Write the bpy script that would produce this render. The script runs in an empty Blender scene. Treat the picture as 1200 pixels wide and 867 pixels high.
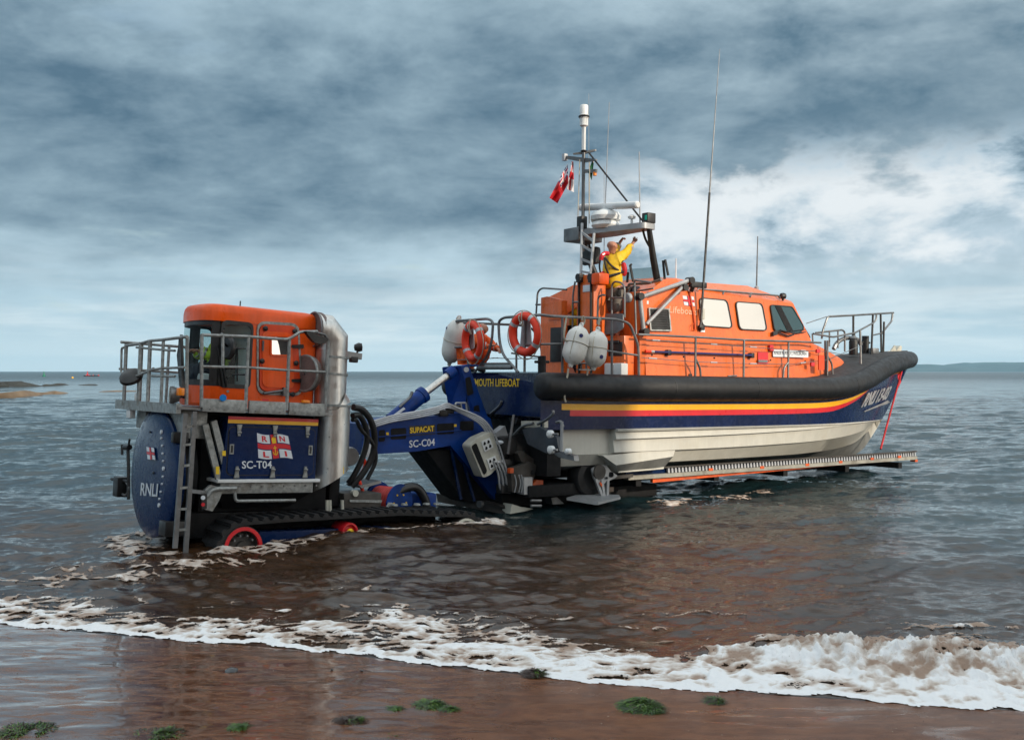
import bpy, bmesh, math, random
import numpy as np
from mathutils import Vector as V, Matrix, noise as mnoise
R = math.radians
rnd = random.Random(7)
SC = bpy.context.scene
COL = SC.collection

# ------------------------------------------------------------------ camera
H = 2.9                      # eye height above the water, metres
F, CX, HY = 1200., 600., 435.
cd = bpy.data.cameras.new('camera'); cam = bpy.data.objects.new('camera', cd); COL.objects.link(cam)
cam.location = (0, 0, H); cam.rotation_euler = (R(90), 0, 0)
cd.sensor_width = 36; cd.lens = 36; cd.shift_y = 1.5/1200; cd.clip_start = .1; cd.clip_end = 40000
SC.camera = cam
# ------------------------------------------------------------------ light
SUN_AZ, SUN_EL = R(129), R(21)
SC.view_settings.view_transform = 'Standard'; SC.view_settings.look = 'None'
SC.view_settings.exposure = 0.28; SC.view_settings.gamma = 1
sd = bpy.data.lights.new('sun', 'SUN'); sun = bpy.data.objects.new('sun', sd); COL.objects.link(sun)
sd.energy = 3.0; sd.angle = R(.5); sd.color = (1, .87, .70)
SUND = V((math.sin(SUN_AZ)*math.cos(SUN_EL), math.cos(SUN_AZ)*math.cos(SUN_EL), math.sin(SUN_EL)))
sun.rotation_euler = SUND.to_track_quat('Z', 'Y').to_euler()

class NT:
    """small helper for node trees"""
    def __init__(s, tree): s.t = tree; s.n = tree.nodes; s.l = tree.links
    def node(s, kind, **kw):
        n = s.n.new(kind)
        for k, v in kw.items(): setattr(n, k, v)
        return n
    def put(s, sock, v):
        if hasattr(v, 'is_output'): s.l.new(v, sock)
        elif v is not None: sock.default_value = v
    def m(s, op, a, b=None, c=None, clamp=False):
        n = s.node('ShaderNodeMath', operation=op, use_clamp=clamp)
        for i, v in enumerate((a, b, c)):
            if v is not None: s.put(n.inputs[i], v)
        return n.outputs[0]
    def vm(s, op, a, b=None):
        n = s.node('ShaderNodeVectorMath', operation=op)
        s.put(n.inputs[0], a)
        if b is not None: s.put(n.inputs[1], b)
        return n.outputs[0]
    def noise(s, vec, scale, detail=4, rough=.55, dist=0):
        n = s.node('ShaderNodeTexNoise'); s.put(n.inputs['Vector'], vec)
        n.inputs['Scale'].default_value = scale; n.inputs['Detail'].default_value = detail
        n.inputs['Roughness'].default_value = rough; n.inputs['Distortion'].default_value = dist
        return n.outputs['Fac']
    def step(s, v, a, b, lo=0., hi=1.):
        n = s.node('ShaderNodeMapRange', interpolation_type='SMOOTHSTEP')
        for k, x in (('Value', v), ('From Min', a), ('From Max', b), ('To Min', lo), ('To Max', hi)): s.put(n.inputs[k], x)
        return n.outputs[0]
    def mix(s, f, a, b, mode='MIX'):
        n = s.node('ShaderNodeMix', data_type='RGBA', blend_type=mode)
        s.put(n.inputs[0], f); s.put(n.inputs[6], a); s.put(n.inputs[7], b)
        return n.outputs[2]
    def xyz(s, v):
        n = s.node('ShaderNodeSeparateXYZ'); s.put(n.inputs[0], v); return n.outputs
    def comb(s, x, y, z):
        n = s.node('ShaderNodeCombineXYZ')
        for i, v in enumerate((x, y, z)): s.put(n.inputs[i], v)
        return n.outputs[0]
def c4(c): return (c[0], c[1], c[2], 1)

def build_world():
    w = bpy.data.worlds.new('World'); SC.world = w; w.use_nodes = True
    k = NT(w.node_tree); k.n.clear()
    out = k.node('ShaderNodeOutputWorld'); bg = k.node('ShaderNodeBackground')
    bg.inputs['Strength'].default_value = .1
    sky = k.node('ShaderNodeTexSky', sky_type='NISHITA'); sky.sun_disc = False
    sky.sun_elevation = SUN_EL; sky.sun_rotation = SUN_AZ; sky.air_density = 1.2; sky.dust_density = 2
    d = k.node('ShaderNodeTexCoord').outputs['Generated']
    x, y, z = k.xyz(d)
    zc = k.m('ADD', k.m('MAXIMUM', z, 0), .20)
    u, v = k.m('DIVIDE', x, zc), k.m('DIVIDE', y, zc)
    uv = k.comb(u, v, 0)                                  # a flat cloud deck seen in perspective
    big = k.noise(k.vm('ADD', k.vm('MULTIPLY', uv, (.7, 1.0, 1)), (3.1, 1.7, 0)), .55, 4, .5, .2)
    mid = k.noise(k.vm('ADD', k.vm('MULTIPLY', uv, (.9, 1.1, 1)), (7.7, 2.2, 4)), 2.0, 10, .60, .25)
    puff = k.noise(k.vm('ADD', k.vm('MULTIPLY', d, (1, 1, 2.0)), (0, 0, .35)), 6.5, 10, .60, .15)
    soft = k.noise(k.vm('ADD', k.vm('MULTIPLY', d, (1, 1, 2.4)), (2.3, 0, 1.2)), 3.6, 9, .56, .2)
    az = k.m('ARCTAN2', x, y)                             # 0 straight ahead, + to the right
    sunside = k.step(az, -.25, .95)                        # the sky is lighter on the side of the sun
    el = z
    pw = k.m('SUBTRACT', puff, .5)
    wob = k.m('ADD', el, k.m('ADD', k.m('MULTIPLY', k.m('SUBTRACT', soft, .5), .20), k.m('MULTIPLY', pw, .10)))
    # a bank of lit cumulus low on the sun's side
    ba = k.m('MULTIPLY', k.step(k.m('ADD', az, k.m('MULTIPLY', pw, .2)), .02, .17), k.m('SUBTRACT', 1, k.step(az, 1.9, 2.6)))
    be = k.m('MULTIPLY', k.step(k.m('ADD', el, k.m('MULTIPLY', pw, .12)), .075, .115), k.m('SUBTRACT', 1, k.step(k.m('ADD', el, k.m('MULTIPLY', pw, .22)), .185, .222)))
    bank = k.m('MULTIPLY', k.m('MULTIPLY', ba, be), k.step(puff, .36, .50))
    mass = k.m('MULTIPLY', k.step(wob, .095, .155), k.m('SUBTRACT', 1, k.m('MULTIPLY', k.step(wob, .26, .34), .40)))
    nn = k.m('ADD', k.m('MULTIPLY', big, .18), k.m('ADD', k.m('MULTIPLY', mid, .40), k.m('MULTIPLY', puff, .42)))
    lum = k.m('ADD', k.m('SUBTRACT', .76, k.m('MULTIPLY', mass, .60)), k.m('MULTIPLY', k.m('SUBTRACT', nn, .5), 3.0), clamp=True)
    dark = k.mix(sunside, c4((.82, 1.50, 2.14)), c4((1.1, 1.88, 2.5)))
    lite = k.mix(sunside, c4((4.3, 5.7, 6.5)), c4((6.1, 7.1, 7.6)))
    cl = k.mix(lum, dark, lite)
    pale = k.mix(k.step(k.noise(k.vm('MULTIPLY', d, (1, 1, 9)), 5, 9, .6, .2), .36, .66), c4((4.0, 5.5, 6.3)), c4((6.7, 7.6, 7.9)))
    pale = k.mix(k.step(el, .05, .0), pale, c4((6.1, 7.2, 7.6)))
    # gaps with the blue sky behind the deck
    gap = k.step(mid, .60, .72, 0, .35)
    cl = k.mix(gap, cl, k.vm('MULTIPLY', sky.outputs[0], (1.1, 1.1, 1.1)))
    cl = k.mix(k.step(el, .015, .12), pale, cl)
    shade = k.mix(k.step(puff, .44, .60), c4((4.0, 5.1, 5.9)), c4((7.3, 7.7, 7.9)))
    cl = k.mix(k.m('MULTIPLY', bank, .92), cl, shade)
    behind = k.step(k.m('COSINE', k.m('SUBTRACT', az, SUN_AZ)), .45, .95)
    glow = k.m('MULTIPLY', behind, k.m('SUBTRACT', 1, k.step(el, .30, .75)))
    cl = k.mix(k.m('MULTIPLY', glow, .75), cl, c4((19, 17.5, 15.5)))     # thin bright cloud round the sun
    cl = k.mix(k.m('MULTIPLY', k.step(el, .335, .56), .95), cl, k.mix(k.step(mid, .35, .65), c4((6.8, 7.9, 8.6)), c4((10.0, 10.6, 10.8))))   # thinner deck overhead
    ground = k.step(el, -.03, 0.)
    cl = k.mix(ground, c4((.5, .6, .65)), cl)
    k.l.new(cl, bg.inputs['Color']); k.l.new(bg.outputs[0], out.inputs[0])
build_world()

# ------------------------------------------------------------------ materials
def pm(name, col, rough=.45, metal=0., var=.25, scale=3., bump=0., bscale=60., coat=0., streak=0., dirt=None, dirtamt=.5, spec=.5, dscale=2.2):
    m = bpy.data.materials.new(name); m.use_nodes = True
    k = NT(m.node_tree); b = k.n['Principled BSDF']
    tc = k.node('ShaderNodeTexCoord').outputs['Object']
    n1 = k.noise(tc, scale, 6, .6)
    f = k.step(n1, .3, .7, 1-var, 1+var)
    if streak:
        n2 = k.noise(k.vm('MULTIPLY', tc, (9, 9, .7)), 2, 4, .6)
        f = k.m('MULTIPLY', f, k.step(n2, .35, .7, 1-streak, 1+streak*.4))
    rgb = k.node('ShaderNodeRGB'); rgb.outputs[0].default_value = c4(col)
    col_ = k.vm('MULTIPLY', rgb.outputs[0], k.comb(f, f, f))
    if dirt:
        n3 = k.noise(k.vm('MULTIPLY', tc, (1, 1, .6)), dscale, 8, .68, .4)
        df = k.step(n3, .5, .68, 0, dirtamt)
        col_ = k.mix(df, col_, c4(dirt))
    k.put(b.inputs['Base Color'], col_)
    k.put(b.inputs['Roughness'], k.step(k.noise(tc, scale*2.3, 5, .6), .3, .7, max(.02, rough-.09), min(1, rough+.12)))
    b.inputs['Metallic'].default_value = metal; b.inputs['Specular IOR Level'].default_value = spec
    b.inputs['Coat Weight'].default_value = coat; b.inputs['Coat Roughness'].default_value = .12
    if bump:
        bn = k.node('ShaderNodeBump'); bn.inputs['Strength'].default_value = bump; bn.inputs['Distance'].default_value = .01
        k.put(bn.inputs['Height'], k.noise(tc, bscale, 4, .6)); k.put(b.inputs['Normal'], bn.outputs[0])
    return m
MUD = (.05, .034, .025)
M = dict(
 orange=pm('orange_paint', (.75, .142, .022), .34, var=.08, coat=.18, streak=.12, dirt=(.45, .12, .04), dirtamt=.22, bump=.05, bscale=9),
 cab=pm('cab_orange_paint', (.86, .095, .004), .36, var=.08, coat=.05, spec=.35, streak=.06, bump=.05, bscale=7),
 door=pm('door_red_orange_paint', (.70, .055, .005), .38, var=.12, coat=.03, spec=.35),
 hullnavy=pm('hull_navy_paint', (.003, .012, .056), .24, var=.2, coat=.04, spec=.22, dirt=(.012, .02, .045), dirtamt=.4, bump=.10, bscale=3),
 cover=pm('glossy_navy_cover', (.002, .019, .078), .22, var=.05, coat=0, spec=.28, bump=.02, bscale=1.5),
 navy=pm('navy_paint', (.002, .015, .066), .26, var=.15, coat=0, spec=.14, dirt=(.006, .02, .07), dirtamt=.3, bump=.05, bscale=5),
 blue=pm('blue_paint', (.003, .036, .20), .38, var=.2, coat=0, spec=.2, dirt=(.010, .018, .04), dirtamt=.4, bump=.06, bscale=8),
 white=pm('white_hull_paint', (.54, .53, .475), .38, var=.05, coat=.15, streak=.04, dirt=(.45, .41, .31), dirtamt=.25),
 boot=pm('shaded_white_bottom', (.16, .165, .16), .5, var=.2, dirt=(.25, .24, .2), dirtamt=.4),  # white underside in shade, the shade put into a grey colour
 yellow=pm('yellow_paint', (.85, .43, .008), .35, var=.06, coat=.2),
 red=pm('red_paint', (.62, .012, .02), .35, var=.08, coat=.2),
 rubber=pm('black_fender_rubber', (.0075, .008, .0095), .5, var=.3, spec=.4, dirt=(.020, .020, .020), dirtamt=.4, bump=.15, bscale=40),
 black=pm('black_metal', (.012, .012, .013), .45, var=.3, dirt=(.03, .028, .025)),
 tyre=pm('track_rubber', (.010, .010, .011), .6, var=.3, dirt=(.03, .022, .018), dirtamt=.5, bump=.2),
 steel=pm('dull_steel', (.20, .205, .21), .42, .75, var=.25, dirt=(.10, .095, .09), dirtamt=.5),
 rail=pm('rail_grey', (.18, .185, .19), .42, .6, var=.25, dirt=(.10, .09, .08), dirtamt=.5),
 galv=pm('galvanised_steel', (.30, .315, .31), .52, .55, var=.28, scale=14, dirt=(.16, .13, .10), dirtamt=.6, bump=.1, dscale=5),
 stack=pm('brushed_exhaust_steel', (.66, .65, .62), .36, .85, var=.10, streak=.16, dirt=(.42, .37, .31), dirtamt=.4, bump=.10, bscale=25),
 grille=pm('grille_mesh', (.17, .13, .12), .6, .3, var=.3, bump=.6, bscale=160),
 fender=pm('white_fender_vinyl', (.72, .71, .67), .42, var=.06, dirt=(.50, .47, .40), dirtamt=.5, dscale=4),
 buoy=pm('orange_red_lifebuoy', (.80, .045, .012), .48, var=.12, dirt=(.5, .05, .02), dirtamt=.4),
 tape=pm('reflective_tape', (.45, .46, .48), .35, .3, var=.2),
 whitep=pm('white_plastic', (.70, .72, .72), .35, var=.06, dirt=(.5, .5, .47), dirtamt=.3),
 greyp=pm('grey_alloy', (.36, .37, .38), .42, .35, var=.15),
 deck=pm('dark_deck_coating', (.030, .032, .036), .8, var=.25, bump=.5, bscale=120),
 mud=pm('muddy_steel', (.055, .05, .045), .55, .2, var=.4, dirt=MUD, dirtamt=.8),
 mudblue=pm('worn_blue_black_paint', (.035, .045, .058), .45, var=.3, dirt=(.09, .09, .09), dirtamt=.5),
 box=pm('stained_ivory_box', (.50, .49, .42), .5, var=.12, dirt=(.22, .18, .12), dirtamt=.5, dscale=4),
 rope=pm('white_rope', (.42, .38, .30), .8, var=.3, bump=.5, bscale=150),
 redrope=pm('red_rope', (.50, .02, .025), .7, var=.3, bump=.5, bscale=150),
 hose=pm('black_hose', (.012, .012, .013), .4, var=.2, bump=.15, bscale=60),
 yj=pm('yellow_jacket_cloth', (.72, .44, .006), .6, var=.15, scale=9, bump=.5, bscale=14),
 hv=pm('hi_vis_cloth', (.55, .75, .05), .7, var=.15),
 oj=pm('orange_suit_cloth', (.80, .11, .01), .7, var=.2, scale=9, bump=.5, bscale=14),
 skin=pm('skin', (.42, .19, .12), .5, var=.12, scale=12),
 shorts=pm('grey_cloth', (.17, .155, .135), .85, var=.2, scale=10, bump=.5, bscale=20),
 navycloth=pm('navy_cloth', (.015, .02, .035), .85, var=.2),
 strap=pm('black_webbing', (.010, .010, .011), .75, var=.2),
 lj=pm('red_lifejacket_cloth', (.50, .008, .02), .6, var=.2),
 green=pm('green_cloth', (.006, .11, .035), .7, var=.2),
 flagred=pm('red_flag_cloth', (.55, .015, .025), .7, var=.15),
 flagwhite=pm('white_flag_cloth', (.62, .60, .62), .7, var=.1),
 flagblue=pm('blue_flag_cloth', (.02, .025, .12), .7, var=.1),
 glare_letter=pm('silver_lettering_in_glare', (.74, .40, .25), .35, var=.1),  # silver letters toned towards the orange: glare put into the colour
 inner=pm('grey_cab_lining', (.72, .73, .73), .7, var=.1),
 cream=pm('muddy_cream_steel', (.30, .29, .25), .5, var=.2, dirt=(.12, .10, .08), dirtamt=.6, dscale=4),
 letter=pm('white_lettering', (.66, .70, .74), .4, var=.04),
 gold=pm('yellow_lettering', (.80, .52, .01), .4, var=.04),
 redletter=pm('red_lettering', (.60, .01, .02), .4, var=.04),
 darkletter=pm('dark_lettering', (.10, .11, .12), .5, var=.1),
 amber=pm('amber_lens', (.80, .22, .01), .2, var=.05),
 cyan=pm('blue_lens', (.02, .22, .60), .2, var=.05),
 teal=pm('green_lens', (.01, .40, .28), .2, var=.05),
 dark=pm('dark_interior', (.006, .006, .007), .7, spec=.3, var=.2),
 reelrope=pm('red_reel_hose', (.42, .035, .03), .6, var=.2, bump=.3, bscale=70),
 rust=pm('rusty_orange_paint', (.65, .09, .01), .5, var=.25, dirt=(.2, .06, .02), dirtamt=.5),
)
def glass(name, col, mirror=0., trans=0., rough=.03):
    m = bpy.data.materials.new(name); m.use_nodes = True
    k = NT(m.node_tree); b = k.n['Principled BSDF']; o = k.n['Material Output']
    b.inputs['Base Color'].default_value = c4(col); b.inputs['Roughness'].default_value = rough
    b.inputs['Metallic'].default_value = mirror; b.inputs['Specular IOR Level'].default_value = .9
    tc = k.node('ShaderNodeTexCoord').outputs['Object']
    bn = k.node('ShaderNodeBump'); bn.inputs['Strength'].default_value = .03; bn.inputs['Distance'].default_value = .02
    k.put(bn.inputs['Height'], k.noise(tc, 1.6, 2, .5)); k.put(b.inputs['Normal'], bn.outputs[0])
    if trans:
        t = k.node('ShaderNodeBsdfTransparent'); t.inputs[0].default_value = (.78, .86, .86, 1)
        mx = k.node('ShaderNodeMixShader'); mx.inputs[0].default_value = trans
        k.l.new(b.outputs[0], mx.inputs[1]); k.l.new(t.outputs[0], mx.inputs[2]); k.l.new(mx.outputs[0], o.inputs[0])
    return m
M['mirror'] = glass('mirror_coated_glass', (.72, .69, .64), .92)
M['teal_glass'] = glass('sky_coloured_glass', (.02, .06, .07), .0)  # dim interior and sky beyond put into an opaque pane colour
M['cab_glass'] = glass('clear_cab_glass', (.03, .04, .045), 0, .90)
M['clear'] = glass('clear_screen', (.3, .36, .38), 0, .80)

# ------------------------------------------------------------------ frames: vehicles stand at a yaw and a slight pitch on the beach slope
class Frame:
    def __init__(s, o, yaw, pitch):
        s.o = V(o); s.rot = (0, pitch, yaw)
        s.m = Matrix.Rotation(yaw, 3, 'Z') @ Matrix.Rotation(pitch, 3, 'Y'); s.i = s.m.transposed()
        s.eye = s.i @ (V((0, 0, H)) - s.o)
    def ray(s, px, py): return s.i @ V(((px-CX)/F, 1, (HY-py)/F))
    def P(s, px, py, y=None, x=None, z=None):           # survey a point on a plane of the vehicle
        d = s.ray(px, py)
        i, v = (1, y) if y is not None else ((0, x) if x is not None else (2, z))
        return s.eye + d*((v-s.eye[i])/d[i])
    def on(s, px, py, p0, n):
        d = s.ray(px, py); return s.eye + d*((V(p0)-s.eye).dot(n)/d.dot(n))
    def W(s, p): return s.m @ V(p) + s.o
    def empty(s, name):
        o = bpy.data.objects.new(name, None); o.empty_display_size = .3; COL.objects.link(o)
        o.location = s.o; o.rotation_euler = s.rot; return o
BF = Frame((-.449, 22.07, 0), R(36), R(.9))
TF = Frame((-4.97, 18.31, 0), R(39), R(3.5))
B, T = BF.P, TF.P
# world frame
WF = Frame((0, 0, 0), 0, 0)

# ------------------------------------------------------------------ mesh builder
def fillet(pts, r, seg=4):
    pts = [V(p) for p in pts]; out = [pts[0]]
    for a, b, c in zip(pts, pts[1:], pts[2:]):
        d1, d2 = (a-b), (c-b); L = min(r, d1.length*.49, d2.length*.49)
        p, q = b+d1.normalized()*L, b+d2.normalized()*L
        for i in range(seg+1):
            t = i/seg; out.append(p*(1-t)**2 + b*2*t*(1-t) + q*t*t)
    return out+[pts[-1]]
def smooth(pts, n=6):
    pts = [V(p) for p in pts]; P_ = [pts[0]*2-pts[1]]+pts+[pts[-1]*2-pts[-2]]; out = []
    for i in range(1, len(P_)-2):
        a, b, c, d = P_[i-1:i+3]
        for j in range(n):
            t = j/n
            out.append(.5*((2*b)+(c-a)*t+(2*a-5*b+4*c-d)*t*t+(3*b-a-3*c+d)*t**3))
    return out+[pts[-1]]
def roundpoly(pts, r, seg=4):
    pts = [V(p) for p in pts]; n = len(pts); out = []
    for i in range(n):
        a, b, c = pts[i-1], pts[i], pts[(i+1) % n]
        d1, d2 = a-b, c-b; L = min(r, d1.length*.45, d2.length*.45)
        p, q = b+d1.normalized()*L, b+d2.normalized()*L
        for j in range(seg+1):
            t = j/seg; out.append(p*(1-t)**2+b*2*t*(1-t)+q*t*t)
    return out
def shrink(pts, d):
    c = sum(pts, V())/len(pts); r = sum(((p-c).length for p in pts))/len(pts)
    return [c+(p-c)*(1-d/max((p-c).length, 1e-4)) for p in pts]

class MB:
    def __init__(s): s.b = bmesh.new(); s.mi = 0
    def face(s, vs):
        try: f = s.b.faces.new(vs); f.material_index = s.mi; return f
        except ValueError: return None
    def poly(s, pts): return s.face([s.b.verts.new(V(p)) for p in pts])
    def prism(s, pts, vec):
        vec = V(vec); a = [s.b.verts.new(V(p)) for p in pts]; c = [s.b.verts.new(V(p)+vec) for p in pts]; n = len(a)
        s.face(a[::-1]); s.face(c)
        for i in range(n): s.face([a[i], a[(i+1) % n], c[(i+1) % n], c[i]])
        return s
    def box(s, x0, x1, y0, y1, z0, z1, bev=0., rot=None, at=None):
        r = bmesh.ops.create_cube(s.b, size=1); vs = r['verts']
        c = V(((x0+x1)/2, (y0+y1)/2, (z0+z1)/2))
        for v in vs: v.co = V((v.co.x*(x1-x0), v.co.y*(y1-y0), v.co.z*(z1-z0)))
        fs = {f for v in vs for f in v.link_faces}
        for f in fs: f.material_index = s.mi
        if bev:
            es = list({e for v in vs for e in v.link_edges})
            q = bmesh.ops.bevel(s.b, geom=es, offset=bev, segments=2, profile=.6, affect='EDGES', clamp_overlap=True)
            vs = list({v for f in q['faces'] for v in f.verts} | {v for v in vs if v.is_valid})
        for v in vs:
            if rot is not None: v.co = rot @ v.co
            v.co += (V(at) if at is not None else c)
        return s
    def beam(s, p, q, w, h, up=(0, 0, 1)):
        p, q, up = V(p), V(q), V(up); d = (q-p).normalized()
        a = d.cross(up)
        if a.length < 1e-3: a = d.cross(V((1, 0, 0)))
        a.normalize(); u = a.cross(d)
        return s.prism([p+a*(sx*w/2)+u*(sy*h/2) for sx, sy in ((-1, -1), (1, -1), (1, 1), (-1, 1))], q-p)
    def tube(s, pts, r, n=8, closed=False, r2=None, caps=True):
        pts = [V(p) for p in pts]; N = len(pts); rings = []
        up = None
        for i, p in enumerate(pts):
            if closed: d = (pts[(i+1) % N]-pts[i-1])
            else: d = pts[min(i+1, N-1)]-pts[max(i-1, 0)]
            d.normalize()
            if up is None:
                up = V((0, 0, 1)) if abs(d.z) < .9 else V((1, 0, 0))
            a = d.cross(up)
            if a.length < 1e-4: a = d.orthogonal()
            a.normalize(); up = a.cross(d).normalized()
            rr = r[i] if isinstance(r, (list, tuple)) else (r if r2 is None else r+(r2-r)*i/(N-1))
            rings.append([s.b.verts.new(p+(a*math.cos(t)+up*math.sin(t))*rr) for t in (2*math.pi*j/n for j in range(n))])
        for i in range(N if closed else N-1):
            A, C = rings[i], rings[(i+1) % N]
            for j in range(n): s.face([A[j], A[(j+1) % n], C[(j+1) % n], C[j]])
        if caps and not closed: s.face(rings[0][::-1]); s.face(rings[-1])
        return s
    def lathe(s, prof, c, axis=(0, 0, 1), n=24, ring=False):
        c = V(c); ax = V(axis).normalized(); a = ax.orthogonal().normalized(); b = ax.cross(a); rings = []
        for r, h in prof:
            if r < 1e-4: rings.append([s.b.verts.new(c+ax*h)])
            else: rings.append([s.b.verts.new(c+ax*h+(a*math.cos(t)+b*math.sin(t))*r) for t in (2*math.pi*j/n for j in range(n))])
        for A, C in zip(rings, rings[1:]):
            for j in range(n):
                i, k_ = j, (j+1) % n
                if len(A) == 1 and len(C) == 1: continue
                if len(A) == 1: s.face([A[0], C[k_], C[i]])
                elif len(C) == 1: s.face([A[i], A[k_], C[0]])
                else: s.face([A[i], A[k_], C[k_], C[i]])
        if ring: rings.append(rings[0])
        for A, C in zip(rings[-2:-1], rings[-1:]) if ring else ():
            for j in range(n): s.face([A[j], A[(j+1) % n], C[(j+1) % n], C[j]])
        if not ring and len(rings[0]) > 1: s.face(rings[0][::-1])
        if not ring and len(rings[-1]) > 1: s.face(rings[-1])
        return s
    def cyl(s, p, q, r, n=16, r2=None): return s.tube([p, q], r, n, r2=r2)
    def torus(s, c, u, w, R_, r, n=28, m=8):
        c, u, w = V(c), V(u).normalized(), V(w).normalized()
        return s.tube([c+(u*math.cos(t)+w*math.sin(t))*R_ for t in (2*math.pi*i/n for i in range(n))], r, m, closed=True)
    def loft(s, rows, mats=None, cap0=False, cap1=False):
        g = [[s.b.verts.new(V(p)) for p in r] for r in rows]
        for i in range(len(g)-1):
            for j in range(len(g[0])-1):
                f = s.face([g[i][j], g[i][j+1], g[i+1][j+1], g[i+1][j]])
                if f and mats: f.material_index = mats[i]
        return s
    def build(s, name, mat, parent=None, label=None, ang=38, merge=0.0, kind=None):
        if merge: bmesh.ops.remove_doubles(s.b, verts=s.b.verts, dist=merge)
        bad = [f for f in s.b.faces if f.calc_area() < 1e-9]
        if bad: bmesh.ops.delete(s.b, geom=bad, context='FACES')
        bmesh.ops.recalc_face_normals(s.b, faces=s.b.faces)
        me = bpy.data.meshes.new(name); s.b.to_mesh(me); s.b.free()
        for m_ in (mat if isinstance(mat, (list, tuple)) else [mat]): me.materials.append(M[m_] if isinstance(m_, str) else m_)
        me.polygons.foreach_set('use_smooth', [True]*len(me.polygons)); me.set_sharp_from_angle(angle=R(ang))
        o = bpy.data.objects.new(name, me); COL.objects.link(o)
        if parent: o.parent = parent
        if label: o['label'] = label
        if kind: o['kind'] = kind
        return o
def tag(o, label, cat, group=None):
    o['label'] = label; o['category'] = cat
    if group: o['group'] = group
    return o
def dup(o, parent=None, loc=None):
    c = o.copy(); COL.objects.link(c); c.parent = parent
    if loc is not None: c.location = loc
    return c
def text(s, o, u, v, mat, parent, name='lettering', bold=0., depth=.004, label=None):
    """flat lettering filling the parallelogram o, o+u, o+v"""
    o, u, v = V(o), V(u), V(v)
    c = bpy.data.curves.new('txt', 'FONT'); c.body = s; c.size = 1; c.offset = bold; c.resolution_u = 3
    t = bpy.data.objects.new('txt', c); COL.objects.link(t)
    dg = bpy.context.evaluated_depsgraph_get(); dg.update()
    me = bpy.data.meshes.new_from_object(t.evaluated_get(dg))
    bpy.data.objects.remove(t); bpy.data.curves.remove(c)
    co = np.empty(len(me.vertices)*3); me.vertices.foreach_get('co', co); co = co.reshape(-1, 3)
    lo, hi = co.min(0), co.max(0); n = u.cross(v).normalized()
    for q in me.vertices:
        a, b_ = (q.co.x-lo[0])/(hi[0]-lo[0]), (q.co.y-lo[1])/(hi[1]-lo[1])
        q.co = o+u*a+v*b_
    bm = bmesh.new(); bm.from_mesh(me); bpy.data.meshes.remove(me)
    fs = list(bm.faces)
    r = bmesh.ops.extrude_face_region(bm, geom=fs)
    for e in r['geom']:
        if isinstance(e, bmesh.types.BMVert): e.co += n*depth
    mb = MB(); mb.b.free(); mb.b = bm
    return mb.build(name, mat, parent, label, ang=30)
def ring_panel(mb, outer, inner, n, t):
    """a flat ring (window frame) between two equal-length outlines, t thick along n"""
    n = V(n).normalized()*t; k = len(outer)
    A = [mb.b.verts.new(p) for p in outer]; Bq = [mb.b.verts.new(p) for p in inner]
    C = [mb.b.verts.new(p+n) for p in outer]; D = [mb.b.verts.new(p+n) for p in inner]
    for i in range(k):
        j = (i+1) % k
        mb.face([C[i], C[j], D[j], D[i]]); mb.face([A[i], A[j], C[j], C[i]]); mb.face([D[i], D[j], Bq[j], Bq[i]])
    return mb
def interp(xs, ys):
    """monotone-ish cubic through points"""
    xs = np.array(xs, float); ys = np.array(ys, float)
    d = np.diff(ys)/np.diff(xs); m = np.zeros(len(xs)); m[1:-1] = np.where(d[1:]*d[:-1] > 0, 2*d[1:]*d[:-1]/(d[1:]+d[:-1]+1e-12), 0); m[0] = d[0]; m[-1] = d[-1]
    def f(x):
        x = min(max(x, xs[0]), xs[-1]); i = min(int(np.searchsorted(xs, x, 'right'))-1, len(xs)-2)
        h = xs[i+1]-xs[i]; t = (x-xs[i])/h
        return float((2*t**3-3*t*t+1)*ys[i]+(t**3-2*t*t+t)*h*m[i]+(-2*t**3+3*t*t)*ys[i+1]+(t**3-t*t)*h*m[i+1])
    return f
# ------------------------------------------------------------------ numpy noise
_rs = np.random.RandomState(3); _perm = _rs.permutation(4096)
def _h(i, j, k=0): return _perm[(_perm[(_perm[i & 4095] + j) & 4095] + k) & 4095]/4095.
def vnoise(x, y, k=0):
    i, j = np.floor(x).astype(int), np.floor(y).astype(int); a, b = x-i, y-j
    a, b = a*a*a*(a*(a*6-15)+10), b*b*b*(b*(b*6-15)+10)
    return (_h(i, j, k)*(1-a)+_h(i+1, j, k)*a)*(1-b)+(_h(i, j+1, k)*(1-a)+_h(i+1, j+1, k)*a)*b
def fbm(x, y, o=5, k=0, g=.5):
    s = 0; w = 1; t = 0
    for q in range(o): s = s+w*vnoise(x*2**q+q*17.3, y*2**q-q*9.1, k+q*7); t += w; w *= g
    return s/t
def worley(x, y, k=0):
    i, j = np.floor(x).astype(int), np.floor(y).astype(int)
    f1 = np.full(x.shape, 9.); f2 = f1.copy()
    for di in (-1, 0, 1):
        for dj in (-1, 0, 1):
            d = np.hypot(i+di+_h(i+di, j+dj, k)-x, j+dj+_h(i+di, j+dj, k+11)-y)
            f2 = np.where(d < f1, f1, np.minimum(f2, d)); f1 = np.minimum(f1, d)
    return f1, f2
def sstep(v, a, b): t = np.clip((v-a)/(b-a), 0, 1); return t*t*(3-2*t)
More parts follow.
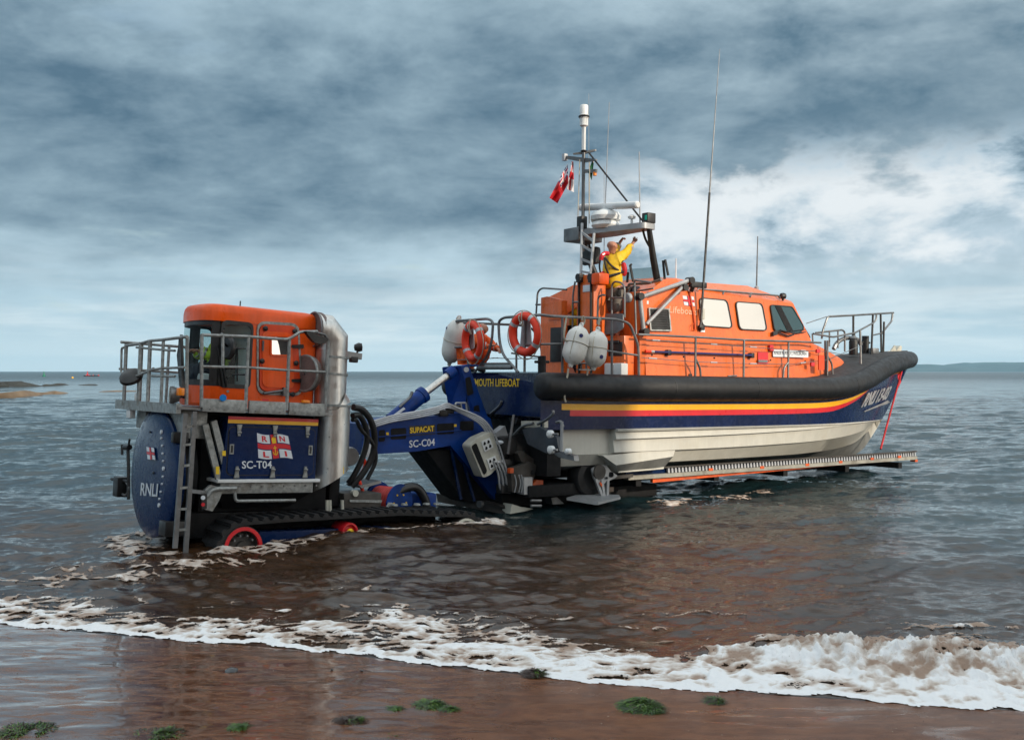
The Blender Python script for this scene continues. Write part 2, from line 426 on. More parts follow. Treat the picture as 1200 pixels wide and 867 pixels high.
def grid_mesh(name, X, Y, Z, mat, keep=None, kind=None, smooth_=True, attr=None, cover=None):
    n, m = X.shape; idx = np.arange(n*m).reshape(n, m)
    q = np.stack([idx[:-1, :-1], idx[:-1, 1:], idx[1:, 1:], idx[1:, :-1]], -1).reshape(-1, 4)
    co = np.stack([X, Y, Z], -1).reshape(-1, 3)
    if keep is not None:
        q = q[keep.reshape(-1)[q].min(1) > .5]; u, inv = np.unique(q, return_inverse=True); co = co[u]; q = inv.reshape(-1, 4)
    me = bpy.data.meshes.new(name)
    me.vertices.add(len(co)); me.vertices.foreach_set('co', co.astype(np.float32).ravel())
    me.loops.add(q.size); me.loops.foreach_set('vertex_index', q.astype(np.int32).ravel())
    me.polygons.add(len(q)); me.polygons.foreach_set('loop_start', np.arange(0, q.size, 4, dtype=np.int32))
    me.polygons.foreach_set('use_smooth', [smooth_]*len(q))
    if attr is not None:
        a = attr.reshape(-1)
        if keep is not None: a = a[u]
        at = me.attributes.new('mask', 'FLOAT', 'POINT'); at.data.foreach_set('value', a.astype(np.float32))
    if cover is not None:
        a = cover.reshape(-1)
        if keep is not None: a = a[u]
        at = me.attributes.new('cover', 'FLOAT', 'POINT'); at.data.foreach_set('value', a.astype(np.float32))
    me.update(calc_edges=True); me.validate(); me.materials.append(mat)
    o = bpy.data.objects.new(name, me); COL.objects.link(o)
    if kind: o['kind'] = kind
    return o
# ------------------------------------------------------------------ shoreline and beach
_sp = [WF.P(px, py, z=0) for px, py in ((-60, 727), (0, 731), (100, 741), (200, 750), (300, 757), (400, 766), (500, 779), (600, 789), (700, 799), (800, 808), (900, 814), (1000, 820), (1100, 827), (1200, 833))]
_sx = np.array([-80]+[p.x for p in _sp]+[60.]); _sy = np.array([34.]+[p.y for p in _sp]+[-4.])
def shore(x, wig=True):
    b = np.interp(x, _sx, _sy)
    return b + (.10*(fbm(x*1.1+5, x*0+2., 3)-.5)+.06*(fbm(x*4.3+9, x*0+7., 3)-.5))*2 if wig else b
def sand_z(x, y):
    s = shore(x, False)-y
    z = np.where(s > 0, .078*s, np.maximum(.085*s, -3.))
    z = z + np.where(s > 0, np.minimum(s, 1.)*(.034*(fbm(x*.9+y*.5, y*2.2-x*.6, 4)-.5)+.0015*(fbm(x*5, y*9, 3)-.5)), 0)
    return np.where(s > 10, z+.02*(s-10), z)
def m_sand():
    m = bpy.data.materials.new('wet_red_sand'); m.use_nodes = True; k = NT(m.node_tree); b = k.n['Principled BSDF']
    g = k.node('ShaderNodeNewGeometry').outputs['Position']; x, y, z = k.xyz(g)
    n1 = k.noise(g, .9, 6, .6, .4); n2 = k.noise(k.vm('MULTIPLY', g, (1, 2.2, 1)), 3.2, 6, .65, .8); n3 = k.noise(g, 130, 3, .6)
    c = k.mix(k.step(n2, .35, .68), c4((.095, .032, .011)), c4((.185, .075, .032)))
    c = k.mix(k.step(n3, .55, .75, 0, .5), c, c4((.03, .018, .014)))
    k.put(b.inputs['Base Color'], c)
    c = k.mix(k.m('MULTIPLY', k.step(k.noise(k.vm('MULTIPLY', g, (.8, 1.7, 1)), .7, 5, .6, 1.2), .42, .68), .55), c, c4((.040, .018, .011)))
    c = k.mix(k.step(k.noise(g, 48, 3, .7), .60, .72, 0, .55), c, c4((.24, .15, .10)))
    # a film of water lies on the flatter left-hand part, drained in ripples further right
    wet = k.m('MULTIPLY', k.step(k.m('ADD', x, k.m('MULTIPLY', n1, 1.4)), 1.8, -1.8), k.step(n2, .70, .38))
    wet = k.m('MAXIMUM', wet, k.m('MULTIPLY', k.step(k.noise(k.vm('MULTIPLY', g, (.7, 1.5, 1)), 1.1, 5, .62, 1.4), .52, .68), .45))
    k.put(b.inputs['Roughness'], k.m('ADD', k.m('MULTIPLY', k.m('SUBTRACT', 1, wet), .20), .12))
    b.inputs['IOR'].default_value = 1.36; b.inputs['Specular IOR Level'].default_value = .36
    k.put(b.inputs['Coat Weight'], wet); b.inputs['Coat IOR'].default_value = 1.62; b.inputs['Coat Roughness'].default_value = .06
    bn = k.node('ShaderNodeBump'); bn.inputs['Distance'].default_value = .02
    k.put(bn.inputs['Strength'], k.m('SUBTRACT', .55, k.m('MULTIPLY', wet, .40)))
    hh = k.m('ADD', k.m('MULTIPLY', k.noise(g, 70, 4, .7), .62), k.m('MULTIPLY', k.noise(k.vm('MULTIPLY', g, (1, 1.6, 1)), 11, 5, .6, .6), .22))
    k.put(bn.inputs['Height'], hh); k.put(b.inputs['Normal'], bn.outputs[0])
    return m
def beach():
    xs = np.concatenate([np.linspace(-90, -9, 30)[:-1], np.linspace(-9, 9, 360), np.linspace(9, 70, 24)[1:]])
    ys = np.concatenate([np.linspace(-60, 5.5, 24)[:-1], np.linspace(5.5, 14, 190), np.linspace(14, 70, 30)[1:]])
    X, Y = np.meshgrid(xs, ys); return grid_mesh('sand_beach', X, Y, sand_z(X, Y), m_sand(), kind='structure')
beach()
# ------------------------------------------------------------------ the sea
_w = []
for i in range(96):
    lam = .13*(9/.13)**(i/95.); th = R(-90)+R(rnd.gauss(12, 32)); kk = 2*math.pi/lam
    _w.append((lam, kk*math.cos(th), kk*math.sin(th), rnd.uniform(0, 6.28), (.0056*min(lam, .7)**.62*(max(lam, .7)/.7)**.18)*rnd.uniform(.6, 1.25)))
def breaker(x, s):                                  # the little wave that is breaking on the right
    a = .21*sstep(x+.5*(fbm(x*.9, x*0, 3)-.5), 1.3, 3.6)
    c = 1.15+.25*(fbm(x*.8+3, x*0+1, 3)-.5)
    d = s-c
    return a*np.where(d < 0, np.exp(-(d/.45)**2), np.exp(-(d/.75)**2))
def sea_z(x, y, dy=None):
    s = y-shore(x)
    z = 0*x
    for lam, kx, ky, ph, a in _w:
        f = a if dy is None else a*np.clip((lam/dy-2.2)/1.5, 0, 1)
        p = kx*x+ky*y+ph; z = z+f*(np.sin(p)+.28*np.cos(2*p))
    grp = .55+.9*fbm(x*.16+4, y*.10, 3, 5)
    calm = 1-.25*sstep(s, 2, 5)*(1-sstep(s, 6, 11))
    z = z*grp*sstep(s, -.3, 3.0)*calm*(1+.5*sstep(s, 9, 40))
    # long low swells running in to the beach
    z = z+.045*sstep(s, 2.5, 6)*np.sin(s*1.35+2.2*fbm(x*.12, y*.12, 3, 9)*3)*(1-sstep(s, 22, 60))
    z = z+.022*(fbm(x*1.6, y*2.4, 4, 21)-.5)*sstep(s, .2, 1.5)*(1-sstep(s, 6, 12))*2
    rid = 1-np.abs(2*fbm(x*.9+y*.35, y*2.1, 4, 33)-1)           # churned, silty water pushed up in front of the tractor
    z = z+.075*(rid-.75)*sstep(s, .8, 2)*(1-sstep(s, 5, 8.5))*(1-sstep(x, -3, 1.5))
    tq = np.hypot((x+5.6)*.8, y-16.4); z = z+.10*(fbm(x*2.2, y*3, 4, 37)-.5)*(1-sstep(tq, .8, 2.4))
    c_, s_ = math.cos(TF.rot[2]), math.sin(TF.rot[2]); u = (x-TF.o.x)*c_+(y-TF.o.y)*s_; v = -(x-TF.o.x)*s_+(y-TF.o.y)*c_
    dd = np.hypot(np.maximum(np.abs(u-1.4)-2.6, 0), np.maximum(np.abs(v+.6)-1.2, 0)); z = z+(.07+.06*(fbm(x*2.5, y*3.2, 4, 39)-.5))*(1-sstep(dd, .1, 1.6))   # wash piled against the tracks
    return z+breaker(x, s)+.012*sstep(s, 0, .6)
def m_sea():
    m = bpy.data.materials.new('sea_water'); m.use_nodes = True; k = NT(m.node_tree); b = k.n['Principled BSDF']
    g = k.node('ShaderNodeNewGeometry').outputs['Position']; x, y, z = k.xyz(g)
    s = k.m('SUBTRACT', y, k.m('SUBTRACT', 9.9, k.m('MULTIPLY', x, .29)))        # distance off the beach
    n = k.noise(k.vm('MULTIPLY', g, (.6, 1, 1)), .45, 6, .6, .6)
    silt = k.step(k.m('ADD', s, k.m('MULTIPLY', k.m('SUBTRACT', n, .5), 11)), 4, 14)
    sandy = k.mix(k.step(k.noise(k.vm('MULTIPLY', g, (1, 2.2, 1)), 1.7, 6, .65, 1.2), .3, .7), c4((.019, .010, .0045)), c4((.058, .027, .012)))
    c = k.mix(silt, sandy, c4((.010, .026, .030)))
    k.put(b.inputs['Base Color'], c); b.inputs['IOR'].default_value = 1.333
    k.put(b.inputs['Roughness'], k.step(y, 20, 500, .03, .28))
    def rip(vec, sc, de): return k.noise(vec, sc, de, .6, .3)
    st = k.vm('MULTIPLY', g, (.55, 1.25, 1))
    h = k.m('ADD', k.m('MULTIPLY', rip(st, 9, 5), .040), k.m('ADD', k.m('MULTIPLY', k.m('MULTIPLY', rip(st, 3.1, 4), .16), k.step(y, 14, 40, .35, 1)), k.m('MULTIPLY', k.m('MULTIPLY', rip(st, .8, 4), .55), k.step(y, 22, 60))))
    bn = k.node('ShaderNodeBump'); bn.inputs['Distance'].default_value = .42
    k.put(bn.inputs['Strength'], k.m('MULTIPLY', k.step(s, -.5, 3, .35, 1), k.step(k.noise(k.vm('MULTIPLY', g, (.4, 1, 1)), .22, 4, .6), .3, .75, .45, 1)))
    k.put(bn.inputs['Height'], h); k.put(b.inputs['Normal'], bn.outputs[0])
    return m
SEA = m_sea()
def sea():
    ys = [7.2]
    while ys[-1] < 9000: ys.append(ys[-1]*(1.0050 if ys[-1] < 110 else 1.0105))
    ys = np.array(ys); t = np.concatenate([np.linspace(-1.3, -.62, 40)[:-1], np.linspace(-.62, .62, 700), np.linspace(.62, 1.3, 40)[1:]])
    Y = np.repeat(ys[:, None], len(t), 1); X = Y*t[None, :]
    dy = np.maximum(Y*np.where(Y < 110, .0050, .0105), Y*np.gradient(t)[None, :])
    Z = sea_z(X, Y, dy); Z = np.where(Y > 400, Z*0, Z)
    Z = np.where(Y-shore(X) < -.6, -.35, Z)
    grid_mesh('sea', X, Y, Z, SEA, kind='structure')
sea()
# ------------------------------------------------------------------ foam
def m_foam():
    m = bpy.data.materials.new('sea_foam'); m.use_nodes = True; k = NT(m.node_tree); b = k.n['Principled BSDF']
    g = k.node('ShaderNodeNewGeometry').outputs['Position']
    a = k.node('ShaderNodeAttribute', attribute_name='mask').outputs['Fac']        # how thick the froth lies
    cov = k.node('ShaderNodeAttribute', attribute_name='cover').outputs['Fac']     # how much of the water it covers
    n = k.noise(k.vm('MULTIPLY', g, (1, 1.3, 1)), 9, 8, .68, .8)
    v = k.m('ADD', a, k.m('MULTIPLY', k.m('SUBTRACT', n, .5), .7))
    c = k.mix(k.step(v, .05, .40), c4((.34, .23, .165)), c4((.66, .59, .53)))
    c = k.mix(k.step(v, .30, .62), c, c4((.90, .90, .90)))
    k.put(b.inputs['Base Color'], c); b.inputs['Roughness'].default_value = .5
    bn = k.node('ShaderNodeBump'); bn.inputs['Strength'].default_value = .9; bn.inputs['Distance'].default_value = .012
    k.put(bn.inputs['Height'], k.noise(g, 60, 4, .75)); k.put(b.inputs['Normal'], bn.outputs[0])
    vo = k.node('ShaderNodeTexVoronoi', feature='DISTANCE_TO_EDGE'); k.put(vo.inputs['Vector'], k.vm('ADD', g, k.vm('MULTIPLY', k.node('ShaderNodeTexNoise').outputs['Color'], (.02, .02, .02)))); vo.inputs['Scale'].default_value = 26
    bub = k.m('SUBTRACT', k.m('MULTIPLY', k.noise(g, 34, 6, .7, .5), .55), k.m('MULTIPLY', vo.outputs['Distance'], .55))
    k.put(b.inputs['Alpha'], k.step(k.m('ADD', cov, k.m('MULTIPLY', k.m('SUBTRACT', bub, .20), .55)), .0, .10))
    return m
FOAM = m_foam()
def foam():
    xs = np.arange(-8.2, 7.0, .0135); ss = np.arange(-.22, 4.0, .024)
    X, S0 = np.meshgrid(xs, ss); Y = shore(X)+S0
    # scalloped front
    sc = .30*(fbm(X*1.5, X*0+3, 3, 81)-.5)+.20*(np.abs(2*fbm(X*3.3, X*0+8, 2, 83)-1)-.4)+.05*(fbm(X*14, X*0+1, 2, 85)-.5)
    S = S0-sc*.55
    wx, wy = X+.30*(fbm(X*1.7, Y*1.7, 3, 2)-.5)+.10*(fbm(X*6, Y*6, 2, 6)-.5), Y+.30*(fbm(X*1.7+9, Y*1.7, 3, 4)-.5)+.10*(fbm(X*6+5, Y*6, 2, 7)-.5)
    f1, f2 = worley(wx*3.0, wy*4.2); e1 = f2-f1
    g1, g2 = worley(wx*7.5+3, wy*10, 5); e2 = g2-g1
    p1, _ = worley(wx*5+1, wy*5.5, 15); p2, _ = worley(wx*11+1, wy*12, 17)
    pil = np.clip(1-(p1/.75)**2, 0, 1)*.65+np.clip(1-(p2/.75)**2, 0, 1)*.35      # billows
    W = np.interp(X, [-8, -5.9, -5, -4, -3.2, -2.4, -1.6, -.8, 0, .9, 1.6, 2.6, 3.5, 4.5, 7], [1.5, 1.6, 1.4, 1.0, 1.3, 1.5, 2.1, 2.8, 2.5, 1.9, 1.7, 1.7, 1.75, 1.8, 1.8])
    W = W*(.62+.8*fbm(X*1.3+1, Y*.7, 4, 8))
    body = 1-sstep(S, W*.35, W); edge = 1-sstep(S, .04, .22); right = sstep(X, .6, 3.0)
    tex = fbm(wx*1.9, wy*2.7, 5, 31)
    dens = np.clip(np.maximum(edge*.85, body*(.50+1.35*(tex-.45))+.22*right*body), 0, 1)
    lace = 1.15*np.clip(.62-e1, 0, 1)*0+np.clip(e1, 0, .75)*.72+np.clip(e2, 0, .6)*.50
    m = dens-lace*(1.05-.62*edge-.28*right*body)
    strk = (fbm(X*1.0+20+Y*.3, Y*3.4, 4, 41)-.625)*2.2*(1-sstep(S, 2.4, 3.9)); m = np.maximum(m, strk-e1*.8-e2*.35)
    m = np.where(S < 0, -1, m)
    lump = fbm(X*4.2, Y*5.0, 4, 51); fine = fbm(X*17, Y*17, 3, 61)
    spray = breaker(X, S0)/.24
    base = np.maximum(sea_z(X, Y), sand_z(X, Y))
    mm = np.clip(m, 0, .7)
    hgt = np.sqrt(mm)*(.012+.052*pil*(.4+1.2*(lump-.2))*(1-.45*sstep(S, .3, 1.1)*(1-right)))*sstep(S, -.02, .24)+.022*(fine-.5)*mm
    Z = base+.004+hgt+spray*np.clip(m+.2, 0, 1)*(.15*(fbm(X*4, Y*3, 5, 71)-.40)+.10*(fine-.5)+.12*(fbm(X*34, Y*26, 2, 73)-.5)+.04*pil)
    thr = -.17
    dn = np.clip(m*.85+.42*(pil-.45)+.55*(lump-.5)+.20*edge-.30*right*sstep(S, .35, .9)*(1.1-1.2*lump), 0, 1)
    o = grid_mesh('sea_foam', X, Y, Z, FOAM, keep=(m > thr).astype(float), kind='stuff', attr=dn, cover=m-.03); o['label'] = 'white surf foam breaking along the edge of the beach'
    # thrown drops over the breaking wave
    mb = MB(); rr = np.random.RandomState(9)
    N = 9000; rx = np.where(np.arange(N) % 3 > 0, rr.uniform(.6, 6, N), rr.uniform(-3, 1.5, N)); rs = np.abs(rr.normal(0, .45, N))+.25
    ry = shore(rx)+rs+.5*(rx > 1); rz = sea_z(rx, ry)+np.abs(rr.normal(0, .38, N))*np.interp(rx, [-3, 1, 3, 6], [.05, .08, .17, .19])+.01; rad = rr.uniform(.0015, .0052, N)
    for x, y, z, r in zip(rx, ry, rz, rad):
        c = V((x, y, z)); q = [mb.b.verts.new(c+V(d)*r) for d in ((1, 0, -.5), (-.5, .87, -.5), (-.5, -.87, -.5), (0, 0, 1))]
        for t in ((0, 1, 3), (1, 2, 3), (2, 0, 3), (0, 2, 1)): mb.face([q[j] for j in t])
    mb.build('sea_spray', FOAM, kind='stuff')['label'] = 'drops of spray thrown up by the breaking wave'
foam()
def wash(name, pts, w, seed, label, dens=.5, hh=.10):
    """broken white water around something standing in the sea; pts = ((x, y), ...) along its foot"""
    st = .03; P_ = [V((p[0], p[1], 0)) for p in pts]
    x0, x1 = min(p.x for p in P_)-w, max(p.x for p in P_)+w; y0, y1 = min(p.y for p in P_)-w, max(p.y for p in P_)+w
    X, Y = np.meshgrid(np.arange(x0, x1, st), np.arange(y0, y1, st)); D = np.full(X.shape, 9.)
    for a, b_ in zip(P_, P_[1:]):
        ab = b_-a; L = ab.length_squared
        t = np.clip(((X-a.x)*ab.x+(Y-a.y)*ab.y)/L, 0, 1); D = np.minimum(D, np.hypot(X-a.x-t*ab.x, Y-a.y-t*ab.y))
    b = 1-sstep(D+.5*w*(fbm(X*1.6+seed, Y*2.2, 4, seed)-.5), .15*w, w)
    f1, f2 = worley(X*5+seed, Y*7, seed); tex = fbm(X*2.6+seed, Y*4.5, 5, seed)
    m = b*(tex*1.5-.30+dens*.4)-(f2-f1)*.75
    Z = sea_z(X, Y)+.01+np.clip(m, 0, .6)*hh*.6*(.3+2*fbm(X*7, Y*7, 3, seed+3))*b
    o = grid_mesh(name, X, Y, Z, FOAM, keep=(m > -.10).astype(float), kind='stuff', attr=np.clip(m*.7, 0, .36), cover=m-.10); o['label'] = label
# ------------------------------------------------------------------ far things
def hills():
    m = pm('distant_hillside', (.035, .055, .045), .9, var=.35, scale=.004)
    xs = [1020, 1040, 1062, 1075, 1085, 1098, 1104, 1112, 1122, 1132, 1142, 1152, 1160, 1172, 1182, 1192, 1204, 1230, 1270, 1330, 1420]
    hs = [433.8, 431, 427.6, 427.2, 428.4, 429.2, 428.6, 427.0, 426.1, 425.6, 426.0, 427.0, 427.6, 427.0, 425.6, 424.3, 423.4, 422.5, 424, 426, 431]
    f = interp(xs, hs); D = 7600.; NX, NY = 220, 26
    px = np.linspace(1020, 1420, NX); X = np.zeros((NY, NX)); Y = X.copy(); Z = X.copy()
    for j in range(NY):
        t = j/(NY-1); d = D+1800*t
        X[j] = (px-CX)/F*D; Y[j] = d
        top = np.array([(435-f(p))/F*D*1.02 for p in px])
        prof = math.sin(math.pi*min(1, t*1.0))**.7 if 0 < t < 1 else 0
        Z[j] = top*prof*(.86+.28*fbm(px*.05, px*0+t*6, 4))-2
    grid_mesh('hills', X, Y, Z, m, kind='structure')
hills()
def rockbank(name, pts, width, h, mat, label, cat, seed, kind=None):
    """a low bar lying along pts (far out), its cross-section a rough hump"""
    n = 60; pl = smooth(pts, 8); mb = MB(); rows = []
    for i, p in enumerate(pl):
        e = math.sin(math.pi*i/(len(pl)-1))**.5 if 0 < i < len(pl)-1 else 0
        rows.append([V((p.x, p.y+width*(t-.5)*2*max(e, .05), -.15+(h*e*(1-(2*t-1)**2)**.6*(.55+.9*mnoise.noise(V((p.x*.35+seed, t*4, seed)))*.8+.2)))) for t in (j/8 for j in range(9))])
    mb.loft(rows); o = mb.build(name, mat, ang=60)
    if kind: o['kind'] = kind; o['label'] = label
    else: tag(o, label, cat)
    return o
SANDB = pm('dry_sand_bar', (.15, .105, .065), .85, var=.2, scale=.3, bump=.3, bscale=2)
ROCK = pm('weed_covered_rock', (.022, .022, .017), .8, var=.4, scale=.6, bump=.8, bscale=3)
def at(px, py): return WF.P(px, py, z=0)
rockbank('sand_bank', [at(-90, 470), at(-30, 468), at(10, 466), at(34, 464), at(60, 461.5), at(83, 461)], 3.2, .85, SANDB, 'long tan sand bar showing above the sea at the left edge', 'sand bank', 1, 'structure')
rockbank('sand_bank', [at(112, 459.2), at(128, 459), at(146, 458.4), at(170, 458.4)], 3.0, .35, SANDB, 'thin strip of tan sand bar just left of the tractor railing', 'sand bank', 5, 'structure')
rockbank('rock_ledge', [at(-60, 455), at(-10, 454), at(12, 453), at(30, 453), at(50, 453)], 5, 1.1, ROCK, 'longest dark rock ledge, breaking the sea at the left edge of the view', 'rocks', 9)
rockbank('rock_ledge', [at(52, 452.6), at(64, 452), at(78, 451)], 5, .75, ROCK, 'middle dark rock ledge between the long ledge and the small one', 'rocks', 12)
rockbank('rock_ledge', [at(94, 451.8), at(103, 451.4), at(114, 451.6)], 4, .5, ROCK, 'small dark rock ledge awash below the red buoy', 'rocks', 15)
rockbank('rock_ledge', [at(-40, 459), at(0, 458), at(18, 457.5), at(36, 457)], 2, .35, ROCK, 'low weedy rock ledge between the sand bar and the long dark ledge', 'rocks', 19)
def sea_marks():
    def root(n, p): o = bpy.data.objects.new(n, None); COL.objects.link(o); o.location = p; return o
    g = pm('green_buoy_paint', (.005, .16, .09), .4); r_ = pm('red_buoy_paint', (.50, .012, .025), .4)
    p = at(51.5, 441.2); e = tag(root('channel_buoy', p), 'green conical channel buoy floating on the far sea', 'buoy', 'channel buoys'); s = p.y/F
    MB().lathe([(2.1*s, -.3*s), (2.2*s, .8*s), (1.7*s, 1.2*s)], (0, 0, 0), n=14).build('float', g, e)
    MB().lathe([(1.3*s, 1.2*s), (.45*s, 4.6*s), (.4*s, 4.9*s)], (0, 0, 0), n=10).build('tower', g, e)
    MB().lathe([(.0, 4.9*s), (.8*s, 5.0*s), (.0, 6.4*s)], (0, 0, 0), n=10).build('topmark', g, e)
    p = at(102.5, 440.8); e = tag(root('channel_buoy', p), 'red conical channel buoy on the far sea beside the low dark boat', 'buoy', 'channel buoys'); s = p.y/F
    MB().lathe([(1.8*s, -.3*s), (1.9*s, .8*s), (1.4*s, 1.2*s)], (0, 0, 0), n=14).build('float', r_, e)
    MB().lathe([(1.2*s, 1.2*s), (.4*s, 4.2*s), (.35*s, 4.6*s)], (0, 0, 0), n=10).build('tower', r_, e)
    MB().cyl((0, 0, 4.5*s), (0, 0, 5.8*s), .5*s, 8).build('topmark', r_, e)
    p = at(85, 443.2); s = p.y/F
    o = MB().lathe([(0, -.6*s), (1.0*s, -.2*s), (1.3*s, .5*s), (1.0*s, 1.2*s), (.35*s, 1.7*s), (.2*s, 2.1*s), (0, 2.1*s)], (0, 0, 0), n=14).build('mooring_buoy', 'yellow'); o.location = p; tag(o, 'small round yellow buoy on the far sea', 'buoy')
    p = at(107, 441.0); e = tag(root('rowing_boat', p), 'low dark boat with an orange bow far out on the sea', 'boat'); s = p.y/F
    mb = MB(); rows = []
    for i in range(13):
        t = i/12*2-1; w = 1.2*s*(1-t**4); x = t*9*s; zt = (.75+.35*t*t)*s
        rows.append([V((x, -w, zt)), V((x, -w*.7, 0)), V((x, 0, -.3*s)), V((x, w*.7, 0)), V((x, w, zt))])
    mb.loft(rows); mb.build('hull', 'black', e)
    MB().lathe([(.0, -.7*s), (.9*s, -.3*s), (1.0*s, .4*s), (0, 1.0*s)], (8.4*s, 0, 1.1*s), n=10).build('bow_float', 'buoy', e)
    for i, x in enumerate((-6, -4.4, -2, 0, 2.2, 4)):
        q = WF.W((p.x+x*s, p.y, .4*s)); wh = ('in orange at the left end', 'in dark clothes, second from the left end', 'in red, third from the left end', 'in dark clothes, left of the middle pair', 'in orange, right of the middle pair', 'in dark clothes next to the orange bow')[i]; pr = MB(); c = V((0, 0, 0)); 
        pr.tube([c, c+V((0, 0, .7*s)), c+V((.1*s, 0, 1.3*s))], [.42*s, .5*s, .22*s], 6); pr.lathe([(0, -.28*s), (.28*s, 0), (0, .3*s)], c+V((.1*s, 0, 1.55*s)), n=6)
        o = pr.build('person', ('buoy', 'navycloth', 'flagred', 'navycloth', 'buoy', 'navycloth')[i]); o.location = q
        tag(o, 'tiny seated figure '+wh+' of the far dark boat', 'person', 'figures in the far boat')
sea_marks()
def cliff():
    """red sandstone headland behind and to the right of the viewpoint; it keeps the low sun off the beach"""
    m = pm('red_sandstone', (.20, .085, .050), .9, var=.3, scale=.25, bump=.8, bscale=2, dirt=(.09, .05, .03), dirtamt=.6)
    sh = V((SUND.x, SUND.y, 0)).normalized(); pe = V((-sh.y*-1, 0, 0)); pe = V((sh.y, -sh.x, 0))
    q0 = V((2.24, 21.67, 0)).dot(pe)+CLIFF_SHIFT
    rows = []; n = 60
    for j in range(16):
        z = -1+30*j/15; r = []
        for i in range(n+1):
            t = i/n; back = (t > .75)
            a = min(t/.75, 1)*62; d = 44+(0 if not back else (t-.75)/.25*25)
            nz = mnoise.fractal(V((a*.10, z*.16, d*.1)), 1., 2., 4)
            edge = min(1, a/5)
            p = pe*(q0+a)+sh*(d+(2.2*nz+.12*z)*(1 if not back else 0)*edge*1.0)
            r.append(V((p.x, p.y, z+(1.4*nz if j == 15 else 0))))
        c0 = pe*q0+sh*70; r.insert(0, V((c0.x, c0.y, r[0].z)))
        rows.append(r)
    mb = MB(); mb.loft(rows); top = [mb.b.verts.new(p) for p in rows[-1]]; mb.face(top)
    o = mb.build('cliff', m, ang=50); o['kind'] = 'structure'
CLIFF_SHIFT = -.45
cliff()
# ------------------------------------------------------------------ the lifeboat (local x = forward, y = port, z = up)
boat = tag(BF.empty('lifeboat'), 'orange and navy lifeboat with black tube fender, resting on its launching carriage', 'lifeboat')
yt = interp([0, 2, 5, 8, 10, 12, 13.5, 14.6, 15.2, 15.42], [1.74, 1.88, 1.98, 1.96, 1.80, 1.36, .90, .46, .16, 0])
zt = interp([0, 2.2, 6.6, 9, 10, 11, 12, 13, 14, 15, 15.42], [2.60, 2.575, 2.575, 2.60, 2.68, 2.85, 3.12, 3.31, 3.42, 3.48, 3.50])
_zs = [np.mean([zt(x+d) for d in np.linspace(-.7, .7, 9)]) for x in np.linspace(0, 15.42, 80)]; _zx = np.linspace(0, 15.42, 80); zt = lambda x: float(np.interp(x, _zx, _zs))
tr = lambda x: .285 if x < 10 else .285-.03*min(1, (x-10)/5)
zk = interp([0, .65, 11, 12.4, 13.13, 13.6, 14.19, 14.8, 15.3, 15.42], [.52, .52, .52, .60, .82, 1.2, 1.80, 2.50, 3.15, 3.3])
ROWS = [  # half breadth, height; None height = tied to the tube
 ([0, 2, 5, 8, 10, 12, 13.5, 14.6, 15.35], [1.70, 1.85, 1.95, 1.93, 1.77, 1.33, .87, .43, 0], lambda x: zt(x)-.05),
 ([0, 2, 5, 8, 10, 12, 13.5, 14.5, 15.10], [1.70, 1.86, 1.95, 1.92, 1.74, 1.26, .78, .35, 0], lambda x: zt(x)-.315),
 ([0, 2, 5, 8, 10, 12, 13.5, 14.4, 15.02], [1.70, 1.86, 1.945, 1.915, 1.72, 1.23, .74, .33, 0], lambda x: zt(x)-.35),
 ([0, 2, 5, 8, 10, 12, 13.5, 14.4, 14.95], [1.70, 1.86, 1.94, 1.91, 1.69, 1.19, .69, .29, 0], lambda x: zt(x)-.35-.125*min(1, max(.25, (13.0-x)/3.6))),
 ([0, 2, 5, 8, 10, 12, 13.5, 14.3, 14.85], [1.70, 1.86, 1.935, 1.90, 1.66, 1.14, .64, .26, 0], lambda x: zt(x)-.35-.25*min(1, max(.25, (13.0-x)/3.6))),
 ([0, 2, 5, 8, 10, 12, 13.2, 14.15], [1.70, 1.86, 1.93, 1.88, 1.58, .98, .50, 0], lambda x: 1.71),
]
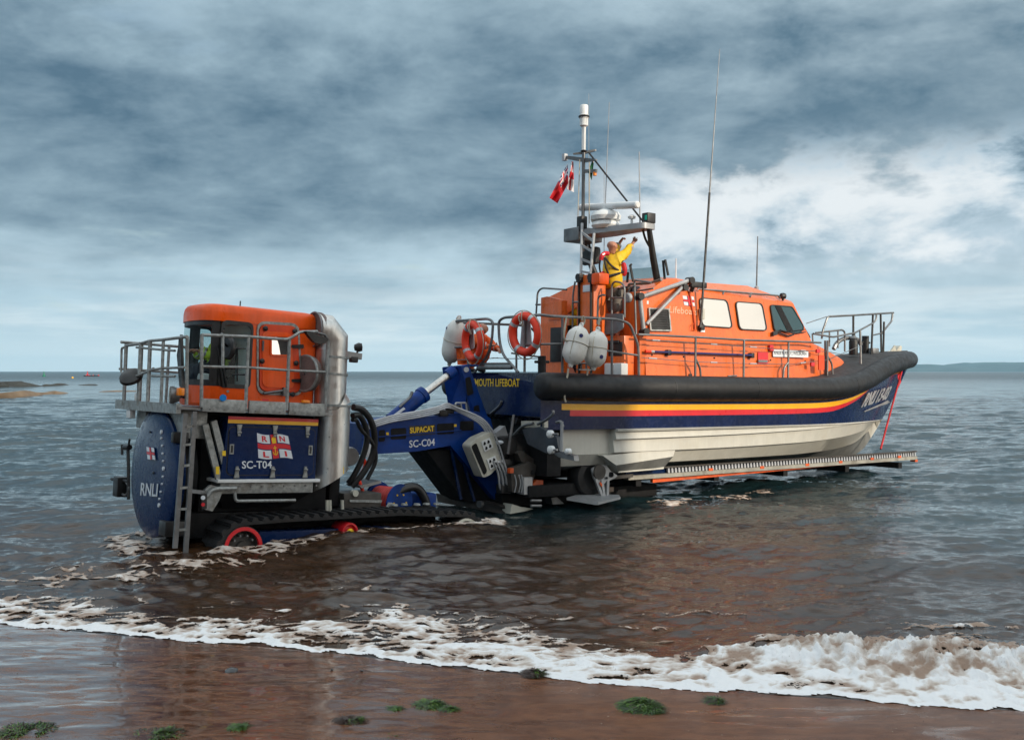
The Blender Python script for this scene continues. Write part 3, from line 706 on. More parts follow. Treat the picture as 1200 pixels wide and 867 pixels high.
WROWS = [
 ([0, 2, 5, 8, 10, 12, 13.2, 14.15], [1.70, 1.86, 1.93, 1.88, 1.58, .98, .50, 0], interp([0, 16], [1.71, 1.71])),
 ([0, 2, 5, 8, 10, 12, 13.2, 14.13], [1.74, 1.93, 1.99, 1.92, 1.60, .98, .50, 0], interp([0, 9, 14], [1.69, 1.69, 1.70])),
 ([0, 2, 5, 8, 10, 12, 13.2, 14.12], [1.74, 1.92, 1.97, 1.90, 1.59, .97, .49, 0], interp([0, 9, 14], [1.655, 1.665, 1.69])),
 ([0, 2, 5, 8, 10, 12, 13.2, 14.1], [1.68, 1.84, 1.91, 1.865, 1.57, .96, .48, 0], interp([0, 9, 14], [1.645, 1.66, 1.685])),
 ([0, 2, 5, 8, 10, 12, 13.2, 14.0], [1.70, 1.88, 1.93, 1.87, 1.56, .93, .44, 0], interp([0, 5, 9, 11, 14], [1.48, 1.52, 1.60, 1.655, 1.68])),
 ([0, 2, 5, 8, 10, 12, 13.2, 14.0], [1.62, 1.78, 1.84, 1.80, 1.53, .92, .43, 0], interp([0, 5, 9, 11, 14], [1.45, 1.50, 1.585, 1.645, 1.675])),
 ([0, 2, 5, 8, 10, 12, 13.2, 13.8], [1.66, 1.82, 1.84, 1.76, 1.42, .80, .26, 0], interp([0, 5, 9, 11, 12.5, 13.6, 14], [1.20, 1.22, 1.28, 1.36, 1.48, 1.62, 1.66])),
 ([0, 2, 5, 8, 10, 12, 13.2, 13.75], [1.56, 1.70, 1.74, 1.68, 1.38, .78, .25, 0], interp([0, 5, 9, 11, 12.5, 13.6, 14], [1.17, 1.19, 1.26, 1.345, 1.47, 1.61, 1.65])),
 ([0, 2, 5, 8, 10, 12, 13.1, 13.5], [1.52, 1.62, 1.56, 1.38, 1.02, .48, .12, 0], interp([0, 8, 10, 12, 13.3, 14], [.93, .93, .95, 1.06, 1.34, 1.5])),
 ([0, 15], [0, 0], lambda x: zk(x)),
]
def hull_side(rows, x0, x1, n, mats, side, step_=False):
    xs = [x0+(x1-x0)*i/n for i in range(n+1)]
    if step_: xs = sorted(xs+[1.895, 1.90])
    fy = [interp(r[0], r[1]) for r in rows]; out = []
    for (r, f) in zip(rows, fy):
        line = []
        for x in xs:
            y, z = f(x), r[2](x); k_ = zk(x)
            if step_ and x < 1.8999 and r is not rows[-1]: y = min(y, 1.62+.02*x) if r is not rows[-2] else y-.12
            if z <= k_ or y < 1e-4: z, y = max(k_, min(z, k_)), 0
            line.append(V((x, side*y, max(z, k_))))
        out.append(line)
    return out
mb = MB()
for sd_ in (-1, 1): mb.loft(hull_side(ROWS, 0, 15.35, 150, None, sd_), [0, 0, 1, 2, 0])
for f in mb.b.faces:                              # the stripes start on a slant
    c = f.calc_center_median()
    if f.material_index and c.x < .30+(2.35-c.z)*1.3: f.material_index = 0
mb.poly([(0, -1.70, 1.98), (0, 1.70, 1.98), (0, 1.70, 2.60), (0, 1.70, 2.87), (0, -1.70, 2.87), (0, -1.70, 2.60)])
for sd_ in (-1, 1): mb.poly([(0, sd_*1.7, 2.87), (0, sd_*1.7, 2.5), (.4, sd_*1.75, 2.5), (.4, sd_*1.75, 2.87)])
mb.poly([(0, -1.7, 1.98), (0, 1.7, 1.98), (.65, 1.7, 1.72), (.65, -1.7, 1.72)])
mb.build('topsides', ['hullnavy', 'yellow', 'red'], boat, merge=.002, ang=30)
mb = MB()
for sd_ in (-1, 1): mb.loft(hull_side(WROWS, .65, 14.15, 90, None, sd_, True), [0]*8+[1])
mb.poly([(.65, -1.55, 1.71), (.65, 1.55, 1.71), (.65, 1.39, .93), (.65, 0, .52), (.65, -1.39, .93)])
mb.build('underbody', ['white', 'boot'], boat, merge=.002, ang=22)  # chine to keel takes the shade-grey in place of white
# bilge keel blocks that guard the jets
for sd_ in (-1, 1):
    a = [B(706.6, 534, y=-1.80), B(792, 525, y=-1.80), B(777, 549, y=-1.66), B(724, 553.5, y=-1.66)]
    o_ = [V((p.x, sd_*abs(p.y), p.z)) for p in a]; i_ = [V((p.x, sd_*1.2, p.z)) for p in a]
    mid = [o_[0].lerp(o_[3], .55)+V((.06, 0, 0)), o_[1].lerp(o_[2], .40)]
    for m_ in mid: m_.y = sd_*1.82
    mb = MB()
    mb.poly([o_[0], o_[1], mid[1], mid[0]]); mb.mi = 1; mb.poly([mid[0], mid[1], o_[2], o_[3]]); mb.mi = 0
    mb.poly([o_[0], i_[0], i_[1], o_[1]]); mb.poly([o_[3], o_[2], i_[2], i_[3]]); mb.poly([o_[0], mid[0], o_[3], i_[3], i_[0]]); mb.poly([o_[1], i_[1], i_[2], o_[2], mid[1]])
    mb.beam(o_[3]+V((.0, 0, .03)), o_[2]+V((0, 0, .03)), .05, .07)
    mb.build('bilge_keel', ['white', 'boot'], boat, merge=.001, ang=25)
# tube fender and the deck inside it
def tube_fender():
    xs = [.05+(15.42-.05)*(1-(1-i/70)**1.25) for i in range(71)]
    st = [V((x, -yt(x), zt(x))) for x in xs]; pts = st+[V((p.x, -p.y, p.z)) for p in st[-2::-1]]
    rad = [tr(p.x) for p in pts]
    e = [(.0, -.30), (.62, -.28), (.85, -.20), (.97, -.09)]
    d0 = (pts[0]-pts[1]).normalized()
    pre = [pts[0]+d0*(-q[1])*0+d0*(q2) for q, q2 in ((e[0], .16), (e[1], .14), (e[2], .10), (e[3], .05))]
    post = [V((p.x, -p.y, p.z)) for p in pre[::-1]]
    rr_ = [.02, .62*.285, .85*.285, .96*.285]
    mb = MB(); mb.tube(pre+pts+post, rr_+rad+rr_[::-1], 20)
    fe = mb.build('tube_fender', 'rubber', boat, ang=60)
    for x in (3.35, 6.0, 10.0, 12.9):                       # lapped seams round the tube
        for sd_ in (-1, 1):
            a = V((x-.012, sd_*yt(x-.012), zt(x-.012))); b = V((x+.012, sd_*yt(x+.012), zt(x+.012)))
            MB().cyl(a, b, tr(x)+.003, 24).build('seam', 'black', fe)
    mb = MB(); xs = [0, .5, 1, 2, 3.5, 5, 6.5, 8, 9.5, 11, 12, 13, 13.8, 14.5, 15.1, 15.35]
    mb.loft([[V((x, t*(yt(x)-.02), zt(x)+.215+(.05+.17*max(0, min(1, (x-8.3)/2.2))*min(1, max(.1, (14.2-x)/2.6)))*(1-t*t))) for x in xs] for t in (-1, -.85, -.7, -.4, 0, .4, .7, .85, 1)])
    mb.build('deck', 'deck', boat)
tube_fender()
# ---- superstructure
D_Y = [1.20, 1.13, 1.12, 1.12, 1.08, .96]
def P3(px, py, y): p = B(px, py, y=-y); return p
sC = [(3.12, 1.36, 3.66), (3.9, 1.36, 3.66), (4.5, 1.36, 3.67), (5, 1.36, 3.68), (7.1, 1.32, 3.71), (9.45, 1.08, 3.74)]
sD = [P3(753, 347.5, 1.24), P3(779, 327, 1.13), P3(791, 328, 1.12), P3(808, 342, 1.16), P3(897, 351, 1.10), P3(929.5, 355.5, .96)]
sD[2] = sD[1].lerp(sD[3], .45); sD[2].z += .14
def house():
    E_ = [V((sD[0].x+.05, -1.05, sD[0].z+.05)), V((sD[1].x+.04, -.97, sD[1].z+.05)), P3(790, 325.6, .92), P3(812, 330.2, .78), P3(876, 335, .72), P3(927, 353, .70)]
    F_ = [V((p.x, 0, p.z+.03)) for p in E_]
    mb = MB()
    for sd_ in (1, -1):
        f = lambda p: V((p.x, p.y*sd_, p.z))
        C = [V((a, -b, c)) for a, b, c in sC]
        mb.mi = 0; mb.loft([[f(p) for p in C], [f(p) for p in sD]])
        mb.mi = 0; mb.loft([[f(p) for p in sD], [f(p) for p in E_], [f(p) for p in F_]])
        # windscreen
        fr = [f(V((9.72, 0, 3.74))), f(C[-1]), f(sD[-1]), f(E_[-1]), f(F_[-1])]
        mb.poly(fr)
        mb.poly([f(C[0]), f(V((3.12, 0, 3.66))), f(F_[0]), f(E_[0]), f(sD[0])])
    mb.build('wheelhouse', 'orange', boat, merge=.002, ang=20)
    mb = MB()       # trunk below, running forward to the foredeck
    xs = [3.1, 5, 7, 8.6, 9.45, 9.9, 11.0, 11.25]
    yb = [1.50, 1.50, 1.46, 1.38, 1.24, 1.16, .92, .86]; ytp = [1.42, 1.42, 1.40, 1.32, 1.14, 1.05, .78, .70]; zz = [3.66, 3.68, 3.71, 3.73, 3.74, 3.66, 3.42, 3.36]
    zb = [2.78]*6+[2.86, 2.90]
    for sd_ in (-1, 1):
        lo = [V((x, sd_*y, z)) for x, y, z in zip(xs, yb, zb)]; hi = [V((x, sd_*y, z)) for x, y, z in zip(xs, ytp, zz)]
        kn = [V((x, sd_*(y*.86), z+.07)) for x, y, z in zip(xs, ytp, zz)]; ce = [V((x, 0, z+.10)) for x, z in zip(xs, zz)]
        mb.loft([lo, hi, kn, ce])
        mb.poly([lo[-1], hi[-1], kn[-1], ce[-1], V((11.25, 0, 2.9))]); mb.poly([lo[0], hi[0], kn[0], ce[0], V((3.1, 0, 2.78))])
    tk = mb.build('deckhouse_trunk', 'orange', boat, merge=.002, ang=20)
    return tk
trunk = house()
SIDE_N = ((V(sD[4])-V((5, -1.36, 3.68))).cross(V((7.1, -1.32, 3.71))-V((5, -1.36, 3.68)))).normalized()
if SIDE_N.y > 0: SIDE_N = -SIDE_N
SIDE_P = V((5, -1.36, 3.68))
def S(px, py, off=0.): return BF.on(px, py, SIDE_P+SIDE_N*(off+.014), SIDE_N)
FN_ = ((V(sD[5])-V(sD[4])).cross(V((9.45, -1.08, 3.74))-V(sD[4]))).normalized()
if FN_.y > 0: FN_ = -FN_
def S2(px, py, off=0.): return BF.on(px, py, V(sD[4])+FN_*off, FN_)
TRN = V((0, -.995, .09)).normalized()
def K(px, py, off=0., yb=1.47): return BF.on(px, py, V((5, -1.455, 3.2))+TRN*off, TRN)   # lower trunk side
def window(name, px, fn, n, r, mat, label=None):
    ol = roundpoly([fn(*p, .008) for p in px], r, 5); il = shrink(ol, .035)
    fr = MB(); ring_panel(fr, ol, il, n, .022); f = fr.build(name, 'black', boat, label)
    mb = MB(); mb.prism([p for p in shrink(ol, .03)], n*.010); mb.build('pane', mat, f)
    return f
window('window', [(818.5, 348.5), (852, 351.5), (858.5, 385), (822, 382.5)], S, SIDE_N, .13, 'mirror')
window('window', [(861, 353), (893, 355.5), (899, 388), (866, 386.5)], S, SIDE_N, .13, 'mirror')
w3 = window('window', [(901.5, 357), (928, 359), (942.5, 384), (937, 391), (907, 388)], S2, FN_, .11, 'teal_glass', 'forward side window with a wiper, see-through sky coloured into its teal pane')
MB().prism([S2(*p, .022) for p in ((908, 358.5), (915, 359), (930, 388.5), (923, 389))], FN_*.004).build('far_pillar_strip', 'dark', w3)  # dark strip standing in for the opposite pillar seen through the glass
mb = MB(); mb.tube([S2(944, 389, .05), S2(930, 391, .06), S2(914, 386.5, .05)], .014, 6); mb.tube([S2(944, 386, .05), S2(926, 388, .06)], .012, 6); mb.tube([S2(930, 392, .05), S2(924, 394, .04), S2(908, 388, .04)], .022, 6); mb.build('wiper', 'black', w3)
MB().prism(roundpoly([S2(904, 389, .01), S2(909, 388, .01), S2(909, 393, .01), S2(904, 394, .01)], .02), FN_*.06).build('window_hinge', 'black', w3)
# forward windscreens
for sd_ in (-1, 1):
    a, b_, c, d = V((9.50, sd_*.95, 3.88)), V((9.66, sd_*.10, 3.88)), V((sD[5].x+.13, sd_*.10, sD[5].z-.02)), V((sD[5].x+.07, sd_*.80, sD[5].z-.06))
    n_ = (b_-a).cross(d-a).normalized(); n_ = n_ if n_.x > 0 else -n_
    ol = roundpoly([p+n_*.03 for p in (a, b_, c, d)], .1); fr = MB(); ring_panel(fr, ol, shrink(ol, .035), n_, .022); f = fr.build('windscreen', 'black', boat)
    MB().prism(shrink(ol, .03), n_*.01).build('pane', 'teal_glass', f)
# louvred vent
v4 = [S(759, 361, .004), S(783.5, 362, .004), S(786, 388.5, .004), S(761, 388, .004)]
fr = MB(); ring_panel(fr, v4, shrink(v4, .05), SIDE_N, .035); vent = fr.build('air_vent', 'galv', boat)
MB().prism(shrink(v4, .03), SIDE_N*.004).build('backing', 'black', vent)
sl = None
for i in range(9):
    t = (i+.6)/9.6; a, b_ = v4[0].lerp(v4[3], t), v4[1].lerp(v4[2], t); mb = MB(); q, p = a.lerp(b_, .06), a.lerp(b_, .94)
    mb.beam(q+SIDE_N*.018, p+SIDE_N*.018, .008, .052, up=SIDE_N*.7+V((0, 0, 1))); mb.build('slat', 'steel', vent)
# writing on the side
text('Lifeboats', S(784, 366.5, .003), S(817, 369.5, .003)-S(784, 366.5, .003), S(784.5, 358.5, .003)-S(784, 366.5, .003), 'glare_letter', boat, 'lettering', .01)
def flag_emblem(fn, n, px, parent, letters=True):
    """the square-quartered house flag: white cantons, red cross, gold badge"""
    a, b_, c, d = [V(p) for p in px]                     # tl tr br bl
    def Q(u, v, o=0): return a.lerp(b_, u).lerp(d.lerp(c, u), v+.045*math.sin(u*6.3)*(1 if letters else .3))+n*o*(1 if letters else 2)
    def patch(u0, u1, v0, v1, o, k_=6):
        return [Q(u0+(u1-u0)*i/k_, v0, o) for i in range(k_+1)]+[Q(u0+(u1-u0)*i/k_, v1, o) for i in range(k_, -1, -1)]
    mb = MB(); mb.prism(patch(-.015, 1.015, -.02, 1.02, .002), n*.002); e = mb.build('flag_emblem', 'flagblue', parent)
    for u0, u1 in ((.0, .385), (.635, 1.)):
        for v0, v1 in ((0, .36), (.64, 1.)): MB().prism(patch(u0, u1, v0, v1, .0045), n*.002).build('white_canton', 'letter', e)
    mb = MB(); mb.prism(patch(0, 1, .40, .60, .0055), n*.002); mb.prism(patch(.42, .60, 0, 1, .0078), n*.002); mb.build('red_cross', 'redletter', e)
    if letters:
        for ch, u, v in (('R', .14, .06), ('N', .70, .07), ('L', .14, .70), ('I', .79, .71)):
            w_ = .17 if ch != 'I' else .06; o = Q(u, v+.23, .0075); text(ch, o, Q(u+w_, v+.23, .0075)-o, Q(u, v, .0075)-o, 'redletter', e, 'letter', .03, .002)
        mb = MB(); cz = .0095
        mb.prism([Q(.44, .19, cz), Q(.475, .10, cz), Q(.495, .16, cz), Q(.512, .05, cz), Q(.53, .16, cz), Q(.55, .10, cz), Q(.58, .19, cz), Q(.57, .37, cz), Q(.455, .37, cz)], n*.002)
        mb.tube([Q(.512, .47, cz), Q(.512, .86, cz)], .008, 5); mb.tube([Q(.46, .56, cz), Q(.565, .56, cz)], .007, 5)
        mb.tube([Q(.44, .72, cz), Q(.46, .81, cz), Q(.512, .87, cz), Q(.565, .81, cz), Q(.585, .72, cz)], .008, 5); mb.build('badge', 'gold', e)
    return e
flag_emblem(lambda: 0, SIDE_N, [S(799.5, 346.5, .002), S(812.5, 347.8, .002), S(814, 359, .002), S(801.5, 357.5, .002)], boat, False)
pl = [K(905.5, 409.5, .002), K(947, 411.5, .002), K(947, 419, .002), K(905.8, 418, .002)]
name_plate = MB().prism(roundpoly(pl, .02), TRN*.006).build('name_plate', 'letter', boat)
o_ = K(907.2, 416.3, .009); text('RNLB R AND J WELBURN', o_, K(945, 417.4, .009)-o_, K(907, 411.4, .009)-o_, 'darkletter', name_plate, 'lettering', .012, .002)
# side-deck fittings: boat hook clips, recess with red lamp, small bolts
mb = MB().prism([K(888, 412.5, .002), K(899.8, 412.8, .002), K(899.8, 426.5, .002), K(888, 426.2, .002)], TRN*.010); rc = mb.build('light_recess', 'redletter', boat)
mb = MB(); mb.beam(K(888.5, 423, .03), K(899, 423.3, .03), .03, .06); mb.build('bracket', 'steel', rc)
for px, py in ((764, 416), (801, 418), (837, 419.5), (903, 422), (943.5, 423.5)):
    MB().cyl(K(px, py, 0), K(px, py, .02), .022, 8).build('bolt', 'black', trunk)
MB().prism(roundpoly([K(806.5, 438, .002), K(810, 438.2, .002), K(810, 443, .002), K(806.5, 443, .002)], .02), TRN*.03).build('socket', 'black', trunk)
for px, py in ((902.5, 406.5), (903, 409.5), (957.5, 411.5), (951, 427)):
    MB().prism(roundpoly([K(px-2, py-2.2, .0), K(px+2, py-2.2, .0), K(px+2, py+2.2, .0), K(px-2, py+2.2, .0)], .02), TRN*.05).build('eye_plate', 'redletter', trunk)
MB().prism(roundpoly([K(958.5, 416, .0), K(965, 416.5, .0), K(965, 433.5, .0), K(958.5, 433.5, .0)], .03), TRN*.03).build('locker_door', 'door', trunk)
# ---- rails, stanchions and guard wires along the starboard side, mirrored to port
def yl(x): return -(yt(x)-.06)
def side_rails(sd_):
    def pt(px, py, y): p = B(px, py, y=y); return V((p.x, p.y*sd_, p.z))
    f = lambda p: V((p.x, p.y*sd_, p.z))
    mb = MB(); mb.tube([pt(748, 392, -1.66), pt(760, 392.5, -1.68), pt(815, 395, -1.72), pt(872, 398.5, -1.70), pt(923.5, 400, -1.58), pt(962, 401.5, -1.45)], .026, 8); mb.build('hand_rail', 'rail', boat)
    for px, p0, p1, k_ in ((814.6, 449, 396, 821.5), (871.3, 449, 398.5, None), (923.5, 449, 400.5, 917.5), (969.3, 444, 399, 976)):
        y = -1.72 if px < 880 else (-1.56 if px < 940 else -1.36)
        lo, hi = pt(px, p0, y), pt(px+.6, p1, y); lo.z -= .02
        s_ = MB().tube([lo, hi], .027, 8).build('stanchion', 'rail', boat)
        if k_: MB().tube(fillet([pt(k_, p0-1, y), pt(k_-1.0*(1 if k_ > px else -1), p0-18, y), pt(px+.3, p1+24 if k_ < 970 else p1+18, y)], .1), .025, 8).build('brace', 'rail', s_)
        MB().cyl(lo-V((0, 0, .03)), lo+V((0, 0, .025)), .06, 10).build('foot', 'steel', s_)
    for a in ([(757, 398), (815, 402), (872, 406), (924, 410), (969, 412), (996, 417)], [(752, 419), (815, 424), (872, 426), (924, 427), (969, 422), (1009, 405)]):
        pts = [pt(px, py, -1.70 if px < 880 else (-1.55 if px < 940 else (-1.36 if px < 980 else -1.15))) for px, py in a]
        w_ = MB().tube(pts, .009, 6).build('guard_wire', 'steel', boat)
        for t in (0, 1, 2, 3):
            c = pts[t].lerp(pts[t+1], .30 if t % 2 else .12); e = pts[t].lerp(pts[t+1], .30+.13 if t % 2 else .27); MB().cyl(c, e, .019, 6).build('turnbuckle', 'tape', w_)
side_rails(1); side_rails(-1)
# after rails: pulpit round the quarter, port and starboard, with a gap on the centreline
def stern_rails(sd_):
    def q(p): return V((p[0], p[1]*sd_, p[2]))
    x0 = .06; mb = MB()
    top = [q((x0, -.18, 2.95)), q((x0, -.52, 3.28)), q((x0, -.20, 3.62)), q((x0, -.18, 4.03)), q((x0, -.42, 4.05)), q((x0, -1.55, 4.05))]
    st = [q(tuple(B(px, py, y=-1.72))) for px, py in ((645, 370.5), (690, 372.5), (722, 374), (738, 379))]
    dn = [q(tuple(B(px, py, y=-1.72))) for px, py in ((743, 392), (748, 405), (749, 449))]
    mb.tube(fillet([q((x0+.02, -.82, 2.88)), q((x0, -.28, 3.25)), q((x0, -.14, 3.55)), q((x0, -.10, 3.98)), q((x0, -.30, 4.05)), q((x0, -1.60, 4.05))]+st+dn, .16), .030, 8)
    mb.build('stern_rail', 'rail', boat)
    mb = MB(); mb.tube([q((x0, -1.06, 2.88)), q((x0, -1.06, 4.05))], .027, 8); mb.build('stanchion', 'rail', boat)
    for px in (659, 717):
        a, b_ = q(tuple(B(px, 449, y=-1.72))), q(tuple(B(px, 371.5 if px < 700 else 374, y=-1.72))); MB().tube([a, b_], .027, 8).build('stanchion', 'rail', boat)
    mb = MB(); mb.tube([q((x0, -1.06, 3.45)), q((x0, -1.62, 3.45)), q(tuple(B(659, 403, y=-1.72)))], .022, 8); mb.build('mid_rail', 'rail', boat)
    mb = MB(); mb.tube([q(tuple(B(px, py, y=-1.72))) for px, py in ((711, 411), (748, 416.5))], .022, 8); mb.build('mid_rail', 'rail', boat)
    mb = MB(); mb.tube([q((x0, -1.5, 3.16)), q((x0, -.5, 3.17)), q((x0, .1, 3.19))], .010, 6); w_ = mb.build('guard_wire', 'steel', boat)
    # flat alloy backing plate that carries a lifebuoy
    c = V((x0+.02, sd_*-1.06, 3.70)); ol = roundpoly([c+V((0, a, b_)) for a, b_ in ((-.13, .36), (.13, .36), (.20, -.30), (-.20, -.30))], .05)
    MB().prism(ol, (.02, 0, 0)).build('lifebuoy_bracket', 'greyp', boat)
stern_rails(1); stern_rails(-1)
mb = MB(); mb.tube([(.06, -.62, 2.98), (.06, .62, 2.98)], .045, 8); mb.tube([(.06, -.55, 3.06), (.06, .55, 3.06)], .03, 8); mb.build('stern_step_rail', 'rail', boat)
# stern lettering
o_ = B(549.6, 452.6, x=-.004); text('EXMOUTH LIFEBOAT', o_, B(609.0, 453.2, x=-.004)-o_, B(549.6, 443.8, x=-.004)-o_, 'gold', boat, 'lettering', .012)
# bitts and fairlead on the quarter
MB().cyl(B(635, 440, y=-1.2), B(635, 417, y=-1.2), .085, 14).build('mooring_bitt', 'black', boat)
MB().cyl(B(627, 424, y=-1.2), B(643, 424, y=-1.2), .03, 8).build('bitt_pin', 'black', boat)
# cleats on the tube
for px, py, y in ((858, 447, -1.72), (1004, 437, -1.2), (1034, 424, -.7), (684, 433, -1.6)):
    c = B(px, py, y=y); f = V((1, 0, .05)); mb = MB()
    mb.box(c.x-.16, c.x+.16, c.y-.05, c.y+.05, c.z-.02, c.z+.01); mb.tube([c+f*-.15+V((0, 0, .13)), c+f*.15+V((0, 0, .13))], .02, 6); mb.cyl(c+f*-.07, c+f*-.07+V((0, 0, .13)), .02, 6); mb.cyl(c+f*.07, c+f*.07+V((0, 0, .13)), .02, 6)
    mb.build('cleat', 'steel', boat)
# ---- after end of the house: port block, starboard block with ladder tracks, cockpit
def rect(x, a, b_, depth, name, mat, parent=None, r=.03):
    p, q = B(*a, x=x), B(*b_, x=x); y0, y1 = sorted((p.y, q.y)); z0, z1 = sorted((p.z, q.z))
    mb = MB().box(x, x+depth, y0, y1, z0, z1, bev=r); return mb.build(name, mat, parent or boat)
def aft_blocks():
    mb = MB()
    pr = [B(633, 442, x=2.0), B(634, 349, x=2.0), B(641, 347.5, x=2.0), B(660, 352, x=2.0), B(660, 442, x=2.0)]
    mb.prism(pr, (.12, 0, 0)); lk = mb.build('port_locker', 'orange', boat)
    mb = MB(); mb.prism([B(641, 349, x=2.3), B(672, 334, x=2.5), B(679, 334, x=2.5), B(676, 360, x=2.3), B(664, 368, x=2.3), B(648, 362, x=2.3)], (.12, 0, 0)); mb.build('intake_hood', 'orange', lk)
    rect(1.985, (645, 384), (658, 424), .02, 'locker_grille', 'black', lk, .004); rect(1.975, (643, 354), (658, 374), .03, 'locker_lid', 'orange', lk, .01)
    blk = rect(2.15, (676, 323), (694.5, 446), .36, 'starboard_tower', 'orange')
    for px in (678.6, 692.6):
        a, b_ = B(px, 442, x=2.12), B(px, 330, x=2.12); MB().beam(a, b_, .045, .03).build('ladder_track', 'black', blk)
        c = B(px+.4, 326, x=2.10); mb = MB(); mb.box(c.x-.05, c.x+.1, c.y-.07, c.y+.07, c.z-.10, c.z+.10, bev=.02); mb.cyl(c+V((-.06, 0, .02)), c+V((.06, 0, .02)), .08, 12); mb.build('ladder_clamp', 'black', blk)
    rect(2.135, (683, 334.5), (691.5, 341.5), .006, 'notice', 'letter', blk, .002)
    c = B(701, 327, x=2.1); MB().box(c.x-.1, c.x+.2, c.y-.15, c.y+.13, c.z-.13, c.z+.13, bev=.05).build('tow_roller', 'cab', blk)
    rect(2.93, (731, 343), (749, 446), .22, 'starboard_bulkhead', 'orange')
    MB().box(2.95, 3.15, -.35, 1.30, 2.85, 4.6).build('after_bulkhead', 'orange', boat)
    for sd_ in (1,):
        st_ = rect(2.5, (708, 394), (731, 446), .3, 'cockpit_locker', 'orange'); rect(2.49, (713, 401), (729, 417), .02, 'locker_opening', 'black', st_, .004)
    for i, (px0, px1) in enumerate(((708, 717.5), (718.5, 728))):
        o = rect(2.28, (px0, 425.5), (px1, 441), .2, 'canister', 'whitep', None, .03); o.parent = None; 
        o.matrix_world = Matrix.Translation(BF.o) @ BF.m.to_4x4()
        tag(o, ('left' if i == 0 else 'right')+' one of two white plastic canisters stowed in the orange cockpit', 'canister', 'white canisters')
    a = [B(709, 367.5, x=2.4), B(730, 367.5, x=2.4), B(730, 385, x=2.4), B(722, 390.5, x=2.4), B(708, 392, x=2.4)]
    MB().prism(roundpoly(a, .05), (.03, 0, 0)).build('spray_flap', 'steel', boat)
    c = B(737, 432, x=2.925); MB().lathe([(.0, -.02), (.12, -.02), (.15, 0)], c, (1, 0, 0), 18).build('cable_hole', 'dark', boat)
    MB().lathe([(.09, -.05), (.11, -.03), (.11, .03), (0, .03)], B(736, 349, x=2.58), (1, 0, 0), 14).build('deck_lamp', 'greyp', boat)
    # grab rails round the cockpit entry
    for pts, x in (([(717, 372), (717, 334), (720, 330), (728, 331), (732, 336), (732, 372)], 2.45), ([(717, 349), (732, 349)], 2.45), ([(745.5, 392), (743.5, 330), (744.5, 328.5), (763, 331)], 2.75), ([(736, 345), (738, 337), (744, 335)], 2.7), ([(700, 380), (701, 348), (706, 345.5), (709, 346)], 2.1), ([(628, 372), (630, 342), (635, 337.5), (664, 339.5)], 1.9), ([(628, 357), (633, 357)], 1.9), ([(671, 384), (671.5, 345), (674, 330)], 2.05), ([(671, 354), (678, 354)], 2.05)):
        MB().tube(fillet([B(*p, x=x) for p in pts], .1), .022, 8).build('grab_rail', 'rail', boat)
    # instrument coaming and low spray screen of the upper helm
    mb = MB(); mb.prism([(3.2, -1.0, 4.45), (3.2, 1.0, 4.45), (4.25, .95, 5.02), (4.25, -.95, 5.02)], (0, 0, .05)); mb.build('helm_coaming', 'orange', boat)
    mb = MB(); mb.prism([(4.05, -.75, 4.98), (4.05, .85, 4.98), (4.10, .85, 5.45), (4.10, -.75, 5.40)], (.012, 0, 0)); mb.build('spray_screen', 'clear', boat)
    for pts in ([(742, 330), (738.5, 311), (740, 310)], [(735, 331), (736, 319)], [(779, 327), (777, 305.5)], [(783, 322.5), (779.5, 304.5)]):
        MB().tube([B(*p, x=3.9 if p[0] > 760 else 3.2) for p in pts], .03, 6).build('screen_post', 'black', boat)
    mb = MB(); mb.tube(fillet([B(*p, x=3.3) for p in ((736, 338), (737, 333), (760, 332), (775, 327.5))], .08), .03, 8); mb.tube([B(*p, x=3.4) for p in ((742, 342), (766, 338))], .02, 8); mb.build('helm_rail', 'rail', boat)
    MB().box(3.35, 3.6, -.75, -.2, 4.75, 4.92, bev=.04).build('helm_console', 'navycloth', boat)
aft_blocks()
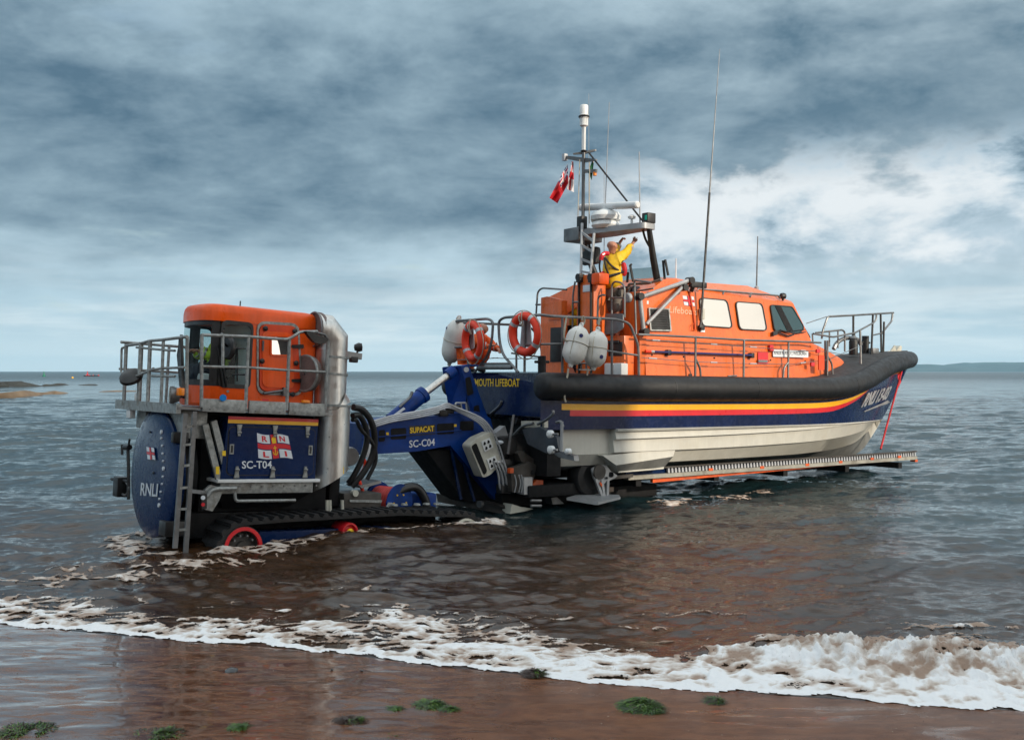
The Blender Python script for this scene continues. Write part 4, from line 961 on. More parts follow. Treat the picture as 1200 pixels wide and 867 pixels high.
# folding davit struts on the starboard quarter
def struts():
    y0 = -1.52
    a, b_, c = B(749, 349, y=y0), B(808, 328.5, y=-1.30), B(755, 389, y=y0)
    st_ = MB().tube([a, b_], .048, 10).build('davit_arm', 'greyp', boat)
    MB().tube([B(757.5, 380, y=y0), B(803, 333, y=-1.32)], .042, 10).build('brace', 'greyp', st_)
    MB().tube([B(750, 350, y=y0), B(754.5, 389, y=y0)], .05, 10).build('post', 'greyp', st_)
    for p in ((749, 347.5, y0), (755, 389, y0), (808.5, 329, -1.3), (801, 337, -1.32)): q = B(p[0], p[1], y=p[2]); MB().cyl(q-V((0, .09, 0)), q+V((0, .09, 0)), .085, 12).build('pivot', 'black', st_)
    # flood lights at the forward end and an orange strap hanging down
    mb = MB(); q = B(812, 336, y=-1.28); mb.box(q.x-.10, q.x+.42, q.y-.06, q.y+.06, q.z-.02, q.z+.12, bev=.03); mb.tube([q, B(810, 341.5, y=-1.22)], .05, 8); mb.build('flood_light', 'black', boat)
    MB().tube([S(808, 342, .03), S(810.5, 356, .03), S(813, 368, .03), S(814.5, 380, .03), S(815, 387, .03)], .022, 6).build('strap', 'rust', boat)
    MB().tube([S(813, 379, .03), S(810, 382, .03), S(810.5, 386.5, .03), S(814.5, 387, .03)], .008, 6).build('strap_loop', 'rust', boat)
    MB().tube([B(*p, y=-1.05) for p in ((816, 343), (818, 338.5), (912, 346.5), (914, 349.5))], .024, 8).build('roof_rail', 'rail', boat)
    for px, py in ((848.5, 341.3), (880.5, 344)): MB().tube([B(px, py, y=-1.05), B(px-1.5, py+4.2, y=-1.12)], .02, 6).build('roof_rail_leg', 'rail', boat)
    q = B(917.5, 347, y=-.95); mb = MB(); mb.lathe([(0, -.09), (.075, -.06), (.085, 0), (.07, .06), (0, .09)], q, (1, -.3, 0), 12); mb.cyl(q, q-V((0, 0, .12)), .03, 8); mb.build('roof_lamp', 'black', boat)
    for a_, b2 in ((748, 343), (793, 347)): pass
    MB().prism([S(753.5, 352.3, .002), S(760, 352.6, .002), S(760, 356.5, .002), S(753.5, 356.2, .002)], SIDE_N*.004).build('notice', 'letter', boat)
    MB().prism([S(820.5, 384.8, .002), S(826, 385.2, .002), S(826, 389.5, .002), S(820.5, 389, .002)], SIDE_N*.004).build('notice', 'letter', boat)
struts()
# ---- gantry, mast, radar
def gantry():
    z0 = 6.17; X0, X1 = 2.85, 3.55
    ol = roundpoly([(X0, 1.08, z0), (X1, 1.08, z0), (X1+.10, .2, z0), (X1+.05, -1.25, z0), (X0+.35, -1.25, z0), (X0+.05, .2, z0)], .1)
    g = MB().prism(ol, (0, 0, .13)).build('radar_gantry', 'greyp', boat, ang=30)
    MB().box(X0-.05, X1, .55, 1.12, z0-.12, z0+.20, bev=.03).build('gantry_head', 'steel', g)
    for sd_ in (-1, 1):
        f = V((3.9, sd_*1.0, 4.85)); t_ = V((3.45, sd_*1.16, z0+.05)); mb = MB(); mb.tube([f, f+V((0, 0, .15)), f.lerp(t_, .5), t_], [.05, .085, .08, .06], 10); mb.build('gantry_leg', 'black', g)
        mb = MB(); mb.tube(fillet([t_+V((-.05, -.16*sd_, 0)), t_+V((.08, -.20*sd_, -.25)), f.lerp(t_, .62)], .12), .03, 6); mb.build('cable', 'black', g)
        mb = MB(); mb.tube([f+V((0, 0, -.3)), f+V((0, 0, .12))], .045, 8); mb.build('leg_socket', 'steel', g)
    # ladder
    X = 2.80; lad = []
    for (pb, ptp) in (((680.5, 330), (682.2, 262)), ((691.5, 330), (696.2, 274))): lad.append((B(*pb, x=2.35), B(*ptp, x=X)))
    mb = MB()
    for a, b_ in lad: mb.tube([a, b_], .034, 8)
    ld = mb.build('gantry_ladder', 'greyp', g)
    for t in (.17, .38, .62, .84): MB().beam(lad[0][0].lerp(lad[0][1], t), lad[1][0].lerp(lad[1][1], t), .05, .05).build('rung', 'greyp', ld)
    # mast
    x = 2.95; m0 = B(683, 275, x=x); m1 = B(684, 178, x=x); mst = MB().tube([m0-V((0, 0, .4)), m0, m1], .042, 10).build('mast', 'rail', boat)
    MB().tube([B(683.8, 178, x=x), B(684.2, 149, x=x)], .05, 10).build('upper_pole', 'whitep', mst)
    c = B(684.2, 150, x=x); s_ = 1/48.
    MB().lathe([(.03, 0), (.055, .02), (.075, .03), (.10, .05), (.10, .22), (.115, .23), (.115, .30), (.10, .31), (.098, .52), (.085, .54), (0, .54)], c, (0, 0, 1), 16).build('antenna_dome', 'whitep', mst)
    MB().torus(c+V((0, 0, .265)), (1, 0, 0), (0, 1, 0), .105, .03, 20, 8).build('antenna_band', 'black', mst)
    MB().lathe([(.0, -.04), (.05, -.04), (.08, .0), (.03, .03)], B(684, 177, x=x), (0, 0, 1), 12).build('mast_collar', 'black', mst)
    # two crossing spreaders
    a, b_ = B(661, 183.5, x=x), B(697, 188, x=x); a2 = a+(a-b_).normalized()*.0
    MB().prism([B(661, 183, x=x), B(664, 182.6, x=x), B(698, 186.5, x=x), B(698, 188.2, x=x), B(684, 190.5, x=x), B(661, 186, x=x)], (.05, 0, 0)).build('spreader', 'rail', mst)
    MB().prism([B(671.5, 179.7, x=x-.2), B(697, 175, x=x+.2), B(697, 177, x=x+.2), B(684, 180.5, x=x), B(671.5, 181.3, x=x-.2)], (.05, 0, 0)).build('spreader', 'rail', mst)
    MB().box(0, .1, 0, .1, 0, .16, at=B(661.8, 184.5, x=x)).build('spreader_lamp', 'tape', mst)
    mb = MB(); mb.beam(B(684, 201, x=x), B(699, 200.5, x=x), .05, .08); mb.build('lamp_bracket', 'steel', mst); MB().cyl(B(697, 206, x=x), B(697, 202, x=x), .045, 10).build('signal_lamp', 'amber', mst)
    MB().tube([B(690, 179, x=x), V((3.4, -1.0, 6.38))], .022, 6).build('mast_stay', 'black', mst)
    for px0, py0, px1, py1 in ((679.4, 187, 677, 262), (691, 190, 690.5, 262)): MB().tube([B(px0, py0, x=x-.1), B(px1, py1, x=x-.1)], .011, 5).build('halyard', 'rope', mst)
    MB().box(x-.12, x+.06, m0.y-.1, m0.y+.1, 6.25, 6.62, bev=.03).build('mast_step', 'black', mst)
    # radars
    r0 = B(710, 262, x=3.15); rd = MB().lathe([(.0, -.02), (.28, -.02), (.34, .05), (.31, .13), (.25, .16), (.34, .18), (.36, .27), (.30, .36), (.17, .41), (.10, .44), (.10, .52), (0, .52)], V((3.15, r0.y, z0+.13)), (0, 0, 1), 24).build('radar_dome', 'whitep', boat)
    a, b_ = B(680, 243.5, x=3.15), B(748, 240, x=3.15); mb = MB(); c = (a+b_)/2; L = (b_-a).length/2; u_ = (b_-a).normalized()
    mb.tube([a, a+u_*.03, b_-u_*.03, b_], [.06, .085, .085, .06], 10); mb.box(0, .12, 0, .3, 0, .14, at=V((3.15, r0.y, a.z-.12))); mb.build('scanner_bar', 'whitep', rd)
    MB().lathe([(.0, -.06), (.12, -.05), (.13, 0), (.10, .07), (0, .07)], B(698.5, 256.5, x=2.95), (1, .3, 0), 14).build('gantry_horn', 'box', boat)
    g1 = V((3.35, -.85, z0+.13)); MB().lathe([(.03, 0), (.03, .14), (.085, .16), (.10, .20), (.05, .24), (0, .24)], g1+V((0, .15, 0)), (0, 0, 1), 12).build('gps_dome', 'whitep', boat)
    nb = MB().box(3.3, 3.55, -1.28, -1.08, z0+.13, z0+.36, bev=.02).build('navigation_light', 'black', boat); MB().box(3.29, 3.30, -1.25, -1.19, z0+.19, z0+.30).build('lens', 'teal', nb)
    q = B(689, 300, x=3.3); MB().box(q.x-.07, q.x+.12, q.y-.36, q.y+.22, q.z-.22, q.z+.20, bev=.08).build('speaker_box', 'black', boat)
    for px, pb, ptp, r0_, x_ in ((750, 262, 178, .018, 3.4), (710.5, 262, 120, .012, 3.1), (690, 300, 110, .008, 3.5), (708, 312, 195, .010, 3.5)):
        dx = 3.5 if px == 710.5 else (-1 if px == 750 else 0); MB().tube([B(px-(2 if px == 710.5 else 0), pb, x=x_), B(px+dx, ptp, x=x_)], r0_, 6, r2=r0_*.6).build('whip_antenna', 'greyp', boat)
    wa = MB().tube([S(820.5, 384, .08), S(821.5, 376, .10), B(831.5, 226, y=-1.25)], .032, 8, r2=.026).build('whip_antenna', 'black', boat)
    MB().tube([B(831.5, 227, y=-1.25), B(843.5, 58, y=-1.25)], .019, 8, r2=.006).build('whip_tip', 'rail', wa)
    MB().box(0, .12, 0, .12, 0, .12, bev=.02, at=S(822, 384, .06)).build('antenna_base', 'black', wa); MB().box(0, .10, 0, .1, 0, .26, bev=.02, at=S(822.5, 368, .05)).build('antenna_clamp', 'box', wa)
    a = MB().tube([B(886.5, 338, y=0), B(888, 277, y=0)], .022, 6, r2=.014).build('whip_antenna', 'rail', boat); MB().tube([B(792, 326, y=0), B(792.3, 303, y=0)], .02, 6, r2=.012).build('whip_antenna', 'whitep', boat)
    MB().lathe([(.05, 0), (.06, .1), (.02, .14)], B(886.5, 341, y=0), (0, 0, 1), 8).build('antenna_base', 'greyp', a)
gantry()
# ---- bow rails and foredeck gear
def bow():
    Y = -.62
    def q(px, py, y=Y, sd_=1): p = B(px, py, y=y); return V((p.x, p.y*sd_, p.z))
    for sd_ in (1,):
        mb = MB(); y = Y
        mb.tube(fillet([q(963, 397, -.75, sd_), q(964, 388, -.75, sd_), q(970, 371, -.75, sd_), q(1000, 369.5, -.7, sd_), q(1024, 368, -.45, sd_), q(1047, 366.5, -.08, sd_)], .08), .028, 8)
        br = mb.build('bow_rail', 'rail', boat, None)
        mb = MB(); mb.tube(fillet([q(953, 391, -.9, sd_), q(976, 395, -.85, sd_), q(1002, 390, -.75, sd_), q(1024, 378, -.5, sd_), q(1027, 374, -.5, sd_), q(1027, 368.5, -.5, sd_)], .1), .026, 8); mb.build('mid_rail', 'rail', br)
        for a, b_, y in (((1000, 370), (1000, 392), -.72), ((1023, 369), (1021, 417), -.5), ((1032, 368), (1033, 421), -.35), ((1036, 377), (1035, 418), -.32)):
            MB().tube([q(*a, y, sd_), q(*b_, y, sd_)], .03, 8).build('post', 'black', br)
        MB().tube(fillet([q(1046, 367, -.08, sd_), q(1045, 376, -.08, sd_), q(1033, 391, -.3, sd_)], .08), .03, 8).build('bow_brace', 'rail', br)
        MB().tube([q(1022, 393, -.5, sd_), q(1033, 390.5, -.35, sd_)], .022, 8).build('step_bar', 'rail', br)
        MB().tube([q(967, 399, -1.3, sd_), q(967, 444, -1.3, sd_)], .028, 8).build('stanchion', 'rail', br)
        MB().tube([q(1008, 387, -1.05, sd_), q(1009, 437, -1.1, sd_)], .030, 8).build('stanchion', 'rail', br)
        MB().tube([q(945, 379, -.8, sd_), q(969, 371, -.75, sd_)], .012, 6).build('guard_wire', 'steel', br)
    for pts in ([(952, 391), (953, 409)], [(972, 388), (972, 406)], [(982, 387.5), (982, 408)]): MB().tube([q(*p, -.35) for p in pts], .024, 6).build('hatch_rail_post', 'rail', boat)
    MB().tube(fillet([q(990, 412, -.35), q(990, 389, -.35), q(987, 386.5, -.35), q(956, 390, -.35)], .1), .026, 8).build('hatch_rail', 'rail', boat)
    MB().tube(smooth([q(977, 409, -.3), q(980, 403, -.3), q(986, 398, -.3), q(994, 396, -.3), q(1005, 398, -.3), q(1009, 404, -.3)]), .06, 8).build('hose_loop', 'rail', boat)
    c = q(1000, 416, -.45); MB().lathe([(0, 0), (.12, 0), (.125, .05), (.125, .38), (.09, .46), (.05, .50), (.05, .62), (0, .62)], c, (0, 0, 1), 16).build('windlass', 'black', boat)
    MB().lathe([(.075, .44), (.10, .47), (.06, .53), (.045, .56)], c, (0, 0, 1), 14).build('windlass_cap', 'steel', boat)
    c = q(1014, 416, -.2); MB().cyl(c, c+V((0, 0, .55)), .10, 16).build('bow_post', 'black', boat); MB().cyl(c+V((-.2, 0, .36)), c+V((.2, 0, .36)), .03, 8).build('bow_post_pin', 'black', boat)
    for px, py in ((1024, 412), (1035, 418)):
        c = q(px, py, -.4); MB().box(c.x-.14, c.x+.14, c.y-.08, c.y+.08, c.z-.06, c.z+.10, bev=.02).build('fairlead', 'steel', boat)
    c = q(1047, 414, 0); MB().box(c.x-.55, c.x+.1, -.16, .16, c.z-.06, c.z+.02).build('anchor_bed', 'redletter', boat)
    mb = MB(); mb.tube([q(1040, 413, -.05), q(1050, 411, -.05)], .04, 8); mb.prism([q(1048, 414, -.1), q(1055, 405, -.1), q(1057, 406, -.1), q(1056, 413.5, -.1)], (0, .2, 0)); mb.prism([q(1043, 413, -.1), q(1049, 404.5, -.1), q(1050, 411, -.1)], (0, .05, 0)); mb.build('anchor', 'box', boat)
bow()
# bow number painted on the navy flare
def bow_number():
    def hs(px, py):                    # march the sight line to the starboard topsides
        ysurf = interp(ROWS[5][0], ROWS[5][1]); ytop = interp(ROWS[1][0], ROWS[1][1])
        d = BF.ray(px, py); lo, hi = None, None; s_ = 20.
        while s_ < 34:
            p = BF.eye+d*s_; zl, zh = 1.71, zt(p.x)-.315; t = (p.z-zl)/max(zh-zl, .1); yy = ysurf(p.x)*(1-t)+ytop(p.x)*t
            if p.y > -yy: break
            s_ += .01
        return BF.eye+d*(s_-.02)
    o_, u, v = hs(1009, 477.5), hs(1038, 468.0), hs(1017.5, 460.0)
    text('RNLI 13-03', o_, u-o_, v-o_, 'tape', boat, 'lettering', .02, .012)
    n_ = (u-o_).cross(v-o_).normalized()
    MB().prism([hs(1012.5, 481.5), hs(1033, 472.5), hs(1040, 469), hs(1043, 471), hs(1040, 472.8), hs(1031, 475.5), hs(1013, 482.5)], n_*.012).build('bow_flash', 'greyp', boat)
bow_number()
# ---- waterjets and stern gear under the counter
def stern_gear():
    MB().box(.30, .66, -1.55, 1.55, .75, 1.95).build('jet_bay', 'dark', boat)
    for sd_ in (-1, 1):
        c = V((.10, sd_*.62, 1.25)); j = MB().lathe([(.34, .3), (.36, .0), (.30, -.25), (.26, -.28), (.24, -.1), (0, .0)], c, (1, 0, 0), 20).build('waterjet', 'black', boat)
        mb = MB(); mb.box(c.x-.55, c.x-.1, c.y-.36, c.y+.36, c.z-.1, c.z+.30, bev=.12); mb.box(c.x-.50, c.x-.15, c.y-.30, c.y+.30, c.z-.42, c.z-.15, bev=.1); mb.build('jet_bucket', 'black', j)
        for dy in (-.3, .3):
            for dz in (.18, -.22): MB().cyl(c+V((-.62, dy, dz)), c+V((-.45, dy, dz)), .045, 10).build('ram_pin', 'letter' if dz > 0 else 'tape', j)
        mb = MB(); mb.tube([c+V((-.3, sd_*.44, .75)), c+V((-.45, sd_*.46, -.05))], .03, 8); mb.build('steering_ram', 'steel', j)
    for px in (607, 630):
        p = B(px, 489, x=.25); n_ = MB().lathe([(.0, .02), (.10, .02), (.145, .0), (.145, -.12), (.12, -.13), (.11, -.02), (0, -.01)], p, (1, 0, 0), 18).build('exhaust_outlet', 'black' if px > 620 else 'steel', boat)
    for pts in ([(575, 485), (585, 476), (588, 470)], [(630, 497), (640, 492), (648, 485), (648, 481)], [(600, 512), (612, 500), (625, 496)], [(652, 495), (657, 494), (660, 500)]):
        MB().tube(smooth([B(*p, x=-.02) for p in pts], 4), .03, 7).build('hydraulic_pipe', 'steel', boat)
    mb = MB(); mb.beam(B(613, 497, x=.1), B(640, 497, x=.1), .1, .14); mb.build('cross_member', 'box', boat)
    for px, py, r in ((643, 508.5, .075), (644, 527, .08), (664, 529, .06)):
        p = B(px, py, x=-.35); MB().lathe([(0, -.03), (r*.5, -.03), (r, 0), (r, .08)], p, (1, 0, 0), 16).build('anode', 'whitep', boat)
    MB().tube([B(658.5, 494, x=-.3), B(658, 529, x=-.3)], .03, 8).build('steering_rod', 'greyp', boat)
    for px, py in ((650, 509), (649, 527.5)): MB().cyl(B(px-4, py, x=-.3), B(px+4, py-.5, x=-.3), .022, 6).build('pin_shaft', 'steel', boat)
    mb = MB(); mb.prism([B(*q_, x=-.12) for q_ in ((612, 503), (632, 500), (652, 512), (655, 528), (640, 531), (618, 520))], (.10, 0, 0)); mb.build('bucket_guard', 'mudblue', boat)
    mb = MB(); mb.prism([B(*q_, x=-.30) for q_ in ((648, 531), (657, 529), (672, 534), (673, 540), (655, 536))], (.12, 0, 0)); mb.build('lower_bucket', 'steel', boat)
    p = B(617.5, 487.5, x=.28); text('2', p, V((0, -.09, 0)), V((0, 0, .15)), 'letter', boat)
stern_gear()
# ------------------------------------------------------------------ the launching tractor (local x = aft, towards the sea; y = far side; z = up)
trac = tag(TF.empty('launch_tractor'), 'tracked launching tractor with an orange cab and blue engine box, half in the surf', 'tractor')
CY = -.35                                        # centreline
def rod(pts, r=.026, n=8, rad=.0):
    return MB().tube(fillet(pts, rad) if rad else pts, r, n)
def tracks():
    pads = None
    for yo, sgn in ((-1.75, 1), (.45, 1)):
        y0, y1 = yo, yo+.60
        # side outline of the belt: sprocket in front, idler behind, long flat top run
        cf, rf, cr, rr_ = V((-.62, 0, .02)), .40, V((3.86, 0, .03)), .40
        path = []
        for i in range(11): a = R(90+18*i); path.append(cf+V((math.cos(a), 0, math.sin(a)))*rf)
        bot = [cf+V((.5, 0, -.46)), V((1.6, 0, -.46)), cr+V((-.5, 0, -.46))]; path += bot
        for i in range(11): a = R(-90+18*i); path.append(cr+V((math.cos(a), 0, math.sin(a)))*rr_)
        path += [cr+V((-.6, 0, .42)), V((2.4, 0, .50)), V((1.0, 0, .47)), cf+V((.7, 0, .43))]
        mb = MB(); n = len(path); nrm = []
        for i in range(n):
            d = (path[(i+1) % n]-path[i-1]).normalized(); nrm.append(V((-d.z, 0, d.x)))
        c_ = sum(path, V())/n; nrm = [q if q.dot(p-c_) > 0 else -q for p, q in zip(path, nrm)]
        A = [V((p.x, y0, p.z)) for p in path]; Bq = [V((p.x, y1, p.z)) for p in path]
        C = [V((p.x-q.x*.05, y0, p.z-q.z*.05)) for p, q in zip(path, nrm)]; D = [V((p.x-q.x*.05, y1, p.z-q.z*.05)) for p, q in zip(path, nrm)]
        mb.loft([A+[A[0]], Bq+[Bq[0]], D+[D[0]], C+[C[0]], A+[A[0]]])
        tk = mb.build('track', 'tyre', trac, merge=.002, ang=40)
        # grouser pads, one after another round the belt
        cum = [0]
        for i in range(n): cum.append(cum[-1]+(path[(i+1) % n]-path[i]).length)
        N = int(cum[-1]/.185)
        for k_ in range(N):
            s_ = cum[-1]*k_/N; i = max(j for j in range(n) if cum[j] <= s_); t = (s_-cum[i])/(cum[i+1]-cum[i])
            p = path[i].lerp(path[(i+1) % n], t)
            if p.z < -.32: continue
            d = (path[(i+1) % n]-path[i]).normalized(); q = nrm[i].lerp(nrm[(i+1) % n], t).normalized()
            if pads is None:
                b_ = MB(); b_.box(-.062, .062, -.31, .31, -.012, .022); b_.prism([(-.045, -.31, .022), (.045, -.31, .022), (.036, -.31, .058), (-.036, -.31, .058)], (0, .62, 0)); pads = b_.build('track_pad', 'tyre', tk); o = pads
            else: o = dup(pads, tk)
            xa = (d-q*d.dot(q)).normalized(); o.matrix_basis = Matrix.Translation(V((p.x, (y0+y1)/2, p.z))) @ Matrix((xa, q.cross(xa), q)).transposed().to_4x4()
        # running gear
        mb = MB(); mb.lathe([(.0, .02), (.09, .02), (.10, .08), (.24, .12), (.27, .05), (.285, .0), (.335, .0), (.345, .06), (.345, .5), (0, .5)], V((cf.x, y0-.01, cf.z)), (0, 1, 0), 28)
        w_ = mb.build('drive_sprocket', 'mud', trac); MB().lathe([(.262, .03), (.268, -.012), (.325, -.012), (.332, .03)], V((cf.x, y0-.01, cf.z)), (0, 1, 0), 32, ring=True).build('red_rim', 'red', w_)
        for i in range(10): a = i*.628; MB().cyl(V((cf.x+.19*math.cos(a), y0-.01, cf.z+.19*math.sin(a))), V((cf.x+.19*math.cos(a), y0+.1, cf.z+.19*math.sin(a))), .018, 6).build('wheel_nut', 'steel', w_)
        mb = MB(); mb.lathe([(.0, .06), (.12, .06), (.15, .10), (.24, .10), (.27, .0), (.33, .0), (.34, .05), (.34, .5), (0, .5)], V((cr.x, y0, cr.z)), (0, 1, 0), 28); w_ = mb.build('idler_wheel', 'mud', trac)
        MB().lathe([(.275, .02), (.28, -.012), (.325, -.012), (.33, .02)], V((cr.x, y0, cr.z)), (0, 1, 0), 28, ring=True).build('rim', 'box', w_)
        for x in (1.34,):
            p = T(410, 623, y=-1.75); mb = MB(); mb.lathe([(.05, -.02), (.07, .03), (.11, .05), (.125, -.01), (.155, -.01), (.16, .03), (.16, .4), (0, .4)], V((p.x, y0-.005, p.z+.0)), (0, 1, 0), 24); w_ = mb.build('return_roller', 'red', trac)
            MB().lathe([(0, -.05), (.04, -.045), (.06, -.02), (.06, .05)], V((p.x, y0-.005, p.z)), (0, 1, 0), 12).build('hub', 'gold', w_)
        for x in (.25, 1.1, 2.0, 2.75): MB().lathe([(.0, .0), (.2, .0), (.22, .04), (.22, .45), (0, .45)], V((x, y0+.06, -.20)), (0, 1, 0), 18).build('road_wheel', 'mud', trac)
        MB().box(-.3, 3.55, y0+.12, y1-.1, -.05, .24, bev=.03).build('track_frame', 'navy', trac)
        MB().lathe([(0, -.02), (.09, 0), (.11, .06), (.11, .3)], V((3.05, y0+.03, .10)), (0, 1, 0), 14).build('tensioner', 'mud', trac)
tracks()
def body():
    MB().box(-1.35, 3.6, -1.12, .42, .10, .52, bev=.04).build('chassis', 'dark', trac)
    MB().box(-1.15, 1.2, -1.10, .45, .52, 2.16, bev=.03).build('engine_housing', 'dark', trac)
    # blue engine box with its hatch
    y = -1.5; a = [T(258, 561, y=y), T(268, 488, y=y), T(373, 491.5, y=y), T(374.5, 561, y=y)]
    z0, z1 = (a[0].z+a[3].z)/2, (a[1].z+a[2].z)/2; x0, x0t, x1 = a[0].x, a[1].x, a[2].x
    z0 += .0
    mb = MB(); mb.prism([(x0, y, z0), (x0t, y, z1), (x1, y, z1), (x1, y, z0)], (0, .5, 0)); eb = mb.build('engine_box', 'navy', trac, 'navy blue engine box with a latched hatch')
    def q(u, v, o=0.): return V((x0t+(x1-x0t)*u, y-o, z1+(z0-z1)*v))
    MB().prism([q(-.005, -.005, .004), q(1., -.005, .004), q(1., .048, .004), q(-.005, .048, .004)], (0, -.003, 0)).build('red_stripe', 'red', eb)
    MB().prism([q(-.005, .048, .004), q(1., .048, .004), q(1., .105, .004), q(-.005, .105, .004)], (0, -.003, 0)).build('yellow_stripe', 'yellow', eb)
    ol = roundpoly([q(.015, .17), q(.965, .17), q(.965, .93), (q(.015, .93))], .09, 5)
    hp = MB().prism(ol, (0, -.018, 0)).build('hatch', 'navy', eb)
    mb = MB(); ring_panel(mb, [p+V((0, -.0, 0)) for p in [o_+V((0, -.001, 0)) for o_ in roundpoly([q(.005, .155), q(.975, .155), q(.975, .945), q(.005, .945)], .1, 5)]], ol, (0, -1, 0), .004); mb.build('hatch_seal', 'black', hp)
    lt = None
    for u in (.11, .50, .87):
        for v, s_ in ((.17, 1), (.93, -1)):
            if lt is None:
                mb = MB(); mb.prism([(-.045, 0, .05), (.045, 0, .05), (.03, 0, -.03), (.02, 0, -.14), (-.02, 0, -.14), (-.03, 0, -.03)], (0, -.03, 0)); mb.cyl((-.035, -.03, -.085), (.035, -.03, -.085), .018, 6); mb.cyl((0, -.028, .0), (0, -.036, .0), .022, 8); o = lt = mb.build('latch', 'galv', hp)
            else: o = dup(lt, hp)
            p = q(u, v, .018); o.location = p; o.rotation_euler = (0, 0, 0) if s_ > 0 else (0, math.pi, 0)
    for u in (.045, .92):
        mb = MB(); ring_panel(mb, [q(u-.022, .44, .018), q(u+.022, .44, .018), q(u+.022, .60, .018), q(u-.022, .60, .018)], [q(u-.012, .46, .018), q(u+.012, .46, .018), q(u+.012, .58, .018), q(u-.012, .58, .018)], (0, -1, 0), .012); mb.build('finger_pull', 'galv', hp)
        MB().prism([q(u-.012, .46, .019), q(u+.012, .46, .019), q(u+.012, .58, .019), q(u-.012, .58, .019)], (0, -.003, 0)).build('finger_pull_well', 'black', hp)
    yo = y-.020
    def e(px, py): return T(px, py, y=yo)
    sc = lambda X, Y: (270+X*110/1192, 480+Y*80/867)
    flag_emblem(None, V((0, -1, 0)), [e(*sc(335, 295)), e(*sc(730, 335)), e(*sc(790, 622)), e(*sc(355, 612))], hp)
    o_ = e(*sc(146, 747)); text('SC-T04', o_, e(*sc(525, 744))-o_, e(*sc(146, 650))-o_, 'letter', hp, 'lettering', .012)
    # steel sill under the box with bolts, and sloping galvanised side plates in front of it
    s0, s1 = T(262, 561.5, y=-1.52), T(375, 561, y=-1.52); zz = z0
    MB().box(x0-.06, x1+.07, -1.56, -1.0, zz-.055, zz-.003, bev=.008).build('sill', 'whitep', eb)
    sb = MB().box(x0+.02, x1-.02, -1.48, -1.0, zz-.24, zz-.057, bev=.01).build('sill_beam', 'galv', trac)
    bo = None
    for i in range(9):
        c = V((x0+.15+i*.2, -1.485, zz-.12))
        if bo is None: bo = MB().cyl((0, .01, 0), (0, -.012, 0), .018, 6).build('bolt', 'steel', sb); bo.location = c
        else: dup(bo, sb, c)
    MB().prism([(x0+.02, -1.46, zz-.24), (x1-.05, -1.46, zz-.24), (x1-.3, -1.2, zz-.50), (x0+.2, -1.2, zz-.50)], (0, .3, 0)).build('underpan', 'dark', trac)
    # front corner: sloping bracket plates, step bar
    for (ax, bx) in (((250, 493), (267, 561)), ((240, 497), (257, 565))):
        a_, b_ = T(*ax, y=-1.46), T(*bx, y=-1.46); MB().beam(a_, b_, .06, .10, up=(1, 0, 0)).build('side_channel', 'galv', trac)
    MB().prism([T(247, 568, y=-1.5), T(262, 572, y=-1.5), T(257, 586, y=-1.5), T(249, 599, y=-1.5), T(241, 597, y=-1.5), T(240, 574, y=-1.5)], (0, .06, 0)).build('corner_bracket', 'galv', trac)
    lp = MB().prism(roundpoly([T(235, 578, y=-1.53), T(241, 578, y=-1.53), T(241, 596, y=-1.53), T(235, 596, y=-1.53)], .02), (0, -.05, 0)).build('tail_lamp', 'black', trac); MB().cyl(T(238, 583, y=-1.58), T(238, 583, y=-1.60), .035, 10).build('lens', 'letter', lp); MB().cyl(T(238, 591, y=-1.58), T(238, 591, y=-1.60), .03, 10).build('lens', 'redletter', lp)
    rod([T(243, 582, y=-1.55), T(247, 575, y=-1.55), T(254, 572.5, y=-1.55), T(277, 572, y=-1.55)], .035, 8, .06).build('step_tube', 'galv', trac)
    rod([T(275, 577, y=-1.5), T(276, 587, y=-1.5), T(346, 586, y=-1.5)], .028, 8, .05).build('step_tube', 'galv', trac)
    for px, py, w_, h_ in ((255, 551, 4, 9), (262.5, 531, 4, 6)):
        MB().prism([T(px-w_/2, py-h_/2, y=-1.548), T(px+w_/2, py-h_/2, y=-1.548), T(px+w_/2, py+h_/2, y=-1.548), T(px-w_/2, py+h_/2, y=-1.548)], (0, -.003, 0)).build('warning_label', 'gold', trac)
    MB().box(.5, .75, -1.05, -.9, .3, 1.0).build('lift_post', 'blue', trac); MB().box(.12, .6, -1.06, -.9, .45, .85, bev=.06).build('lift_pump', 'blue', trac)
body()
